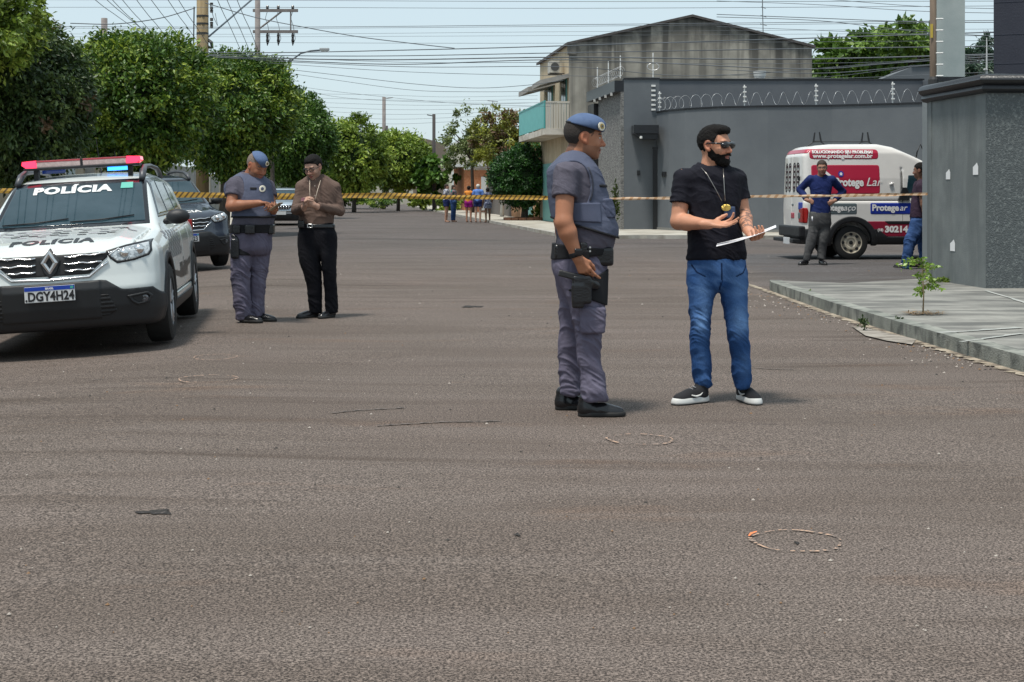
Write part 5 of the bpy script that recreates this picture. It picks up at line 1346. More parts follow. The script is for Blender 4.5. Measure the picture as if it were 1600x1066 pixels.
# ---------------------------------------------------------------- red and white service van (rear at local x = 0, near side at y = 0)
def van():
    root = thing('service_van', 'white service van with a box body and red advertising panels before the long grey wall', 'van', (5.70, 27.85, 0), (0,0,math.radians(4.0)))
    wht = paint_mat('van_white', (.70,.68,.65), .35); blk = BLKPL()
    prof = poly2([(0,.42),(-.01,1.0),(.02,2.05),(.10,2.17),(.22,2.24),(.6,2.275),(1.55,2.28),(1.85,2.22),(2.3,2.02),(2.62,1.86),(2.85,1.74),(3.30,1.12),(4.05,.98),(4.28,.82),(4.33,.60),(4.30,.30),(.05,.30)])
    def B(X, Y, Z):
        c = .825; ay = np.abs(Y - c)
        W = np.interp(Z, [.3,.45,1.1,1.2,1.6,2.1,2.3], [.80,.825,.825,.80,.785,.72,.62]) 
        W = W * np.interp(X, [-.05,.15,1,3,4,4.35], [.955,.99,1,1,.96,.86])
        Xb, Zb = np.broadcast_arrays(X, Z)
        bow = .06*(ay/.8)**3
        p = prof(Xb, Zb) + 0*Y
        return smx(ay - W, p + bow*(X<.3)*.6, .09)
    def C(X, Y, Z):
        d = B(X,Y,Z); ay = np.abs(Y-.825)
        for xc in (.975, 3.55):
            r = np.sqrt((X-xc)**2 + (Z-.345)**2) - .405; d = smx(d, -np.maximum(r, .45-ay), .02)
        # cab is narrower above the waist than the box: step where the box ends
        st = np.maximum(np.maximum(1.97 + .0*Z - X + .10*(Z-1.2), 1.2 - Z), .0)
        d = smx(d, -np.maximum(np.maximum(X*0 + np.abs(X - (1.99-.0*(Z))) - .012, np.maximum(1.16 - Z, Z - 1.80)), .74 - ay), .012)
        d = smx(d, -np.maximum(np.maximum(np.abs(Z-1.165)-.010, .74-ay), np.maximum(-.5-X, X-1.98)), .010)
        d = smx(d, -np.maximum(np.maximum(np.abs(Y-.825)-.006, .0-0*X), np.maximum(X-.15, Z-2.1)), .006)
        return d
    body = part('body', C, (-.1,-.1,.2), (4.45,1.75,2.35), .020, wht, root)
    def P0(name, poly, off, material, par, yside=True, h=.010, inset=.03, lo=None, hi=None, back=.8):
        pf = poly2(poly)
        xs = [p[0] for p in poly]; zs = [p[1] for p in poly]
        if yside: lo = (min(xs)-.03,-.1,min(zs)-.03); hi = (max(xs)+.03,.35,max(zs)+.03); g = lambda X,Y,Z: pf(*np.broadcast_arrays(X,Z))
        else: lo = (-.15,min(xs)-.03,min(zs)-.03); hi = (.25,max(xs)+.03,max(zs)+.03); g = lambda X,Y,Z: pf(*np.broadcast_arrays(Y,Z))
        return part(name, lambda X,Y,Z: smx(np.maximum(B(X,Y,Z)-off, -B(X,Y,Z)-.02), g(X,Y,Z), .01), lo, hi, h, material, par)
    def U(px): return (px-1257)/79.4*1.0
    def Zv(py): return 1.3 + (302-py)/79.4
    def rr(x0, x1, z0, z1, r=.04, n=4):
        pts = []
        for cx, cz, a0 in ((x1-r,z1-r,0),(x0+r,z1-r,90),(x0+r,z0+r,180),(x1-r,z0+r,270)):
            for k in range(n+1): a = math.radians(a0+90*k/n); pts.append((cx+r*math.cos(a), cz+r*math.sin(a)))
        return pts
    red = mat('van_red', (.40,.018,.05), .35, coat=.5); redd = mat('van_dark_red', (.24,.012,.035), .35); blue = mat('van_blue', (.012,.035,.30), .35); grey = mat('van_grey', (.10,.13,.14), .4); wi = mat('van_ink_white', (.75,.74,.73), .4)
    # side signs
    s1 = P0('sign_panel', rr(U(1269),U(1379),Zv(248.5),Zv(232.5),.06), .006, red, root)
    s2 = P0('sign_panel', rr(U(1271),U(1380),Zv(303),Zv(257),.05), .006, red, root)
    s3 = P0('sign_panel', rr(U(1284),U(1342.5),Zv(334.5),Zv(317),.03), .006, grey, root)
    s4 = P0('sign_panel', rr(U(1363.5),U(1430),Zv(334.5),Zv(316.5),.03), .006, blue, root)
    def txt(t, px, py, size, par, bold=.006, shear=0, sx=1.0, mt=wi, align='LEFT'):
        v, f = text_data(t, size, bold=bold, shear=shear, align=align)
        M = Matrix(((1,0,0,U(px)),(0,0,-1,-.3),(0,1,0,Zv(py)),(0,0,0,1)))
        decal(B, [(q.x*sx,q.y,0) for q in v], f, M, (0,1,0), 'lettering', mt, par, .12, .013)
    txt('SOLUCIONANDO SEU PROBLEMA!', 1273.5, 239.3, .077, s1, .004, sx=1.02)
    txt('www.protegelar.com.br', 1274.5, 246.2, .112, s1, .0045, sx=1.10)
    txt('Protege', 1307.5, 290, .22, s2, .009, sx=.83); txt('Lar', 1357, 290, .235, s2, .001, .30, sx=1.0)
    txt('Protege', 1287, 328.5, .165, s3, .006, sx=.82); txt('aço', 1320.5, 328.5, .17, s3, .001, .3)
    txt('Protege', 1366, 328.5, .17, s4, .007); txt('ar', 1410, 328.5, .17, s4, .001, .3)
    v = [(.10*math.cos(a)*.55+U(1318), .10*math.sin(a)*.6+Zv(271.5), 0) for a in [2*math.pi*k/20 for k in range(20)]]
    Mv = Matrix(((1,0,0,0),(0,0,-1,-.3),(0,1,0,0),(0,0,0,1)))
    ro = decal(B, v, [tuple(range(20))], Mv, (0,1,0), 'round_emblem', blue, s2, .1, .012)
    v = [(U(1318)+a*.03, Zv(271.5)+b*.03, 0) for a, b in ((-1,-.9),(1,-.9),(.6,0),(1.1,.3),(0,1.2),(-1.1,.3),(-.6,0))]
    decal(B, v, [tuple(range(7))], Mv, (0,1,0), 'emblem_figure', wi, ro, .1, .016)
    v = [(U(a),Zv(b),0) for a, b in ((1286,263),(1290,263),(1308,278),(1300,278))]
    decal(B, v, [(0,1,2,3)], Mv, (0,1,0), 'roof_mark', wi, s2, .1, .012)
    # red skirt, dark strip, phone number
    sk = P0('skirt_stripe', [(U(1358),Zv(345)),(U(1470),Zv(345)),(U(1600),Zv(350)),(U(1600),Zv(369.5)),(U(1374),Zv(369.5))], .006, redd, root)
    P0('dark_strip', [(U(1386),Zv(344.8)),(U(1600),Zv(344.8)),(U(1600),Zv(350)),(U(1392),Zv(350))], .012, blk, root)
    txt('(18)', 1375, 360.5, .07, sk, .003); txt('30214', 1386.5, 362, .165, sk, .009, sx=1.12)
    # lower sill in black
    def sill(X,Y,Z):
        d = np.maximum(B(X,Y,Z)-.010, Z-np.interp(X,[-.1,.02,1.5,1.7,4.4],[.62,.62,.62,.46,.46])); 
        for xc in (.975, 3.55): d = np.maximum(d, .405 - np.sqrt((X-xc)**2+(Z-.345)**2))
        return d
    part('lower_trim', sill, (-.1,-.12,.2), (4.45,1.8,.66), .02, blk, root)
    for xc in (.975, 3.55):
        for sd in (0,1):
            part('arch_trim', lambda X,Y,Z: np.maximum(np.maximum(B(X,Y,Z)-.03, np.sqrt((X-xc)**2+(Z-.345)**2)-.51), np.maximum(.40-np.sqrt((X-xc)**2+(Z-.345)**2), np.where(sd==0, Y-.12, 1.53-Y))), (xc-.55,-.12 if sd==0 else 1.4,.2), (xc+.55,.3 if sd==0 else 1.8,.9), .016, blk, root)
    steel = mat('white_steel_rim', (.50,.45,.36), .4, bump=.05)
    for xc in (.975, 3.55):
        for s in (-1, 1):
            w = wheel_at(root, 0, 0, 0, .335, .19, 1, steel, True, True)
            w.location = (xc, .825 + s*.70, .335); w.rotation_euler = (0, 0, math.radians(-90 if s < 0 else 90))
    # rear: bumper, step, lamps, vents, strip
    m = MB(); m.box((-.07,.035,.44),(.06,1.61,.66), bev=.03); rb = m.build('rear_bumper', blk, root)
    m = MB(); m.box((-.19,.08,.335),(-.02,1.57,.405), bev=.01); st = m.build('rear_step', blk, root)
    m = MB(); m.box((-.21,.30,.30),(-.18,.70,.43), bev=.004); m.build('number_plate', mat('plate_white', (.62,.63,.64), .4), st)
    P0('tail_lamp', [(.0,.72),(.09,.72),(.115,.95),(.09,1.02),(.0,1.02)], .014, mat('tail_red', (.3,.01,.01), .2), root)
    P0('tail_lamp', [(.02,.72),(.11,.72),(.11,1.02),(.02,1.02)], .014, mat('tail_red', (.3,.01,.01), .2), root, yside=False)
    P0('rear_strip', [(.12,2.09),(1.53,2.09),(1.50,2.18),(.15,2.18)], .008, red, root, yside=False)
    for yc in (.42, .66, 1.0, 1.25):
        o_ = rr(yc-.085, yc+.085, 1.33, 1.92, .08); i_ = poly2(rr(yc-.06, yc+.06, 1.355, 1.895, .055)); of = poly2(o_)
        vt = part('door_vent', lambda X,Y,Z: smx(np.maximum(B(X,Y,Z)-.012, -B(X,Y,Z)-.02), np.maximum(of(*np.broadcast_arrays(Y,Z)), -i_(*np.broadcast_arrays(Y,Z))), .004), (-.12,yc-.12,1.28), (.25,yc+.12,1.97), .010, mat('black_seal', (.01,.01,.01), .6), root)
        m = MB()
        for k in range(5):
            z = 1.40 + .105*k; q = project(B, [(-.3,yc,z)], (1,0,0), 0)[0]; m.box((q[0]-.012,yc-.045,z), (q[0]+.01,yc+.045,z+.045), bev=.004)
        m.build('louvre', mat('dark_slot', (.05,.02,.025), .6), vt)
    for y0, y1, z0, z1, mt in ((.10,.34,.98,1.13,blue),(.09,.36,.80,.93,grey),(.62,.86,.80,.92,red),(.66,.80,1.05,1.10,grey)):
        P0('rear_sticker', [(y0,z0),(y1,z0),(y1,z1),(y0,z1)], .008, mt, root, yside=False)
    m = MB(); q = project(B, [(-.3,.30,1.60)], (1,0,0), .01)[0]; m.box((q[0]-.03,.27,1.56),(q[0]+.01,.33,1.64), bev=.006); m.build('rear_latch', blk, root)
    # filler/door handle on the flank
    m = MB(); q = project(B, [(U(1395),-.3,Zv(288)),(U(1401),-.3,Zv(286))], (0,1,0), .02); m.tube([tuple(q[0]),tuple(q[1])], .022, 8); m.build('side_latch', wht, root, smooth=True)
    # cab glass, door mirror
    P0('cab_window', [(2.06,1.22),(2.12,1.66),(2.62,1.68),(3.02,1.22)], .008, GLASS(), root)
    P0('door_gap', [(1.985,.55),(2.0,.55),(2.0,1.75),(1.985,1.75)], .006, blk, root)
    m = MB(); m.box((2.50,-.22,1.16),(2.66,-.04,1.36), bev=.04); m.build('mirror', blk, root)
    m = MB(); m.prism([(1.90,1.17),(2.12,1.17),(2.12,1.30),(2.06,1.42),(1.99,1.42)], -.035, .02); m.build('window_corner', blk, root)
    # roof rack uprights
    for x in (.42, 1.40):
        for yy in (.55,):
            ml = MB(); Z0 = 2.24
            ml.tube([(x-.20,yy,Z0-.01),(x-.06,yy,Z0+.09),(x+.08,yy,Z0+.10),(x+.22,yy,Z0-.0)], .014, 6)
            ml.tube([(x-.06,yy,Z0+.08),(x-.03,yy,Z0+.28)], [.022,.014], 6); ml.tube([(x+.10,yy,Z0+.08),(x+.065,yy,Z0+.29)], [.022,.014], 6)
            ml.tube([(x-.04,yy,Z0+.10),(x+.09,yy,Z0+.10)], .016, 6); ml.box((x+.17,yy-.02,Z0-.04),(x+.26,yy+.02,Z0+.035))
            ml.build('roof_rack', blk, root, auto=40)
    for yy in (.55,):
        m = MB(); m.tube([(.42,yy,2.335),(1.40,yy,2.335)], .010, 6); m.build('rack_rail', blk, root)
    m = MB(); m.tube([(2.35,.25,1.98),(2.37,.25,2.12),(2.44,.25,2.28),(2.52,.25,2.1),(2.58,.25,1.90)], .016, 6); m.build('cab_rack', blk, root, smooth=True)

def vehicles():
    wp = paint_mat('police_white', (.62,.66,.65), .25)
    suv('white police car with a red light bar, parked nearest at the left', (-3.755, 11.68, -.055), math.radians(8.2), -3.4, wp, 'white')
    d = suv('dark police car parked behind the white police car', (-5.68, 25.0, -.07), math.radians(27.0), -3.0, paint_mat('police_dark', (.035,.045,.065), .2), 'dark'); d.scale = (1,1,1.1)
    suv('silver blue off-road car with an upright slotted grille parked far down the left kerb', (-9.35, 57.6, -.02), math.radians(7.0), 0, paint_mat('silver_blue', (.30,.36,.42), .3, .3), 'far', cat='car')
    van()
# ============================================================ people
def skin_mat(): return mat('skin', (1,1,1), 0.5, attr='Col', bump=0.15, bscale=220, spec=0.35)
def cloth(name, col, col2=None, rough=0.85, bump=0.25, bscale=350): 
    return mat(name, col, rough, col2=col2, nscale=5, bump=bump, bscale=bscale, spec=0.15)
BLACKLEATHER = lambda: mat('black_leather', (0.010,0.010,0.012), 0.24, bump=0.1, bscale=90, spec=0.5)
NYLON = lambda: mat('black_nylon', (0.012,0.012,0.014), 0.7, bump=0.3, bscale=300, spec=0.25)

class Frame:
    """a head's or a hand's own axes: x = its right, y = forward, z = up"""
    def __init__(s, C, psi, pitch=0, roll=0, sc=1.0):
        p, t, r = map(math.radians, (psi, pitch, roll))
        f = np.array([math.sin(p), math.cos(p), 0.0]); up = np.array([0,0,1.0]); rt = np.cross(f, up)
        f2 = f*math.cos(t) - up*math.sin(t); up2 = up*math.cos(t) + f*math.sin(t)
        rt3 = rt*math.cos(r) - up2*math.sin(r); up3 = up2*math.cos(r) + rt*math.sin(r)
        s.R = np.stack([rt3, f2, up3], 1); s.C = np.array(C, float); s.s = sc; s.rows = s.R.T
    def w(s, x, y, z): return s.C + s.s * (s.R @ np.array([x, y, z], float))
    def loc(s, X, Y, Z):
        x, y, z = X-s.C[0], Y-s.C[1], Z-s.C[2]; m = s.rows
        return [(m[i][0]*x + m[i][1]*y + m[i][2]*z)/s.s for i in range(3)]
    def E(s, c, r): return ell(s.w(*c), np.array(r)*s.s, s.rows)
    def K(s, a, b, ra, rb): return cap(s.w(*a), s.w(*b), ra*s.s, rb*s.s)
    def B(s, c, r, rad): return rbox(s.w(*c), np.array(r)*s.s, rad*s.s, s.rows)

def head_ops(F, fat=0.0, nose=1.0):
    o = [(F.E((0,-.016,.030), (.076,.095,.088)), 'u', 0),
         (F.E((0,.020,-.012), (.066+fat*.6,.070,.085)), 'u', .03),
         (F.E((0,.024,-.066), (.053+fat,.056,.046+fat*.5)), 'u', .03),
         (F.E((0,.066,-.097), (.023,.020,.018)), 'u', .025),
         (F.E((.036,.062,-.034), (.024,.022,.022)), 'u', .02), (F.E((-.036,.062,-.034), (.024,.022,.022)), 'u', .02),
         (F.K((-.036,.078,.020), (.036,.078,.020), .009, .009), 'u', .018),
         (F.E((.031,.099,.002), (.017,.018,.011)), 's', .012), (F.E((-.031,.099,.002), (.017,.018,.011)), 's', .012),
         (F.E((.031,.073,.001), (.013,.013,.0105)), 'u', .003), (F.E((-.031,.073,.001), (.013,.013,.0105)), 'u', .003),
         (F.K((0,.082,.010), (0,.104*nose,-.033), .007, .0125), 'u', .010),
         (F.E((.013,.092,-.037), (.010,.011,.009)), 'u', .006), (F.E((-.013,.092,-.037), (.010,.011,.009)), 'u', .006),
         (F.E((0,.085,-.062), (.024,.011,.0075)), 'u', .007), (F.E((0,.082,-.076), (.020,.011,.008)), 'u', .007),
         (F.K((-.021,.097,-.0685), (.021,.097,-.0685), .0035, .0035), 's', .004)]
    for q in (1,-1):
        o += [(F.E((q*.076,-.006,-.004), (.010,.019,.031)), 'u', .006), (F.E((q*.083,-.001,-.002), (.006,.010,.018)), 's', .006),
              (F.E((q*.074,.004,-.030), (.008,.009,.010)), 'u', .006)]
    return o

def face_paint(C, V, F, skin, brow=(.02,.013,.01), lips=(.36,.13,.11), stubble=None, hairbase=None, closed=False):
    x, y, z = F.loc(V[:,0], V[:,1], V[:,2]); ax = np.abs(x)
    near = (ax < .1) & (np.abs(y) < .13) & (z > -.125) & (z < .13)
    front = near & (y > .045)
    def put(m, c, a=1.0): C[m] = C[m]*(1-a) + np.array(c)*a
    put(near & (ax > .066) & (y > -.03) & (y < .02) & (z > -.04) & (z < .035), (skin[0]*1.1, skin[1]*.82, skin[2]*.8), .6)
    put(front & (ax < .05) & (z < -.01) & (z > -.05), (skin[0]*1.12, skin[1]*.88, skin[2]*.88), .5)
    if stubble is not None:
        m = near & (y > -.01) & (z < -.045 + .25*np.maximum(.03-y,0)) & ((ax > .02) | (z < -.08) | (z > -.060))
        put(m, stubble, .55)
    put(front & (ax < .024 - np.abs(z+.069)*.8) & (z > -.083) & (z < -.057), lips, .9)
    put(front & (ax < .023) & (np.abs(z+.0685) < .0022), (.07,.02,.02), .9)  # dark line paints the shade in the crease between the lips
    put(front & (ax > .012) & (ax < .052) & (np.abs(z-(.023-.10*np.maximum(ax-.036,0)*3)) < .0048), brow, .85)
    e = ((ax-.031)/.0145)**2 + ((z-.001)/.0065)**2
    if closed:
        put(front & (ax > .017) & (ax < .046) & (np.abs(z+.004) < .0022), (.03,.015,.012), .8)
    else:
        put(front & (e < 1), (.55,.50,.47)); put(front & (e < 1) & (np.abs(ax-.031) < .0062), (.02,.012,.01))
        put(front & (np.abs(z-.0075) < .0022) & (np.abs(ax-.031) < .0155), (.03,.015,.012), .8)
    if hairbase is not None: C[near & hairbase(x, y, z)] = brow
    return C

def hair_fn(F, line, low=None):
    """keep what lies above the hairline: line = (y list, z list)"""
    def fn(X, Y, Z):
        x, y, z = F.loc(X, Y, Z)
        d = np.interp(y, line[0], line[1]) - z
        ear = np.sqrt((y+.004)**2 + (z+.004)**2) - .032                # leave the ear free
        d = np.where(np.abs(x) > .055, np.maximum(d, -ear), d)
        return (d * F.s).astype(np.float32)
    return fn

LEN = {'i': (.046,.027,.021), 'm': (.050,.031,.022), 'r': (.047,.029,.022), 'p': (.037,.021,.019)}
def hand_ops(wrist, d, n, thumb, curl=(20,25,20), spread=4, sc=1.0, tcurl=(35,20), per=None, topen=45, wr=.027):
    """d: wrist->knuckles, n: the way the palm faces, thumb: +1/-1 = side (d x n) the thumb is on"""
    d = np.array(d, float); d /= np.linalg.norm(d); n = np.array(n, float); n -= d*(n@d); n /= np.linalg.norm(n)
    s_ = np.cross(d, n) * thumb; W = np.array(wrist, float); o = []
    def rot(v, k, a):
        c, q = math.cos(a), math.sin(a); return v*c + np.cross(k, v)*q + k*(k@v)*(1-c)
    off = {'i': .031, 'm': .0105, 'r': -.0105, 'p': -.030}; kl = {'i': .090, 'm': .093, 'r': .088, 'p': .080}
    for f in 'imrp':
        a = W + s_*off[f]*.45*sc + d*.012*sc; b = W + d*kl[f]*sc + s_*off[f]*sc
        o.append((cap(a, b, .0155*sc, .0118*sc), 'u', .012*sc))
    o.append((cap(W + d*.02*sc + s_*.012*sc + n*.006*sc, W + d*.055*sc + s_*.024*sc + n*.008*sc, .016*sc, .013*sc), 'u', .015*sc))
    o.append((cap(W - d*.035*sc, W + d*.015*sc, wr*sc, .024*sc), 'u', .012*sc))
    for j, f in enumerate('imrp'):
        b = W + d*kl[f]*sc + s_*off[f]*sc
        cu = (per or {}).get(f, curl); ang = 0; r = .0098 if f != 'p' else .0084
        v = rot(d, n, 0); sp = math.radians(spread*(1.5-j)); base = d*math.cos(sp) + s_*math.sin(sp)
        ax = np.cross(base, n); ax /= np.linalg.norm(ax)
        for k in range(3):
            ang += math.radians(cu[k]); v = base*math.cos(ang) + n*math.sin(ang)
            e = b + v*LEN[f][k]*sc
            o.append((cap(b, e, r*sc, (r-.0009)*sc), 'u', .004*sc if k else .008*sc)); b = e; r -= .0009
    b = W + d*.026*sc + s_*.024*sc; a = math.radians(topen)
    v = d*math.cos(a) + s_*math.sin(a)*.85 + n*.45; v /= np.linalg.norm(v)
    for k, L in enumerate((.040,.033,.026)):
        e = b + v*L*sc; o.append((cap(b, e, (.0150-.002*k)*sc, (.0125-.0018*k)*sc), 'u', .008*sc)); b = e
        if k < 2:
            t = math.radians(tcurl[k]); u = (d*.75 + n*.35); u -= v*(u@v); u /= np.linalg.norm(u)
            v = v*math.cos(t) + u*math.sin(t)
    return o

def folds(scale=(9,9,16), amp=.006, seed=0.0, diag=.5, prof=None, sharp=1.0):
    def f(V, N):
        q = V * np.array(scale); q[:,2] += diag*(V[:,0]+V[:,1])*scale[2]; q += seed
        w = vnoise(q*.6 + 7.1); q2 = q.copy(); q2[:,2] += w*1.2; q2[:,0] += w*.7
        a = 1 - 2*np.abs(vnoise(q2))**.65; b = 1 - 2*np.abs(vnoise(q2*2.1 + 3.3))**.7; c = vnoise(V*110)*.05
        e3 = 1 - 2*np.abs(vnoise(q2*4.3 + 9.1))**.8
        d = (a*.60 + b*.34 + e3*.14)*sharp + c
        k = amp if prof is None else amp*prof(V)
        return d*k
    return f

class Fig:
    def __init__(s, label, D, px, z0=None, group=None, h=.005):
        s.D = D; x = (px-800)/FPX*D; s.base = np.array([x, D, ground_z(x, D) if z0 is None else z0]); s.h = h
        s.root = thing('person', label, 'person', s.base, group=group)
    def W(s, px, py, dy=0.0): return np.array(P(px, py, s.D+dy))
    def st(s, py, L, R, dy, b):
        D = s.D+dy; c = P((L+R)/2, py, D); return (c.z, c.x, c.y, (R-L)/2/FPX*D, b)
    def build(s, name, ops, material, h=None, disp=None, color=None, parent=None, relax=1, pbase=None):
        h = h or s.h
        us = [o[0] for o in ops if o[1] == 'u']
        lo = np.min([u[1] for u in us], 0) - 4*h - .012; hi = np.max([u[2] for u in us], 0) + 4*h + .012
        g = Grid(lo, hi, h)
        for pr, mode, k in ops:
            if mode == 'i': g.inter(pr, k)
            elif mode == 'off': g.f -= k
            else: g.op(pr, mode, k)
        return g.build(name, material, parent or s.root, base=s.base, disp=disp, color=color, relax=relax)
    def arm(s, sh, el, wr, ru=.054, re=.043, rw=.029):
        sh, el, wr = map(np.array, (sh, el, wr)); m = el + (wr-el)*.28
        return [(cap(sh, el, ru, re), 'u', .02), (cap(el, m, re*.98, re*1.02), 'u', .02), (cap(m, wr, re*1.02, rw), 'u', .02)]
    def shoes(s, feet, material, sole, sole_in=None, L=.285, h=None):
        """feet: (ankle/heel point px, py, dy, psi) - the heel's ground point"""
        for (px, py, dy, psi) in feet:
            z0 = s.base[2]; c = s.W(px, py, dy); c[2] = z0
            c[0] -= math.sin(math.radians(psi))*.045; c[1] -= math.cos(math.radians(psi))*.045; Fm = Frame(c, psi, 0, 0, L/.285)
            up = [(Fm.E((0,.045,.040), (.037,.050,.050)), 'u', 0), (Fm.E((0,.13,.035), (.043,.075,.046)), 'u', .03), (Fm.E((0,.205,.026), (.045,.062,.036)), 'u', .03),
                  (Fm.K((0,.040,.05), (0,.038,.105), .038, .037), 'u', .03),
                  (lambda X, Y, Z: (z0+.018-Z), 'i', 0)]
            o = s.build('shoe', up, material, h)
            so = [(Fm.E((0,.06,.014), (.041,.066,.06)), 'u', 0), (Fm.E((0,.14,.012), (.043,.085,.06)), 'u', .03), (Fm.E((0,.205,.012), (.050,.072,.06)), 'u', .03),
                  (lambda X, Y, Z: np.maximum(Z-z0-.030, z0+.001-Z), 'i', .006)]
            q = s.build('sole', so, sole, h, parent=o)

def trimmed(a, e, t, r0, r1):
    """a sleeve: a tapering tube from a towards e that ends square at the fraction t"""
    d = (e-a)/np.linalg.norm(e-a); c = a + (e-a)*t; fn, lo, hi = cap(a, a+(e-a)*(t+.2), r0, r1)
    return (lambda X, Y, Z: np.maximum(fn(X,Y,Z), (X-c[0])*d[0]+(Y-c[1])*d[1]+(Z-c[2])*d[2])), lo, hi
def infl(pr, o): return (lambda X, Y, Z: pr[0](X,Y,Z) - o), pr[1]-o, pr[2]+o

# ---- a flat or boxy prop in a person's frame
def prop(fig, name, ops, material, h=.004, parent=None, disp=None): return fig.build(name, ops, material, h, parent=parent, disp=disp)
def ribbon(fig, name, pts, r, material, parent=None, n=6):
    b = MB(); b.tube([Vector(p) - Vector(fig.base) for p in pts], r, n); return b.build(name, material, parent or fig.root, smooth=True)
def planecut(p, n):
    p = np.array(p, float); n = np.array(n, float); n /= np.linalg.norm(n)
    return lambda X, Y, Z: ((X-p[0])*n[0] + (Y-p[1])*n[1] + (Z-p[2])*n[2])
def fmax(*fs): return lambda X, Y, Z: np.maximum.reduce([np.broadcast_arrays(*[f(X,Y,Z) for f in fs])[i] for i in range(len(fs))])
def fneg(f): return lambda X, Y, Z: -f(X, Y, Z)

PM_SHIRT = lambda: cloth('grey_violet_tshirt', (.085,.080,.105), (.105,.098,.125))
PM_VEST = lambda: cloth('blue_grey_vest', (.080,.091,.138), (.100,.112,.162))
PM_PANTS = lambda: cloth('grey_violet_trousers', (.115,.105,.150), (.150,.138,.190))
BERET = lambda: mat('blue_beret_felt', (.075,.115,.215), .8, col2=(.09,.135,.24), nscale=30, bump=.2, bscale=400, spec=.2)

def b_grid_sample(o, fig, p):
    q = np.empty(len(o.data.vertices)*3, np.float32); o.data.vertices.foreach_get('co', q); q = q.reshape(-1,3) + fig.base
    return float(np.sqrt(((q-p)**2).sum(1)).min()) - .002
def beret(fig, F, tilt_pts, emblem, lo_front=(.105,.036), lo_back=(-.10,.056)):
    ops = [(F.E((0,-.012,.036), (.084,.104,.092)), 'u', 0), (F.E((.028,.018,.066), (.074,.092,.056)), 'u', .03),
           (planecut(F.w(*tilt_pts[0]), -F.R @ np.array(tilt_pts[1])), 'i', .004)]
    b = fig.build('beret', ops, BERET(), min(fig.h, .004))
    n = np.array(tilt_pts[1], float); n /= np.linalg.norm(n)
    f1 = planecut(F.w(*tilt_pts[0]), -F.R @ n); f2 = planecut(F.w(*(np.array(tilt_pts[0]) + n*.011)), F.R @ n)
    ops = [(F.E((0,-.012,.036), (.0865,.1065,.094)), 'u', 0), (fmax(f1, f2), 'i', .002)]
    fig.build('beret_band', ops, mat('black_band', (.012,.012,.016), .5), min(fig.h, .004), parent=b)
    d = F.R @ np.array(emblem[1], float); d /= np.linalg.norm(d); c = F.w(*emblem[0])
    from_out = c + d*.05
    for _ in range(40):                                     # slide in until it meets the felt
        if b_grid_sample(b, fig, from_out) < .002: break
        from_out = from_out - d*.0025
    c = from_out
    q = Vector(d).to_track_quat('Z', 'Y').to_matrix()
    for nm, r, t, m in (('emblem', emblem[2], .008, mat('cream_emblem', (.62,.58,.47), .45)), ('emblem_core', emblem[2]*.62, .011, mat('gold_emblem', (.32,.22,.06), .35, .6)),
                        ('emblem_star', emblem[2]*.28, .013, mat('dark_emblem', (.05,.06,.10), .4))):
        mb = MB(); k = 28 if nm != 'emblem_star' else 6
        vs = []
        for tt in (0, t):
            for j in range(k):
                rr = r * (1 + (.07 if (nm == 'emblem' and j % 2) else 0)); a = 2*math.pi*j/k
                vs.append(Vector(c - fig.base) + q @ Vector((rr*math.cos(a), rr*math.sin(a), tt)))
        mb.add(vs, [tuple(range(k-1,-1,-1)), tuple(range(k, 2*k))] + [(j, (j+1) % k, (j+1) % k + k, j+k) for j in range(k)])
        mb.build(nm, m, b)
    return b

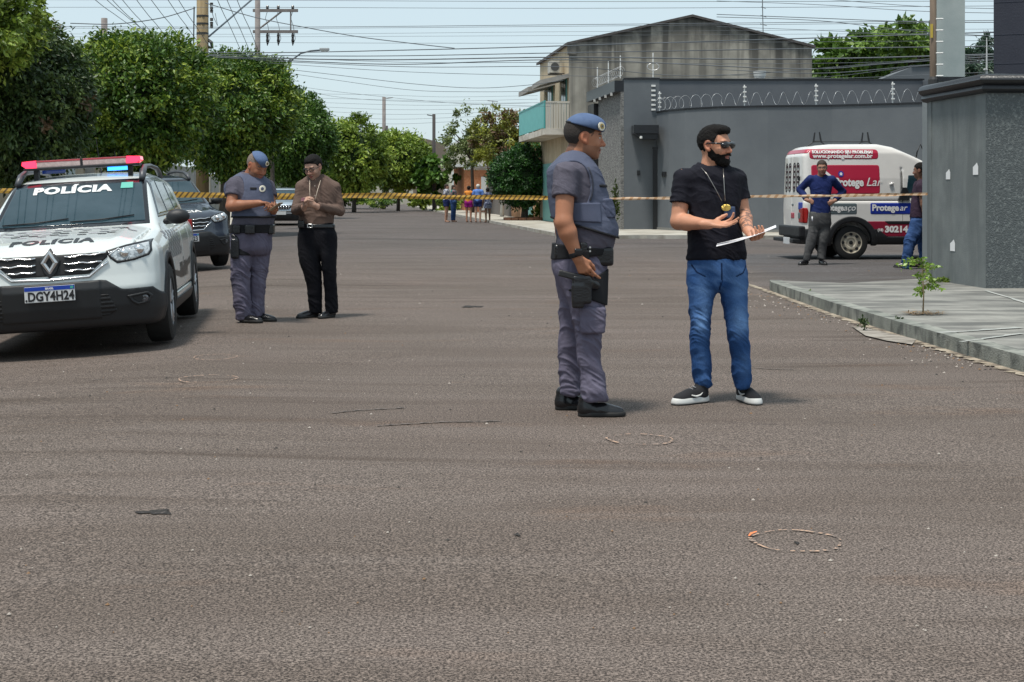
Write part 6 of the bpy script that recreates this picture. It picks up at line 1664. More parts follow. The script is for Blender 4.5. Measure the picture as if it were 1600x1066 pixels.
# ---------------------------------------------------------------- officer seen from his right side
def officer_side():
    f = Fig('police officer in beret and vest in profile, hand on the pistol at his thigh', 8.42, 905, h=.0048)
    W, st = f.W, f.st
    z = lambda py: CH + (HY-py)/FPX*8.42
    skin = (.37,.160,.088)
    Hd = Frame(W(913,214), 88, 4, 0, 1.10)
    RA = (W(884,272,-.19), W(881,347,-.26), W(902,402,-.25))
    LA = (W(884,272,.19), W(878,345,.26), W(888,402,.26))
    ops = head_ops(Hd, .010, 1.02) + [(cap(W(899,238), W(892,268), .058, .066), 'u', .03), (cap(W(903,240,.0), W(905,266,0), .05, .05), 'u', .03)]
    ops += f.arm(*RA, .058, .050, .030) + f.arm(*LA, .058, .048, .030)
    ops += hand_ops(RA[2], W(917,428,-.25)-RA[2], (.35,.9,.1), 1, per={'i': (15,20,15), 'm': (35,45,30), 'r': (45,50,35), 'p': (50,55,40)}, spread=5, tcurl=(20,15), topen=32)
    ops += hand_ops(LA[2], (.1,0,-1), (0,-1,0), -1, (18,20,15))
    def col(V):
        C = np.tile(np.array(skin), (len(V),1)) * (1 + .10*vnoise(V*25))[:,None]
        C = face_paint(C, V, Hd, skin, stubble=(.20,.10,.065))
        x, y, zz = Hd.loc(V[:,0], V[:,1], V[:,2])
        m = (np.abs(x) < .1) & (y < .045) & (y > -.13) & (zz > -.085) & (zz < .1) & ~((np.abs(y+.004) < .034) & (zz < .035) & (zz > -.045))
        m &= (zz > np.interp(y, [-.13,-.06,-.02,.03,.045], [-.09,-.08,-.01,.0,.02])); C[m] = C[m]*.35 + np.array((.02,.013,.010))*.65
        m = (np.abs(x) < .028) & (y > .085) & (zz > -.060) & (zz < -.050); C[m] = C[m]*.35
        return C
    f.build('body', ops, skin_mat(), .0038, color=col)
    hl = ([-.13,-.06,-.02,.02,.045,.07,.1], [-.075,-.062,-.01,.012,.03,.055,.08])
    f.build('hair', head_ops(Hd)[:2] + [(None, 'off', .004), (hair_fn(Hd, hl), 'i', .003)], mat('short_dark_hair', (.018,.014,.012), .8, col2=(.04,.03,.025), nscale=200, bump=.6, bscale=500), .0038)
    beret(f, Hd, ((0,.0,.052), (0,.20,.98)), ((.072,.066,.056), (.85,.75,.2), .0245))
    # torso: shirt, vest
    tor = [st(236,888,910,0,.07), st(250,872,922,0,.135), st(262,861,931,0,.185), st(280,859,939,0,.195), st(300,860,945,0,.19), st(320,862,951,0,.185),
           st(340,866,957,0,.19), st(360,869,962,0,.195), st(376,870,960,0,.195), st(390,868,955,0,.185), st(402,867,950,0,.18)]
    T = zloft(tor, 0, 2.3)
    nk = cap(W(897,225), W(899,262), .066, .060)
    shirt2 = [(T, 'u', 0), (cap(W(892,262,-.07), W(886,272,-.165), .060, .066), 'u', .04), (cap(W(892,262,.07), W(886,272,.165), .060, .066), 'u', .04)]
    # sleeves first as their own capsules trimmed by a plane, then merged
    shirt2 += [(trimmed(RA[0], RA[1], .47, .072, .074), 'u', .03), (trimmed(LA[0], LA[1], .47, .072, .074), 'u', .03), (nk, 's', .01)]
    sh = f.build('tshirt', shirt2, PM_SHIRT(), .005, disp=folds((7,7,11), .007, 3.0))
    arm_cut = ell(W(898,290,-.21), (.095,.115,.155)); arm_cut2 = ell(W(898,290,.21), (.095,.115,.155))
    front = planecut(W(905,352), (-.18,0,-1))
    vest = [(infl(T, .016), 'u', 0), (infl(cap(W(892,260,-.06), W(886,268,-.12), .060, .060), .016), 'u', .04), (infl(cap(W(892,260,.06), W(886,268,.12), .060, .060), .016), 'u', .04),
            (planecut(W(905,353), (-.30,0,-1)), 'i', .01), (arm_cut, 's', .008), (arm_cut2, 's', .008), (cap(W(896,222), W(908,258), .074, .072), 's', .01)]
    v = f.build('vest', vest, PM_VEST(), .005, disp=folds((6,6,20), .004, 9.0, .2))
    # side panel, edge binding, name tape, strap
    sp = [(infl(T, .027), 'u', 0), (planecut(W(905,316), (0,0,1)), 'i', .003), (planecut(W(905,345), (-.05,0,-1)), 'i', .003), (planecut(W(936,330), (1,0,.05)), 'i', .003), (planecut(W(890,330), (-1,0,0)), 'i', .003)]
    f.build('side_panel', sp, cloth('vest_panel', (.088,.100,.150)), .005, parent=v)
    sp2 = [(infl(T, .0235), 'u', 0), (planecut(W(905,350.5), (.30,0,1)), 'i', .002), (planecut(W(905,354), (-.30,0,-1)), 'i', .002)]
    f.build('binding', sp2, NYLON(), .004, parent=v)
    TV = infl(T, .017)
    ctr = W(898,290,0); ring = []
    for k in range(26):
        a = math.radians(-35 + 250*k/25); ring.append((ctr[0] + .096*math.sin(a), 8.0, ctr[2] + .150*math.cos(a)))
    pr = project(lambda x, y, z_: np.array([float(TV[0](np.array([[[p]]]), np.array([[[q]]]), np.array([[[r_]]])).ravel()[0]) for p, q, r_ in zip(x, y, z_)]), [q for q in ring if q[2] < z(262)], (0,1,0), .002)
    h2 = len(pr)//2
    for seg in (pr[:h2], pr[h2:]):
        if len(seg) > 2 and np.isfinite(seg).all() and (np.abs(seg[:,1]-8.3) < .25).all(): ribbon(f, 'piping', list(seg), .0055, mat('dark_piping', (.03,.035,.055), .7), parent=v)
    b3 = rbox(W(940,290,-.10), (.06,.06,.008), .003)
    f.build('name_tape', [(infl(T, .024), 'u', 0), (b3[0], 'i', .001)], NYLON(), .004, parent=v)
    pk = rbox(W(948,325,-.09), (.05,.07,.055), .01)
    f.build('pouch', [(infl(T, .030), 'u', 0), (pk[0], 'i', .006)], cloth('vest_pouch', (.083,.094,.142)), .005, parent=v, disp=folds((14,14,30), .006, 2))
    # trousers
    pel = zloft([st(384,868,950,0,.165), st(400,863,949,0,.175), st(418,863,948,0,.18), st(436,870,947,0,.17), st(452,880,944,0,.13)], 0, 2.4)
    near = zloft([st(405,874,948,-.085,.09), st(440,875,947,-.09,.098), st(470,888,946,-.10,.092), st(500,896,944,-.105,.082), st(527,901,941,-.11,.075), st(559,903,938,-.115,.068), st(585,907,943,-.12,.068), st(612,909,948,-.125,.070), st(626,911,949,-.125,.070)], 0, 2.3)
    far = zloft([st(405,868,940,.085,.09), st(440,869,938,.09,.098), st(470,874,934,.10,.09), st(500,873,924,.11,.08), st(527,872,915,.12,.075), st(559,873,910,.125,.067), st(590,874,908,.13,.066), st(616,874,909,.13,.068)], 0, 2.3)
    prof = lambda V: .55 + .9*np.exp(-((V[:,2]-.52)/.13)**2) + 1.0*np.exp(-((V[:,2]-.16)/.16)**2)
    tr = f.build('trousers', [(pel, 'u', 0), (near, 'u', .03), (far, 'u', .03)], PM_PANTS(), .005, disp=folds((7,7,15), .010, 5.0, .6, prof))
    f.build('cargo_pocket', [(rbox(W(926,500,-.19), (.072,.030,.075), .015), 'u', 0)], PM_PANTS(), .005, parent=tr, disp=folds((12,12,25), .006, 2))
    # belt, pouches, holster, watch
    B = zloft([st(374,862,962,0,.20), st(386,862,958,0,.195), st(404,860,955,0,.19), st(416,858,953,0,.19)], 0, 2.4)
    bt = f.build('duty_belt', [(B, 'u', 0), (planecut(W(905,383), (.10,0,1)), 'i', .004), (planecut(W(905,400), (.10,0,-1)), 'i', .004)], NYLON(), .0045)
    f.build('belt_pouch', [(rbox(W(944,400,-.10), (.052,.06,.055), .018), 'u', 0)], BLACKLEATHER(), .005, parent=bt)
    f.build('belt_pouch', [(rbox(W(874,392,-.06), (.03,.07,.04), .012), 'u', 0)], BLACKLEATHER(), .005, parent=bt)
    f.build('radio_pouch', [(rbox(W(911,390,-.185), (.024,.022,.045), .008), 'u', 0)], BLACKLEATHER(), .005, parent=bt)
    for py in (386, 392):
        m = MB(); c = Vector(W(922,py,-.213) - f.base); m.lathe([(-.004,.006),(.002,.006),(.004,.003)], Matrix.Translation(c), 8, 'y'); m.build('stud', mat('steel', (.6,.6,.6), .3, 1), bt)
    ho = f.build('holster', [(rbox(W(909,452,-.235), (.056,.028,.082), .014), 'u', 0), (rbox(W(903,462,-.24), (.035,.026,.07), .012), 'u', .01), (cap(W(930,445,-.20), W(922,440,-.22), .03, .03), 'u', .02)], BLACKLEATHER(), .004)
    f.build('thigh_strap', [(infl(near, .013), 'u', 0), (planecut(W(905,440), (-.5,0,1)), 'i', .003), (planecut(W(905,458), (-.4,0,-1)), 'i', .003)], NYLON(), .0045, parent=ho)
    f.build('drop_strap', [(rbox(W(915,418,-.20), (.022,.012,.10), .005), 'u', 0)], NYLON(), .004, parent=ho)
    # pistol in the holster under the hand
    c = Matrix.Translation(Vector(W(893,431,-.245))) 
    R = Matrix.Rotation(math.radians(14), 3, 'Y'); rows = np.array(R.transposed())
    g = thing('pistol', 'black pistol gripped in the thigh holster of the officer in profile', 'pistol', tuple(W(893,431,-.245)))
    gb = [(rbox(W(886,429,-.245), (.050,.015,.019), .007, rows), 'u', 0), (rbox(W(906,434,-.245), (.045,.014,.022), .006, rows), 'u', .006)]
    old, f.base, rt = f.base, W(893,431,-.245), f.root
    f.build('grip', gb[:1], mat('gun_polymer', (.015,.015,.016), .45, bump=.3, bscale=300), .004, parent=g)
    f.build('slide', gb[1:], mat('gun_metal', (.03,.03,.033), .3, .6), .004, parent=g)
    f.base = old
    wp = RA[2] + (RA[1]-RA[2])*.10; dv = (RA[1]-RA[2])/np.linalg.norm(RA[1]-RA[2])
    wt = f.build('watch', [(cap(wp - dv*.016, wp + dv*.016, .041, .041), 'u', 0), (planecut(wp-dv*.014, -dv), 'i', .002), (planecut(wp+dv*.014, dv), 'i', .002)], NYLON(), .004)
    f.build('watch_face', [(rbox(wp + np.array([.012,-.040,.012]), (.022,.012,.022), .006), 'u', 0)], mat('watch_glass', (.01,.01,.012), .1), .004, parent=wt)
    f.shoes([(916,640,-.125,88), (880,638,.13,76)], BLACKLEATHER(), mat('black_rubber', (.01,.01,.01), .7), h=.005)


def dress(f, sp):
    """body, hair, shirt, trousers and shoes of a figure from its outline"""
    W, st = f.W, f.st; hd = sp['head']; Hd = Frame(W(hd[0],hd[1],hd[2]), *hd[3:]); f.Hd = Hd; skin = sp['skin']
    R, L = [W(*q) for q in sp['R']], [W(*q) for q in sp['L']]; f.RA, f.LA = R, L
    ar = sp.get('armr', (.054,.044,.029))
    ops = head_ops(Hd, sp.get('fat', 0), sp.get('nose', 1.0))
    n0, n1, nr = sp['neck']
    ops += [(cap(W(*n0), W(*n1), nr, nr*1.1), 'u', .03)]
    ops += f.arm(*R, *ar) + f.arm(*L, *ar)
    for k in ('Rh', 'Lh'):
        if k in sp: ops += hand_ops(**sp[k])
    if 'bare' in sp:
        for z_ in sp['bare']: ops.append((zloft(z_, 0, 2.0), 'u', .02))
    def col(V):
        C = np.tile(np.array(skin), (len(V),1)) * (1 + .10*vnoise(V*25))[:,None]
        C = face_paint(C, V, Hd, skin, stubble=sp.get('stubble'), brow=sp.get('brow', (.02,.013,.01)), closed=sp.get('closed', False))
        return sp['paint'](C, V, Hd) if 'paint' in sp else C
    f.body = f.build('body', ops, skin_mat(), sp.get('hs', f.h), color=col)
    if 'hair' in sp:
        line, off, hm = sp['hair']
        f.hair = f.build('hair', head_ops(Hd)[:2] + [(None, 'off', off), (hair_fn(Hd, line), 'i', .004)] + sp.get('hairx', []), hm, sp.get('hs', f.h), disp=lambda V, N: .0022*vnoise(V*90) + .0018*vnoise(V*190))
    if 'torso' in sp:
        T = zloft([st(*q) for q in sp['torso']], math.radians(sp.get('tyaw', 0)), 2.3); f.T = T
        sh = [(T, 'u', 0)]
        for q in sp['shoulders']: sh.append((cap(W(*q[0]), W(*q[1]), q[2], q[2]), 'u', .04))
        t = sp.get('sleeve', .5)
        sr = sp.get('sleever', (.068,.066,.05,.042))
        for A in (R, L):
            if t <= 0: continue
            if t < 1: sh.append((trimmed(A[0], A[1], t, sr[0], sr[1]), 'u', .03))
            else: sh += [(cap(A[0], A[1], sr[0], sr[2]), 'u', .03), (trimmed(A[1], A[2], t-1, sr[2], sr[3]), 'u', .025)]
        n0, n1, nr2 = sp.get('neckhole', (sp['neck'][0], sp['neck'][1], sp['neck'][2]+.012))
        sh.append((cap(W(*n0), W(*n1), nr2, nr2), 's', .01))
        sh += sp.get('shirtx', [])
        f.shirt = f.build(sp.get('shirt_name', 'shirt'), sh, sp['shirt'], f.h, disp=folds((7,7,11), sp.get('foldt', .007), sp.get('seed', 1.0)))
    lg = [zloft([st(*q) for q in l_], 0, 2.3) for l_ in sp['legs']]; f.legs = lg
    pel = zloft([st(*q) for q in sp['pelvis']], math.radians(sp.get('tyaw', 0)), 2.4); f.pel = pel
    zk = sp.get('knee', .5)
    prof = lambda V: .5 + .9*np.exp(-((V[:,2]-zk)/.13)**2) + 1.0*np.exp(-((V[:,2]-.14)/.15)**2)
    f.pants = f.build(sp.get('pants_name', 'trousers'), [(pel, 'u', 0)] + [(l_, 'u', .02) for l_ in lg] + sp.get('pantsx', []), sp['pants'], f.h, disp=folds((7,7,15), sp.get('foldp', .010), sp.get('seed', 1.0)+4, .6, prof), color=sp.get('pants_color'))
    if 'feet' in sp: f.shoes(sp['feet'], sp.get('shoe', BLACKLEATHER()), sp.get('sole', mat('black_rubber', (.01,.01,.01), .7)), L=sp.get('footL', .285))
    return f

DARKHAIR = lambda: mat('black_hair', (.004,.0035,.0035), .8, col2=(.010,.008,.007), nscale=160, bump=.4, bscale=420, spec=.2)
# ---------------------------------------------------------------- bearded man in the black tee
def bearded_man():
    f = Fig('bearded man in sunglasses, black t-shirt and blue jeans holding a sheet of paper', 8.86, 1118, h=.0048)
    W = f.W
    R = [(1068,277,.02), (1060,346,-.03), (1106,350,-.24)]; L = [(1150,280,.06), (1160,334,.06), (1170,361,-.16)]
    Rw, Lw = W(*R[2]), W(*L[2])
    jeans = mat('blue_denim', (1,1,1), .85, col2=(.72,.74,.78), nscale=160, bump=.4, bscale=500, spec=.15, attr='Col')
    def denim(V):
        C = np.tile(np.array((.024,.080,.235)), (len(V),1)); x, z = V[:,0], V[:,2]
        def blob(px, py, rx, rz): c = W(px, py); return np.exp(-((x-c[0])/rx)**2 - ((z-c[2])/rz)**2)
        f = .9*blob(1095,470,.055,.17) + .9*blob(1152,475,.055,.17) + .8*blob(1092,505,.04,.06) + 1.1*blob(1155,503,.045,.06) + .45*blob(1097,570,.04,.12) + .45*blob(1160,568,.04,.12)
        whisk = np.clip(1 - np.abs(vnoise(np.stack([x*6, V[:,1]*6, z*26 + x*9], 1)))*3, 0, 1)*np.exp(-((z-.80)/.12)**2)
        f = np.clip(f*(.75+.5*vnoise(V*14)), 0, 1.3) + .5*whisk
        C = C + f[:,None]*np.array((.115,.185,.27))
        def seam(pts, w=.0045):
            P2 = [W(*p) for p in pts]
            for a, b in zip(P2[:-1], P2[1:]):
                ab = np.array([b[0]-a[0], b[2]-a[2]]); t = np.clip(((x-a[0])*ab[0]+(z-a[2])*ab[1])/(ab@ab), 0, 1); d = np.hypot(x-a[0]-t*ab[0], z-a[2]-t*ab[1]); C[(d < w) & (V[:,1] < 8.87)] = (.008,.022,.07)
        seam([(1123,410),(1124,438)]); seam([(1079,413),(1086,424),(1098,430)]) ; seam([(1164,414),(1157,425),(1146,430)]); seam([(1122,440),(1121,450)])
        return C
    def paint(C, V, Hd):                                    # tattoo on the left forearm
        a, b = W(1163,338,.0), Lw
        ab = b-a; t = ((V-a)@ab)/(ab@ab); d = np.linalg.norm(V-a-np.clip(t,0,1)[:,None]*ab, axis=1)
        m = (t > -.15) & (t < .92) & (d < .055) & (np.abs(vnoise(V*48)) < .22)
        C[m] = C[m]*.38 + np.array((.02,.03,.035))
        x, y, z = Hd.loc(V[:,0], V[:,1], V[:,2])
        m = (np.abs(x) > .045) & (y > -.05) & (y < .05) & (z > .01) & (z < .07); C[m] *= .55
        return C
    sp = dict(skin=(.52,.250,.155), head=(1117,226.5,0,128,2,0,1.05), neck=((1112,240,.02), (1110,262,.02), .056), R=R, L=L, armr=(.058,.048,.029), hs=.0038,
        Rh=dict(wrist=Rw, d=(.93,-.30,-.02), n=(.10,-.35,.93), thumb=-1, per={'i': (25,30,20), 'm': (12,18,12), 'r': (8,14,10), 'p': (5,12,10)}, spread=6, topen=40, tcurl=(10,10)),
        Lh=dict(wrist=Lw, d=(.38,-.72,-.40), n=(-.2,-.45,.86), thumb=-1, per={'i': (55,40,20), 'm': (60,40,20), 'r': (62,40,20), 'p': (65,40,20)}, spread=2, topen=20, tcurl=(15,10)),
        paint=paint, torso=[(252,1098,1128,.02,.05), (262,1084,1142,.02,.085), (272,1068,1156,.02,.105), (288,1070,1158,.02,.118), (310,1075,1156,.01,.122), (332,1077,1155,.01,.120), (356,1075,1159,.01,.122), (384,1074,1164,.01,.125), (406,1073,1165.5,.01,.125)],
        tyaw=0, shoulders=[((1098,268,.02), (1070,279,.02), .050), ((1128,268,.03), (1151,281,.05), .048)], sleeve=.58, sleever=(.060,.070,.05,.04), shirt_name='tshirt',
        shirt=cloth('black_cotton', (.009,.009,.014), (.014,.014,.021)), foldt=.009,
        pelvis=[(396,1075,1164,.01,.115), (412,1074,1166,.01,.125), (430,1075,1167,.01,.13), (446,1076,1167,.01,.12), (456,1090,1155,.01,.08)],
        legs=[[(420,1074,1121,.0,.10), (450,1075,1119,-.01,.098), (480,1077,1112,-.02,.088), (515,1079,1108.5,-.03,.078), (540,1078.5,1108,-.02,.074), (560,1081,1110,-.01,.072), (582,1083,1110.5,.0,.070), (598,1084,1112,.0,.068), (606,1087,1110,.0,.05)],
              [(420,1120,1166.5,.0,.10), (450,1124,1167,-.02,.098), (480,1130,1167.5,-.05,.090), (515,1136,1168,-.08,.080), (540,1140,1171,-.07,.075), (560,1143,1172.5,-.05,.072), (582,1145,1172.5,-.04,.070), (599,1147,1172,-.03,.070), (608,1149,1170,-.03,.055)]],
        pants=jeans, pants_color=denim, pants_name='jeans', knee=.50, foldp=.0085, seed=21.0,
        hair=(([-.13,-.06,-.03,0,.02,.045,.075,.1], [-.070,-.060,-.04,.0,-.03,.058,.066,.075]), .0035, DARKHAIR()))
    dress(f, sp); Hd = f.Hd
    f.build('hair_top', [(Hd.E((0,.002,.076), (.064,.084,.050)), 'u', 0), (Hd.E((0,.055,.091), (.050,.038,.025)), 'u', .02), (hair_fn(Hd, ([-.13,-.05,.02,.05,.08,.1],[.03,.05,.06,.066,.07,.08])), 'i', .004)], DARKHAIR(), .004, disp=lambda V, N: .002*vnoise(V*80), parent=f.hair)
    # beard
    def region(X, Y, Z):
        x, y, z = Hd.loc(X, Y, Z)
        lim = np.interp(y, [-.02,.01,.04,.07,.10], [.0,-.010,-.048,-.056,-.050])
        mouth = np.sqrt((x/.024)**2 + ((z+.068)/.013)**2) - 1
        d = np.maximum(z - lim, -.012 - y)
        d = np.maximum(d, np.where(y > .06, -mouth*.013, -1))
        d = np.maximum(d, -.128 - z)
        return (d*Hd.s).astype(np.float32)
    ops = head_ops(Hd)[:6] + [(Hd.E((0,.058,-.096), (.036,.037,.028)), 'u', .02), (None, 'off', .0045), (region, 'i', .004)]
    f.build('beard', ops, DARKHAIR(), .0035, disp=lambda V, N: .003*vnoise(V*110))
    f.build('moustache', [(Hd.K((-.026,.093,-.057), (0,.101,-.052), .0055, .0065), 'u', 0), (Hd.K((.026,.093,-.057), (0,.101,-.052), .0055, .0065), 'u', .004)], DARKHAIR(), .0028)
    gl = mat('black_glasses', (.008,.008,.010), .15, spec=.7)
    g = f.build('sunglasses', [(Hd.E((.036,.088,.001), (.038,.022,.0215)), 'u', 0), (Hd.E((-.036,.088,.001), (.038,.022,.0215)), 'u', .006), (Hd.K((-.045,.100,.012),(.045,.100,.012),.008,.008), 'u', .010)], gl, .003)
    for q in (-1, 1):
        ribbon(f, 'temple', [Hd.w(q*.066,.088,.009), Hd.w(q*.080,.05,.010), Hd.w(q*.084,.0,.010), Hd.w(q*.080,-.02,.002)], [.0065,.006,.0045,.004], gl, parent=g)
    # chain and badge
    b = W(1133,322,-.135)
    ch = mat('bead_chain', (.32,.30,.28), .35, .9)
    cc = thing('necklace', 'beaded neck chain with a gold badge on the chest of the bearded man', 'badge', tuple(b))
    def rel(q): return Vector(q) - Vector(b)
    m = MB(); pts = [W(1096,262,-.06), W(1105,272,-.115), W(1118,295,-.130), W(1128,314,-.135)]; m.tube([rel(p) for p in pts], .0028, 6); m.build('chain', ch, cc, smooth=True)
    m = MB(); pts = [W(1130,263,-.07), W(1131,280,-.115), W(1132,300,-.130), W(1133,314,-.135)]; m.tube([rel(p) for p in pts], .0028, 6); m.build('chain', ch, cc, smooth=True)
    old = f.base; f.base = b
    f.build('holder', [(rbox(W(1140,331,-.140), (.034,.007,.034), .004), 'u', 0)], mat('blue_black_leather', (.03,.05,.11), .5), .003, parent=cc)
    f.build('badge', [(ell(W(1134.5,324,-.150), (.030,.006,.022)), 'u', 0), (ell(W(1134.5,322,-.153), (.014,.008,.012)), 'u', .003)], mat('gold_badge', (.65,.47,.12), .3, .8, bump=.6, bscale=120), .0025, parent=cc)
    f.base = old
    # sheet of paper
    a, c = W(1119,385,-.36), W(1213,355,-.30); v = (c-a); u = np.array([.17,1,-.012])*.20
    pm = mat('white_paper', (.72,.72,.75), .6)
    o = Vector((a+c)/2); m = MB(); nx = 10
    for k in range(2):
        vs = []
        for i in range(nx+1):
            t = i/nx; q = a + v*t + np.array([0,0,-.010*math.sin(math.pi*t)])
            for w in (0, 1): vs.append(Vector(q + u*w + np.array([0,0,.0012*k + .012*w])) - o)
        m.add(vs, [(2*i, 2*i+1, 2*i+3, 2*i+2) for i in range(nx)])
    po = m.build('sheet_of_paper', pm, None, smooth=True); po.location = o
    tag(po, 'white sheet of paper held level in the left hand of the bearded man', 'paper')
    # trainers
    wh = mat('white_foam_sole', (.62,.62,.60), .6)
    kn = mat('black_knit', (.010,.010,.013), .8, bump=.4, bscale=400)
    for (px, py, dy, psi) in ((1103,624,.0,237), (1157,623,.10,165)):
        c = W(px, py, dy); c[2] = 0; Fm = Frame(c, psi, 0, 0, 1.0)
        up = [(Fm.E((0,.040,.060), (.036,.050,.050)), 'u', 0), (Fm.E((0,.12,.050), (.040,.075,.048)), 'u', .03), (Fm.E((0,.195,.038), (.044,.062,.036)), 'u', .03), (Fm.K((0,.045,.06), (0,.035,.125), .038, .038), 'u', .03), (lambda X, Y, Z: .030-Z, 'i', 0)]
        so = [(Fm.E((0,.05,.02), (.042,.070,.06)), 'u', 0), (Fm.E((0,.13,.012), (.043,.085,.06)), 'u', .03), (Fm.E((0,.195,.012), (.050,.075,.06)), 'u', .03), (lambda X, Y, Z: np.maximum(Z-.048+.0*Y, .008-Z), 'i', .008)]
        s = f.build('shoe', up, kn, .004)
        f.build('sole', so, wh, .004, parent=s)
        f.build('outsole', so[:-1] + [(lambda X, Y, Z: np.maximum(Z-.010, .001-Z), 'i', .002)], mat('black_rubber', (.01,.01,.01), .7), .004, parent=s)
        for sd in (1, -1):                                   # the curved tick on each side
            pts = [Fm.w(sd*.0430,.150,.060), Fm.w(sd*.0435,.115,.050), Fm.w(sd*.0415,.080,.056), Fm.w(sd*.041,.060,.072)]
            ribbon(f, 'tick', pts, [.004,.007,.005,.002], wh, parent=s)
        for k in range(4): ribbon(f, 'lace', [Fm.w(-.020,.10+.022*k,.100-.008*k), Fm.w(0,.105+.022*k,.107-.010*k), Fm.w(.020,.10+.022*k,.100-.008*k)], .0035, mat('grey_lace', (.25,.25,.26), .8), parent=s)


# ---------------------------------------------------------------- officer looking down at his phone
def officer_phone():
    f = Fig('grey-haired police officer in blue beret looking down and tapping a phone', 14.4, 393, h=.007)
    W, st = f.W, f.st
    R = [(366,289,-.10), (361,322,-.20), (405,317,-.30)]; L = [(418,292,.10), (424,322,.02), (428,330,-.17)]
    Rw, Lw = W(*R[2]), W(*L[2])
    sp = dict(skin=(.30,.125,.068), head=(401.5,259,-.04,130,22,-4,1.16), neck=((396,268,.02), (388,282,.04), .072), fat=.012, R=R, L=L, armr=(.062,.052,.033), hs=.0055, closed=True,
        Rh=dict(wrist=Rw, d=(.93,-.22,.0), n=(.05,-.2,-.97), thumb=1, per={'i': (15,15,10), 'm': (55,55,30), 'r': (65,60,30), 'p': (70,60,30)}, topen=30),
        Lh=dict(wrist=Lw, d=(.20,-.85,.10), n=(-.25,.25,.92), thumb=1, per={'i': (35,35,25), 'm': (38,40,25), 'r': (40,40,25), 'p': (45,40,30)}, topen=60),
        stubble=(.15,.09,.07), brow=(.06,.045,.04),
        torso=[(268,380,400,.03,.07), (276,368,410,.03,.13), (285,356,419,.02,.16), (298,353,423,.01,.175), (312,359,425,.0,.18), (326,365,427,.0,.19), (340,365,428,-.01,.195), (352,362,427,.0,.19), (362,361,426,.0,.175)],
        shoulders=[((384,280,.03), (367,288,-.08), .065), ((400,281,.03), (417,291,.10), .060)], sleeve=.52, sleever=(.078,.080,.05,.04), shirt=PM_SHIRT(), shirt_name='tshirt', foldt=.006,
        pelvis=[(350,363,427,.0,.17), (362,361,425,.0,.175), (376,361,424,.0,.17), (390,364,423,.0,.15), (398,372,418,.0,.1)],
        legs=[[(366,362,395,-.03,.11), (385,361,394,-.03,.11), (410,361,392,-.05,.10), (431,361,390,-.05,.09), (455,364,390,-.04,.085), (478,366.5,391,-.03,.08), (494,368,391.5,-.02,.082), (499,369,391,-.02,.08)],
              [(366,392,424,.05,.11), (385,391,423.5,.06,.11), (408,391,420,.06,.10), (431,391,417,.07,.09), (458,390,413.5,.08,.085), (478,389,412,.09,.08), (489,389,411.5,.09,.082), (494,390,411,.09,.08)]],
        pants=PM_PANTS(), knee=.50, foldp=.012, seed=33.0, feet=[(381,505,-.05,112), (401,499,.10,104)], footL=.275)
    dress(f, sp); Hd = f.Hd; T = f.T
    f.build('hair', head_ops(Hd)[:2] + [(None, 'off', .002), (hair_fn(Hd, ([-.13,-.06,-.02,.02,.06,.1],[-.05,-.045,.0,.02,.05,.06])), 'i', .003)], mat('grey_cropped_hair', (.22,.18,.155), .9, col2=(.14,.10,.08), nscale=150, bump=.4, bscale=400), .0055)
    beret(f, Hd, ((0,.0,.052), (-.42,.36,.82)), ((-.005,.10,.062), (0,.9,.25), .022))
    acut = ell(W(366,296,-.16), (.10,.13,.165)); acut2 = ell(W(424,297,.16), (.055,.10,.13))
    v = f.build('vest', [(infl(T, .018), 'u', 0), (infl(cap(W(382,281,.03), W(372,285,-.04), .06, .06), .012), 'u', .04), (infl(cap(W(400,282,.03), W(411,288,.06), .055, .055), .012), 'u', .04),
        (planecut(W(395,338), (0,0,-1)), 'i', .01), (acut, 's', .008), (acut2, 's', .008), (cap(W(396,262), W(387,279), .088, .086), 's', .01)], PM_VEST(), .0065, disp=folds((6,6,12), .004, 9, .2))
    f.build('binding', [(infl(T, .025), 'u', 0), (planecut(W(395,336.5), (0,0,1)), 'i', .002), (planecut(W(395,339.5), (0,0,-1)), 'i', .002)], NYLON(), .006, parent=v)
    nt = rbox(W(395,294,-.20), (.032,.12,.012), .003)
    f.build('name_tape', [(infl(T, .026), 'u', 0), (nt[0], 'i', .002)], NYLON(), .005, parent=v)
    for r, o_, mt in ((.030,.027,mat('cream_emblem', (.62,.58,.47), .45)), (.015,.031,mat('dark_emblem', (.05,.06,.10), .4))):
        cc = W(411,294.5,-.10)
        cyl = (lambda r: lambda X, Y, Z: np.sqrt((X-cc[0])**2 + ((Z-cc[2])/1.15)**2) - r)(r)
        f.build('vest_badge', [(infl(T, o_), 'u', 0), (fmax(cyl, lambda X, Y, Z: Y-cc[1]-.1+0*Z), 'i', .001)], mt, .0045, parent=v)
    bt = f.build('duty_belt', [(infl(f.pel, .016), 'u', 0), (infl(T, .012), 'u', 0), (planecut(W(395,350), (0,0,1)), 'i', .004), (planecut(W(395,363), (0,0,-1)), 'i', .004)], NYLON(), .006)
    f.build('belt_pouch', [(rbox(W(391,358,-.20), (.05,.035,.048), .012), 'u', 0)], BLACKLEATHER(), .006, parent=bt)
    f.build('belt_pouch', [(rbox(W(424,358,-.05), (.03,.06,.05), .012), 'u', 0)], BLACKLEATHER(), .006, parent=bt)
    f.build('belt_pouch', [(rbox(W(371,358,-.16), (.035,.035,.045), .012), 'u', 0)], BLACKLEATHER(), .006, parent=bt)
    ho = f.build('holster', [(rbox(W(368,388,-.13), (.042,.05,.10), .016), 'u', 0), (cap(W(364,368,-.13), W(370,372,-.15), .022,.022), 'u', .01)], BLACKLEATHER(), .006)
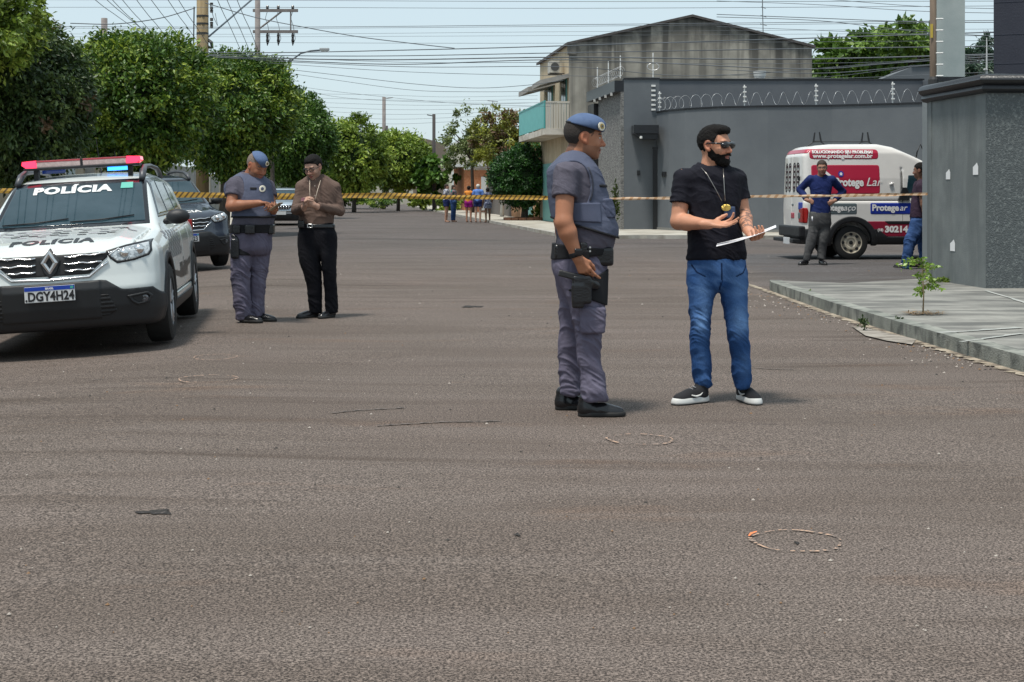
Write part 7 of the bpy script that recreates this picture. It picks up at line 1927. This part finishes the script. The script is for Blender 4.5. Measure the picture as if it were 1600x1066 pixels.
    f.build('thigh_strap', [(infl(f.legs[0], .013), 'u', 0), (planecut(W(380,387), (-.1,0,1)), 'i', .003), (planecut(W(380,397), (-.1,0,-1)), 'i', .003)], NYLON(), .006, parent=ho)
    p = W(431,322.5,-.33); g = thing('smartphone', 'gold cased phone held by the grey-haired officer looking down', 'phone', tuple(p)); old = f.base; f.base = p
    M = Frame(p, 112, -32, 0); f.build('case', [(M.B((0,0,0), (.037,.076,.0045), .004), 'u', 0)], mat('gold_phone', (.35,.27,.17), .35, .5), .003, parent=g)
    f.build('screen', [(M.B((0,0,.0045), (.033,.071,.0018), .001), 'u', 0)], mat('dark_screen', (.01,.012,.015), .08), .002, parent=g, relax=0); f.base = old

def shirt_man():
    f = Fig('man in glasses, brown long-sleeved shirt and black trousers typing on a phone', 14.9, 498, h=.007)
    W, st = f.W, f.st
    R = [(471,293,.02), (463,327,-.06), (476,322,-.32)]; L = [(523,293,.05), (531,329,.02), (492,321,-.28)]
    Rw, Lw = W(*R[2]), W(*L[2])
    shirt = cloth('brown_shirt', (.115,.076,.062), (.14,.096,.078))
    sp = dict(skin=(.44,.26,.19), head=(489.5,260.5,-.03,203,22,4,1.06), neck=((492,270,.01), (494,284,.04), .054), R=R, L=L, armr=(.040,.032,.027), hs=.0055, closed=True,
        Rh=dict(wrist=Rw, d=(.18,-.5,.62), n=(.75,-.2,.1), thumb=-1, per={k: (40,45,30) for k in 'imrp'}, topen=30),
        Lh=dict(wrist=Lw, d=(-.45,-.5,.5), n=(-.7,.3,.1), thumb=1, per={k: (42,45,30) for k in 'imrp'}, topen=30),
        stubble=(.26,.16,.12),
        torso=[(272,484,505,.04,.06), (279,476,515,.04,.095), (286,467,524,.04,.115), (298,464,528,.03,.12), (312,465,527,.02,.12), (328,466,525,.02,.12), (342,468,521,.01,.12), (352,468,520,.01,.12)],
        shoulders=[((486,283,.04), (472,292,.02), .052), ((504,283,.04), (521,292,.05), .054)], sleeve=1.88, sleever=(.060,.06,.050,.036), shirt=shirt, shirt_name='shirt', foldt=.008,
        pelvis=[(347,468,521,.01,.115), (358,467,523,.01,.12), (370,466,526,.01,.125), (386,466,526,.01,.12), (399,472,521,.01,.09)],
        legs=[[(362,467,497,.0,.11), (385,466,498,-.01,.105), (403,467,500,-.02,.10), (425,474,502,-.03,.085), (445,479,503,-.02,.075), (465,481.5,503,-.01,.07), (482,483,503,.0,.068), (489,484,503,.0,.06)],
              [(362,495,525,.0,.11), (385,496,526,-.01,.105), (403,501,526,-.03,.10), (425,504,525.5,-.04,.085), (445,506,526,-.03,.075), (465,508,527,-.02,.07), (482,509,528,-.01,.068), (489,510,527.5,-.01,.06)]],
        pants=cloth('black_trousers', (.006,.006,.009), (.010,.010,.013)), knee=.5, foldp=.006, seed=51.0, feet=[(491,495,.02,228), (518,494,.02,208)], footL=.275,
        hair=(([-.13,-.06,-.03,0,.02,.045,.075,.1], [-.070,-.060,-.04,.0,.0,.045,.062,.075]), .007, DARKHAIR()))
    dress(f, sp); Hd = f.Hd
    f.build('hair_top', [(Hd.E((0,.0,.074), (.068,.086,.048)), 'u', 0), (hair_fn(Hd, ([-.13,-.05,.02,.05,.08,.1],[.03,.05,.06,.066,.075,.08])), 'i', .004)], DARKHAIR(), .005, parent=f.hair, disp=lambda V, N: .002*vnoise(V*80))
    gl = mat('black_glasses', (.008,.008,.010), .15, spec=.7); g = None
    for q in (-1, 1):
        pts = [Hd.w(q*.033 + .025*math.cos(a), .099, .001 + .017*math.sin(a)) - f.base for a in [2*math.pi*i/16 for i in range(16)]]
        m = MB(); m.tube(pts, .0032, 6, closed=True); o = m.build('glasses' if g is None else 'rim', gl, g or f.root, smooth=True); g = g or o
        ribbon(f, 'temple', [Hd.w(q*.058,.096,.006), Hd.w(q*.078,.05,.006), Hd.w(q*.082,-.01,.004)], .003, gl, parent=g)
    ribbon(f, 'bridge', [Hd.w(-.010,.102,.004), Hd.w(0,.106,.006), Hd.w(.010,.102,.004)], .003, gl, parent=g)
    col = [(cap(W(492,273,.015), W(493,280,.03), .070, .074), 'u', 0), (cap(W(492,262,.015), W(494,286,.03), .058, .058), 's', .004), (planecut(W(492,272.5,.02), (.05,.25,1)), 'i', .003)]
    f.build('collar', col, shirt, .005, parent=f.shirt)
    for py in (290, 305, 319, 334, 345):
        m = MB(); c = Vector(W(492+(py-290)*.02,py,-.097) - f.base); m.lathe([(-.004,.007),(.0,.007),(.003,.004)], Matrix.Translation(c), 8, 'y'); m.build('button', mat('pale_button', (.4,.33,.28), .4), f.shirt)
    m = MB()
    b = f.build('belt', [(infl(f.pel, .010), 'u', 0), (infl(f.T, .006), 'u', 0), (planecut(W(495,349.5), (0,0,1)), 'i', .003), (planecut(W(495,355.5), (0,0,-1)), 'i', .003)], BLACKLEATHER(), .005)
    f.build('buckle', [(rbox(W(484,352.5,-.128), (.030,.008,.022), .005), 'u', 0), (rbox(W(484,352.5,-.135), (.020,.03,.012), .003), 's', 0)], mat('steel', (.6,.6,.6), .3, 1), .004, parent=b)
    f.build('key_case', [(rbox(W(471,350,-.08), (.035,.03,.04), .01), 'u', 0)], BLACKLEATHER(), .005, parent=b)
    p = W(478,311.5,-.37); g = thing('smartphone', 'dark red phone held in both hands by the man in the brown shirt', 'phone', tuple(p)); old = f.base; f.base = p
    M = Frame(p, 98, 2, 62); f.build('case', [(rbox(p, (.050,.036,.005), .004, Frame(p, 180, 30, 0).rows), 'u', 0)], mat('dark_red_phone', (.10,.02,.03), .4), .003, parent=g)
    f.build('screen', [(rbox(p + np.array([0,.0027,.0050]), (.044,.032,.0015), .001, Frame(p, 180, 30, 0).rows), 'u', 0)], mat('dark_screen', (.01,.012,.015), .08), .002, parent=g, relax=0)
    c = W(484,308,-.30); f.base = old
    cord = mat('pale_cord', (.55,.45,.36), .7)
    for a, b_ in ((W(484,281,-.09), W(484.5,313,-.20)), (W(501,281,-.07), W(492,313,-.20))):
        mid = (a+b_)/2 + np.array([0,-.02,0]); ribbon(f, 'lanyard', [a, mid, b_], .0032, cord)

def van_man():
    f = Fig('man in navy jumper and grey jeans standing hands on hips before the van', 26.0, 1268, z0=.0, h=.011)
    sp = dict(skin=(.33,.17,.115), head=(1284.5,261.5,-.02,193,6,4,1.15), neck=((1283,270,0), (1281,280,.02), .058), R=[(1266,279,0), (1250,296,.16), (1262,313,-.06)], L=[(1300,280,0), (1317,299,.16), (1303,314,-.08)],
        Rh=dict(wrist=P(1262,313,25.94), d=(.9,-.2,-.3), n=(.1,.9,-.1), thumb=1, curl=(20,30,20), sc=1.1), Lh=dict(wrist=P(1303,314,25.92), d=(-.85,-.25,-.42), n=(-.1,.9,.1), thumb=-1, curl=(20,25,15), sc=1.1),
        torso=[(274,1275,1288,.02,.06), (278,1268,1295,.02,.10), (285,1264,1300,.02,.13), (298,1266,1299,0,.13), (315,1267,1297,0,.13), (330,1266,1297.5,0,.135), (334,1266,1297.5,0,.135)],
        shoulders=[((1277,278,0), (1267,281,0), .065), ((1289,278,0), (1299,282,0), .065)], sleeve=1.85, sleever=(.075,.07,.062,.05), shirt=cloth('navy_jumper', (.012,.022,.095), (.02,.032,.12)), shirt_name='jumper',
        pelvis=[(330,1265,1298,0,.13), (342,1264,1298,0,.14), (352,1265,1298,0,.12), (357,1269,1293,0,.08)],
        legs=[[(340,1264,1282,0,.11), (358,1263,1281,0,.10), (372,1260.5,1277,-.02,.095), (385,1258,1273,-.02,.085), (400,1256,1267,-.02,.08), (407,1255,1265.5,-.02,.08)],
              [(340,1279,1298,0,.11), (358,1279,1297,0,.10), (372,1278.5,1294.5,-.02,.095), (385,1278,1292,0,.085), (398,1277,1290,0,.08), (405,1277,1289,0,.08)]],
        pants=cloth('grey_jeans', (.055,.055,.058), (.10,.10,.10)), pants_name='jeans', knee=.5, foldp=.006, seed=70., feet=[(1259.5,412,-.03,222), (1283,411,.02,172)], footL=.31,
        hair=(([-.13,-.06,-.02,.02,.05,.08,.1], [-.070,-.06,-.01,.01,.05,.06,.08]), .008, mat('brown_hair', (.03,.018,.012), .8)))
    dress(f, sp); Hd = f.Hd
    g = f.build('glasses', [(Hd.K((-.06,.102,.012), (.06,.102,.012), .005,.005), 'u', .003)], mat('black_glasses', (.008,.008,.010), .15, spec=.7), .007)
    ribbon(f, 'key_tag', [f.W(1269,338,-.15), f.W(1269.5,345,-.17)], .012, mat('white_paper', (.72,.72,.75), .6), n=4)

def wall_man():
    f = Fig('man in dark maroon polo shirt half hidden behind the corner wall', 24.6, 1434, z0=.02, h=.011)
    sp = dict(skin=(.20,.10,.065), head=(1440,266,0,-62,4,0,1.15), neck=((1441,276,0), (1442,286,.0), .06), R=[(1446,292,.20), (1450,312,.2), (1448,330,.1)], L=[(1441,292,-.20), (1444,314,-.24), (1447,333,-.25)],
        Lh=dict(wrist=P(1447,333,24.35), d=(.3,0,-1), n=(1,0,0), thumb=1, curl=(20,25,15), sc=1.1),
        torso=[(279,1437,1451,0,.08), (284,1433,1457,0,.16), (294,1430,1458,0,.2), (310,1428,1458,0,.2), (326,1426,1457,0,.19), (340,1425,1456,0,.18)],
        shoulders=[((1442,286,-.1), (1441,292,-.19), .07), ((1444,286,.1), (1445,292,.19), .07)], sleeve=.6, sleever=(.08,.08,.062,.05), shirt=cloth('maroon_polo', (.035,.022,.035), (.05,.03,.05)), shirt_name='polo_shirt',
        pelvis=[(334,1425,1455,0,.16), (345,1426,1456,0,.17), (356,1424,1455,0,.16), (362,1428,1452,0,.1)],
        legs=[[(342,1426,1450,-.08,.09), (358,1422,1446,-.08,.09), (374,1416,1438,-.09,.085), (385,1415,1432,-.09,.08), (400,1413,1428,-.09,.075), (414,1412,1425,-.09,.07), (420,1412,1425,-.09,.07)],
              [(342,1432,1456,.08,.09), (358,1433,1457,.08,.09), (374,1436,1456,.09,.085), (390,1438,1454,.09,.08), (406,1440,1454,.09,.07), (416,1440,1453,.09,.07)]],
        pants=cloth('blue_jeans_plain', (.025,.06,.16), (.05,.10,.24)), pants_name='jeans', foldp=.013, seed=80., feet=[(1422,424,-.09,-75), (1449,421,.09,-80)], footL=.31,
        hair=(([-.13,-.06,-.02,.02,.05,.08,.1], [-.070,-.06,-.01,.01,.05,.06,.08]), .010, DARKHAIR()))
    dress(f, sp)
    f.root.location.x -= .03

def far_person(label, x, yt, yb, psi, D, skin, top, bottom, kind, hairm, longhair=False, armpose=0):
    """a bystander far down the street, drawn from one outline"""
    f = Fig(label, D, x, z0=0.0, group='bystanders gathered behind the tape', h=.020)
    H = (yb-yt)/FPX*D; u = H/1.68; cx = f.base[0]; c, s_ = math.cos(math.radians(psi)), math.sin(math.radians(psi))
    def w(a, b, z): return np.array([cx + (a*c + b*s_)*u, D + (-a*s_ + b*c)*u, z*u])
    Hd = Frame(w(0,.02,1.56), psi, 5, 0, u*1.02)
    R = [w(.18,0,1.36), w(.22,-.04,1.10), w(.02,.15,1.16)] if armpose else [w(.18,0,1.36), w(.25,0,1.08), w(.24,.08,.84)]
    L = [w(-.18,0,1.36), w(-.22,-.04,1.10), w(.0,.18,1.12)] if armpose else [w(-.18,0,1.36), w(-.25,0,1.08), w(-.24,.08,.84)]
    ops = head_ops(Hd)[:6] + head_ops(Hd)[11:12] + [(cap(w(0,.0,1.50), w(0,0,1.40), .050*u, .055*u), 'u', .02)] + f.arm(*R, .045, .038, .028) + f.arm(*L, .045, .038, .028)
    for A in (R, L):
        d = A[2]-A[1]; d /= np.linalg.norm(d); ops.append((cap(A[2], A[2]+d*.13, .032, .026), 'u', .01))
    legs = [[w(q*.09,0,.88), w(q*.10,0,.48), w(q*.10,-.02,.07)] for q in (1,-1)]
    for g in legs: ops += [(cap(g[0], g[1], .085*u, .055*u), 'u', .02), (cap(g[1], g[2], .056*u, .036*u), 'u', .02), (cap(g[2]+np.array([0,0,-.02]), g[2] + (w(0,.14,0)-w(0,0,0)) - np.array([0,0,.03]), .038, .03), 'u', .02)]
    def col(V):
        C = np.tile(np.array(skin), (len(V),1)); return face_paint(C, V, Hd, skin)
    f.build('body', ops, skin_mat(), .018, color=col)
    hr = head_ops(Hd)[:1] + [(None, 'off', .012), (hair_fn(Hd, ([-.13,-.05,.0,.04,.07,.1],[-.07,-.06,.0,.03,.06,.07])), 'i', .004)]
    f.build('hair', hr, hairm, .016)
    if longhair: f.build('hair_length', [(Hd.E((0,-.075,-.06), (.075,.04,.12)), 'u', 0)], hairm, .016)
    to = [(cap(w(0,.0,1.36), w(0,.0,.96), .135*u, .15*u), 'u', 0), (cap(w(-.15,0,1.37), w(.15,0,1.37), .075*u, .075*u), 'u', .05), (cap(w(0,0,1.46), w(0,.02,1.6), .065*u, .07*u), 's', .01)]
    if kind != 'sleeveless': to += [(trimmed(R[0], R[1], .55, .075*u, .07*u), 'u', .03), (trimmed(L[0], L[1], .55, .075*u, .07*u), 'u', .03)]
    f.build('top', to, top, .018, disp=folds((6,6,9), .008, x))
    bo = [(cap(w(-.05,0,.92), w(.05,0,.92), .15*u, .15*u), 'u', 0)]
    t = .45 if bottom[1] == 'shorts' else 1.95
    for g in legs:
        if t < 1: bo.append((trimmed(g[0], g[1], t, .115*u, .11*u), 'u', .03))
        else: bo += [(cap(g[0], g[1], .10*u, .075*u), 'u', .03), (trimmed(g[1], g[2], t-1, .075*u, .065*u), 'u', .02)]
    bo.append((planecut(w(0,0,1.0), (0,0,1)), 'i', .01))
    f.build(bottom[1], bo, bottom[0], .018, disp=folds((6,6,9), .008, x+3))
    return f

def far_people():
    def ck(nm, a, b, sc=14): return mat(nm, a, .85, col2=b, nscale=sc, ramp=(.46,.54), spec=.1)
    br, bk, wt = mat('brown_hair', (.03,.018,.012), .8), DARKHAIR(), mat('white_hair', (.5,.48,.45), .8)
    far_person('woman in a patterned blouse and navy shorts, leftmost of the bystanders', 697.5, 285, 345, 100, 64, (.42,.24,.17), ck('navy_white_print', (.5,.5,.52), (.06,.07,.15)), (ck('navy_shorts', (.015,.022,.08), (.02,.03,.10)), 'shorts'), 'tee', br, True, 1)
    far_person('woman in a green and pink top and blue jeans among the bystanders', 708.5, 287, 345, 110, 64.6, (.40,.22,.15), ck('green_pink_print', (.05,.16,.14), (.30,.15,.2), 9), (ck('blue_jeans_plain', (.025,.06,.16), (.05,.10,.24), 5), 'jeans'), 'tee', br, True, 1)
    far_person('woman in an orange top and magenta shorts seen from behind among the bystanders', 732.5, 289, 346, 20, 64, (.40,.21,.14), ck('orange_top', (.60,.20,.035), (.66,.25,.05)), (ck('magenta_shorts', (.26,.015,.16), (.30,.02,.19)), 'shorts'), 'sleeveless', bk, False, 0)
    far_person('white-haired person in a light blue t-shirt seen from behind', 747, 287, 347, 15, 63.6, (.45,.28,.21), ck('light_blue_tee', (.10,.20,.50), (.13,.24,.55)), (ck('navy_shorts', (.015,.022,.08), (.02,.03,.10)), 'shorts'), 'tee', wt, False, 0)
    far_person('youngster in a dark patterned outfit, rightmost of the bystanders', 762, 293, 347.5, -30, 63.3, (.13,.07,.045), ck('grey_blue_print', (.18,.20,.26), (.06,.07,.13)), (ck('grey_blue_print', (.18,.20,.26), (.06,.07,.13)), 'shorts'), 'sleeveless', bk, False, 0)

def people():
    officer_side(); bearded_man(); officer_phone(); shirt_man(); van_man(); wall_man(); far_people()
# ============================================================ poles, lamps and overhead wires
def poles():
    cp = mat('weathered_wood_pole', (.20,.145,.075), .9, col2=(.30,.23,.13), nscale=6, bump=.5, bscale=20, stretch=(1,1,.15)); gp = mat('grey_pole', (.16,.14,.135), .9, col2=(.22,.2,.19), nscale=5); dk = mat('dark_metal', (.03,.03,.03), .5); pi = mat('dark_insulator', (.02,.018,.018), .3)
    def pole(label, px, D, ztop, r0, r1, m_, n=10):
        r = thing('utility_pole', label, 'pole', (tx(px, D), D, 0)); m = MB(); m.tube([(0,0,-.1),(0,0,ztop)], [r0,r1], n); m.build('shaft', m_, r, smooth=True); return r
    D = 47.3; r = pole('thick yellowish wooden utility pole rising from the trees on the left', 316.5, D, 10.0, .22, .185, cp)
    z = lambda py, D: CH + (HY-py)/FPX*D
    for py in (6,12,17,30,36,41):
        m = MB(); m.lathe([(-.05,.04),(-.03,.06),(.0,.045),(.03,.06),(.05,.04)], Matrix.Translation((.30,0,z(py,D))), 10, 'z'); m.build('insulator', pi, r)
    for py in (52,25,37):
        m = MB(); m.lathe([(-.03,.204),(.03,.204)], Matrix.Translation((0,0,z(py,D))), 14, 'z'); m.build('band', dk, r)
    m = MB(); m.tube([(.18,0,z(62,D)),(.30,-.02,z(66,D)),(.32,0,z(74,D)),(.2,0,z(73,D))], .06, 6); m.build('cable_clamp', dk, r)
    m = MB(); m.tube([(-.28,0,z(10,D)),(-.30,0,z(75,D))], .022, 6); m.build('drop_cable', dk, r)
    m = MB(); m.tube([(.26,0,z(8,D)),(.36,0,z(26,D)),(.5,0,z(40,D)),(.42,0,z(20,D))], .010, 5); m.build('jumper', dk, r, smooth=True)
    g = thing('guy_rod', 'straight dark stay rising to the right from the wooden pole', 'stay', tuple(P(326,57,D))); m = MB(); e = P(397,-4,D+3) - P(326,57,D); m.tube([(0,0,0), e], .030, 6); m.build('rod', mat('blue_grey_steel', (.08,.10,.12), .5), g)
    D = 55; r = pole('grey utility pole with two cross-arms over the left trees', 402.5, D, z(-30,D), .12, .10, gp)
    for py in (16,49):
        zz = z(py, D); m = MB(); m.box((-.18,-.05,zz-.055),(1.56,.05,zz+.055)); arm = m.build('cross_arm', gp, r)
    m = MB(); m.tube([(.08,0,z(44,D)),(.95,0,z(17,D))], .035, 6); m.build('brace', gp, r); m = MB(); m.tube([(1.28,0,z(16,D)),(1.28,0,z(49,D))], .030, 6); m.build('upright', gp, r)
    for x in (.38,.80,1.36):
        m = MB(); m.lathe([(-.05,.03),(-.02,.06),(.03,.05),(.06,.06),(.1,.03)], Matrix.Translation((x,0,z(12,D))), 10, 'z'); m.build('insulator', pi, r)
        m = MB(); m.lathe([(0,.03),(-.1,.06),(-.2,.045),(-.3,.06),(-.42,.03),(-.50,.012)], Matrix.Translation((x,0,z(51,D))), 10, 'z'); m.build('fuse', pi, r)
        m = MB(); m.tube([(x,0,z(17,D)),(x-.08,0,z(28,D)),(x+.02,0,z(40,D)),(x+.1,0,z(60,D)),(x+.02,0,z(69,D))], .010, 5); m.build('jumper', dk, r, smooth=True)
    m = MB(); m.box((.05,-.04,z(91,D)-.03),(.35,.04,z(91,D)+.03)); m.build('cable_bracket', dk, r)
    D = 60; o = P(430,135,D); r = thing('street_lamp', 'street lamp on a long curved arm reaching over the road from the trees', 'street lamp', tuple(o)); m = MB(); m.tube([P(px,py,D)-o for px, py in ((428,175),(430,135),(440,112),(455,94),(470,83),(485,79),(500,78))], .035, 8); m.build('arm', mat('blue_grey_steel', (.08,.10,.12), .5), r, smooth=True)
    m = MB(); q = P(507,76.5,D)-o; m.box((-.20,-.12,-.06),(.20,.12,.05), Matrix.Translation(q), .03); hd = m.build('lamp_head', mat('lamp_grey', (.35,.37,.38), .4), r)
    m = MB(); m.box((-.14,-.10,-.11),(.14,.10,-.055), Matrix.Translation(q), .02); m.build('lamp_glass', mat('pale_lamp_glass', (.65,.63,.58), .2), hd)
    for lab, px, D, yt, r0, m_ in (('short square grey pole top behind the large round tree on the left', 163, 60, 28, .13, gp), ('distant pale pole in the middle of the sky gap', 600, 118, 151, .15, gp), ('distant dark pole right of the sky gap', 678, 104, 178, .12, mat('dark_pole', (.05,.045,.045), .9)), ('short distant pole behind the light green trees', 604.5, 140, 196, .11, mat('dark_pole', (.05,.045,.045), .9))):
        q = pole(lab, px, D, z(yt, D), r0*1.1, r0, m_)
        if px in (600, 678):
            m = MB(); m.tube([(0,-.02,z(yt+3,D)),(.75 if px == 600 else -.5,-.02,z(yt+1,D))], .035, 5); m.build('wire_arm', dk, q)
    D = 95; r = thing('tv_antenna', 'distant television antenna above the feathery tree', 'antenna', (tx(770,D),D,5)); m = MB(); m.tube([(0,0,0),(0,0,z(157,D)-5)], .022, 5); m.build('mast', dk, r); m = MB(); m.tube([(-.35,0,z(157,D)-5),(.35,0,z(158.5,D)-5)], .02, 5); m.build('boom', dk, r)

def wires():
    wm = mat('wire_hazed', (.09,.105,.12), .6)  # wire colour paled and blued to paint in the haze
    def wire(pts, r, label='thin dark overhead wire crossing above the street', group='overhead wires'):
        """pts: (px, py, D) - smooth curve through them"""
        P3 = [P(*p) for p in pts]; out = []
        n = len(P3)
        t = list(range(n)); T_ = np.linspace(0, n-1, 10*(n-1)+1)
        cs = [ _cr(t, [p[k] for p in P3], T_) for k in range(3)] if n > 2 else [np.interp(T_, t, [p[k] for p in P3]) for k in range(3)]
        if n == 2:                                          # a plain sag between two supports
            u = T_/(n-1); cs[2] = cs[2] - .25*4*u*(1-u)
        o = P3[0]; m = MB(); m.tube([Vector(q)-o for q in zip(*cs)], r*.8, 5); w = m.build('overhead_wire', wm, None, smooth=True); w.location = o; tag(w, label, 'wire', group); return w
    A, Bq = 42, 30
    def row(y0, y1, y2, y3, r=.008, x3=1700, label=None): wire([(-60,y0,44),(400,y1,40),(900,y2,36),(x3,y3,30)], r, *( (label,) if label else ()))
    row(11,11,12.5,8,.0075); row(-1,0,2,1,.0075); row(40,42,38,30,.0095); row(43,44,40.5,33,.007); row(52,53,49,44,.005); row(57,57,55,50,.005); row(62,66,67,62,.006)
    bl = 'dark bundled telephone cable in the low band of cables across the street'
    wire([(-60,78,44),(150,79,43),(400,82,41),(690,76.5,38),(885,71,37),(1240,60,33),(1700,45,29)], .017, bl, 'bundled cables')
    wire([(-60,81,44),(150,82,43),(400,86,41),(600,87,39),(885,82,37),(1240,76,33),(1700,70,29)], .015, bl, 'bundled cables')
    wire([(-60,83,44),(250,84,43),(400,90,41),(600,93,39),(885,89,37),(1240,92,33),(1700,80,29)], .020, bl, 'bundled cables')
    wire([(-60,82,44),(250,86,43),(400,92,41),(620,100,39),(885,93,37),(1240,107,34),(1400,98,32),(1700,78,29)], .016, bl, 'bundled cables')
    wire([(400,94,41),(640,104,39),(885,104,37),(1100,118,35),(1450,92,31),(1700,75,29)], .011)
    wire([(400,88,41),(640,97,39),(885,97,37),(1240,99,34),(1700,88,29)], .008)
    wire([(420,98,41),(640,112,39),(885,118,37),(1240,122,34),(1450,102,31),(1700,92,29)], .008)
    wire([(425,105,45),(520,116,44),(640,130,42),(740,137,41),(820,133,40),(880,125,38)], .010)
    wire([(425,110,45),(520,124,44),(640,140,42),(740,143,41),(860,142,39)], .008)
    wire([(425,120,60),(520,150,58),(700,160,56),(870,160,54)], .008)
    wire([(430,128,60),(520,142,58),(700,160,56),(860,166,54)], .008)
    for k in range(7):
        y = 146 + 6.5*k; wire([(480,y,112),(600,y+2+k,110),(700,y+5,108),(840,y+3-k,105)], .013, 'thin distant wire over the far end of the street', 'distant wires')
    wire([(320,4,42),(400,27,42),(480,43,41),(560,57,40),(640,67,39),(710,75,38)], .016, 'dark wire sagging down to the right from the wooden pole', None)
    wire([(110,36,41),(180,37,41),(250,28,42),(305,12,42)], .018, 'dark wire sagging between the wooden pole and the left edge', None)
    # lines of the cross street, fanning from the upper left
    for k, (x0, x1, y1) in enumerate(((135,222,52),(155,236,56),(165,248,70),(182,262,78),(205,285,88),(228,310,92),(255,330,95),(272,345,100),(335,382,92),(350,398,98),(366,412,100))):
        a, b = P(x0,-12,34), P(x1,y1,48); g = a + (a-b)*(24/14); e = (800 + g.x/g.y*FPX, HY - (g.z+.35-CH)/g.y*FPX, g.y)
        wire([e,(x0,-12,34),((x0+x1)/2+2,y1/2-3,40),(x1,y1,48)], .011, 'slanting overhead wire coming down from the top left of the picture', 'slanting wires')
    # right part of the sky
    for y0, y1, r in ((26,34,.011),(30,62,.010),(-4,16,.008),(5,22,.008),(112,82,.011),(120,105,.008),(45,56,.007)):
        wire([(1120,y0-4,34),(1280,y0+2,32),(1450,(y0+y1)/2+4,30),(1700,y1,28)], r, 'dark overhead wire in the right part of the sky', 'wires at the right')

def overhead(): poles(); wires()
# ============================================================ build everything
setting()
trees()
overhead()
vehicles()
people()
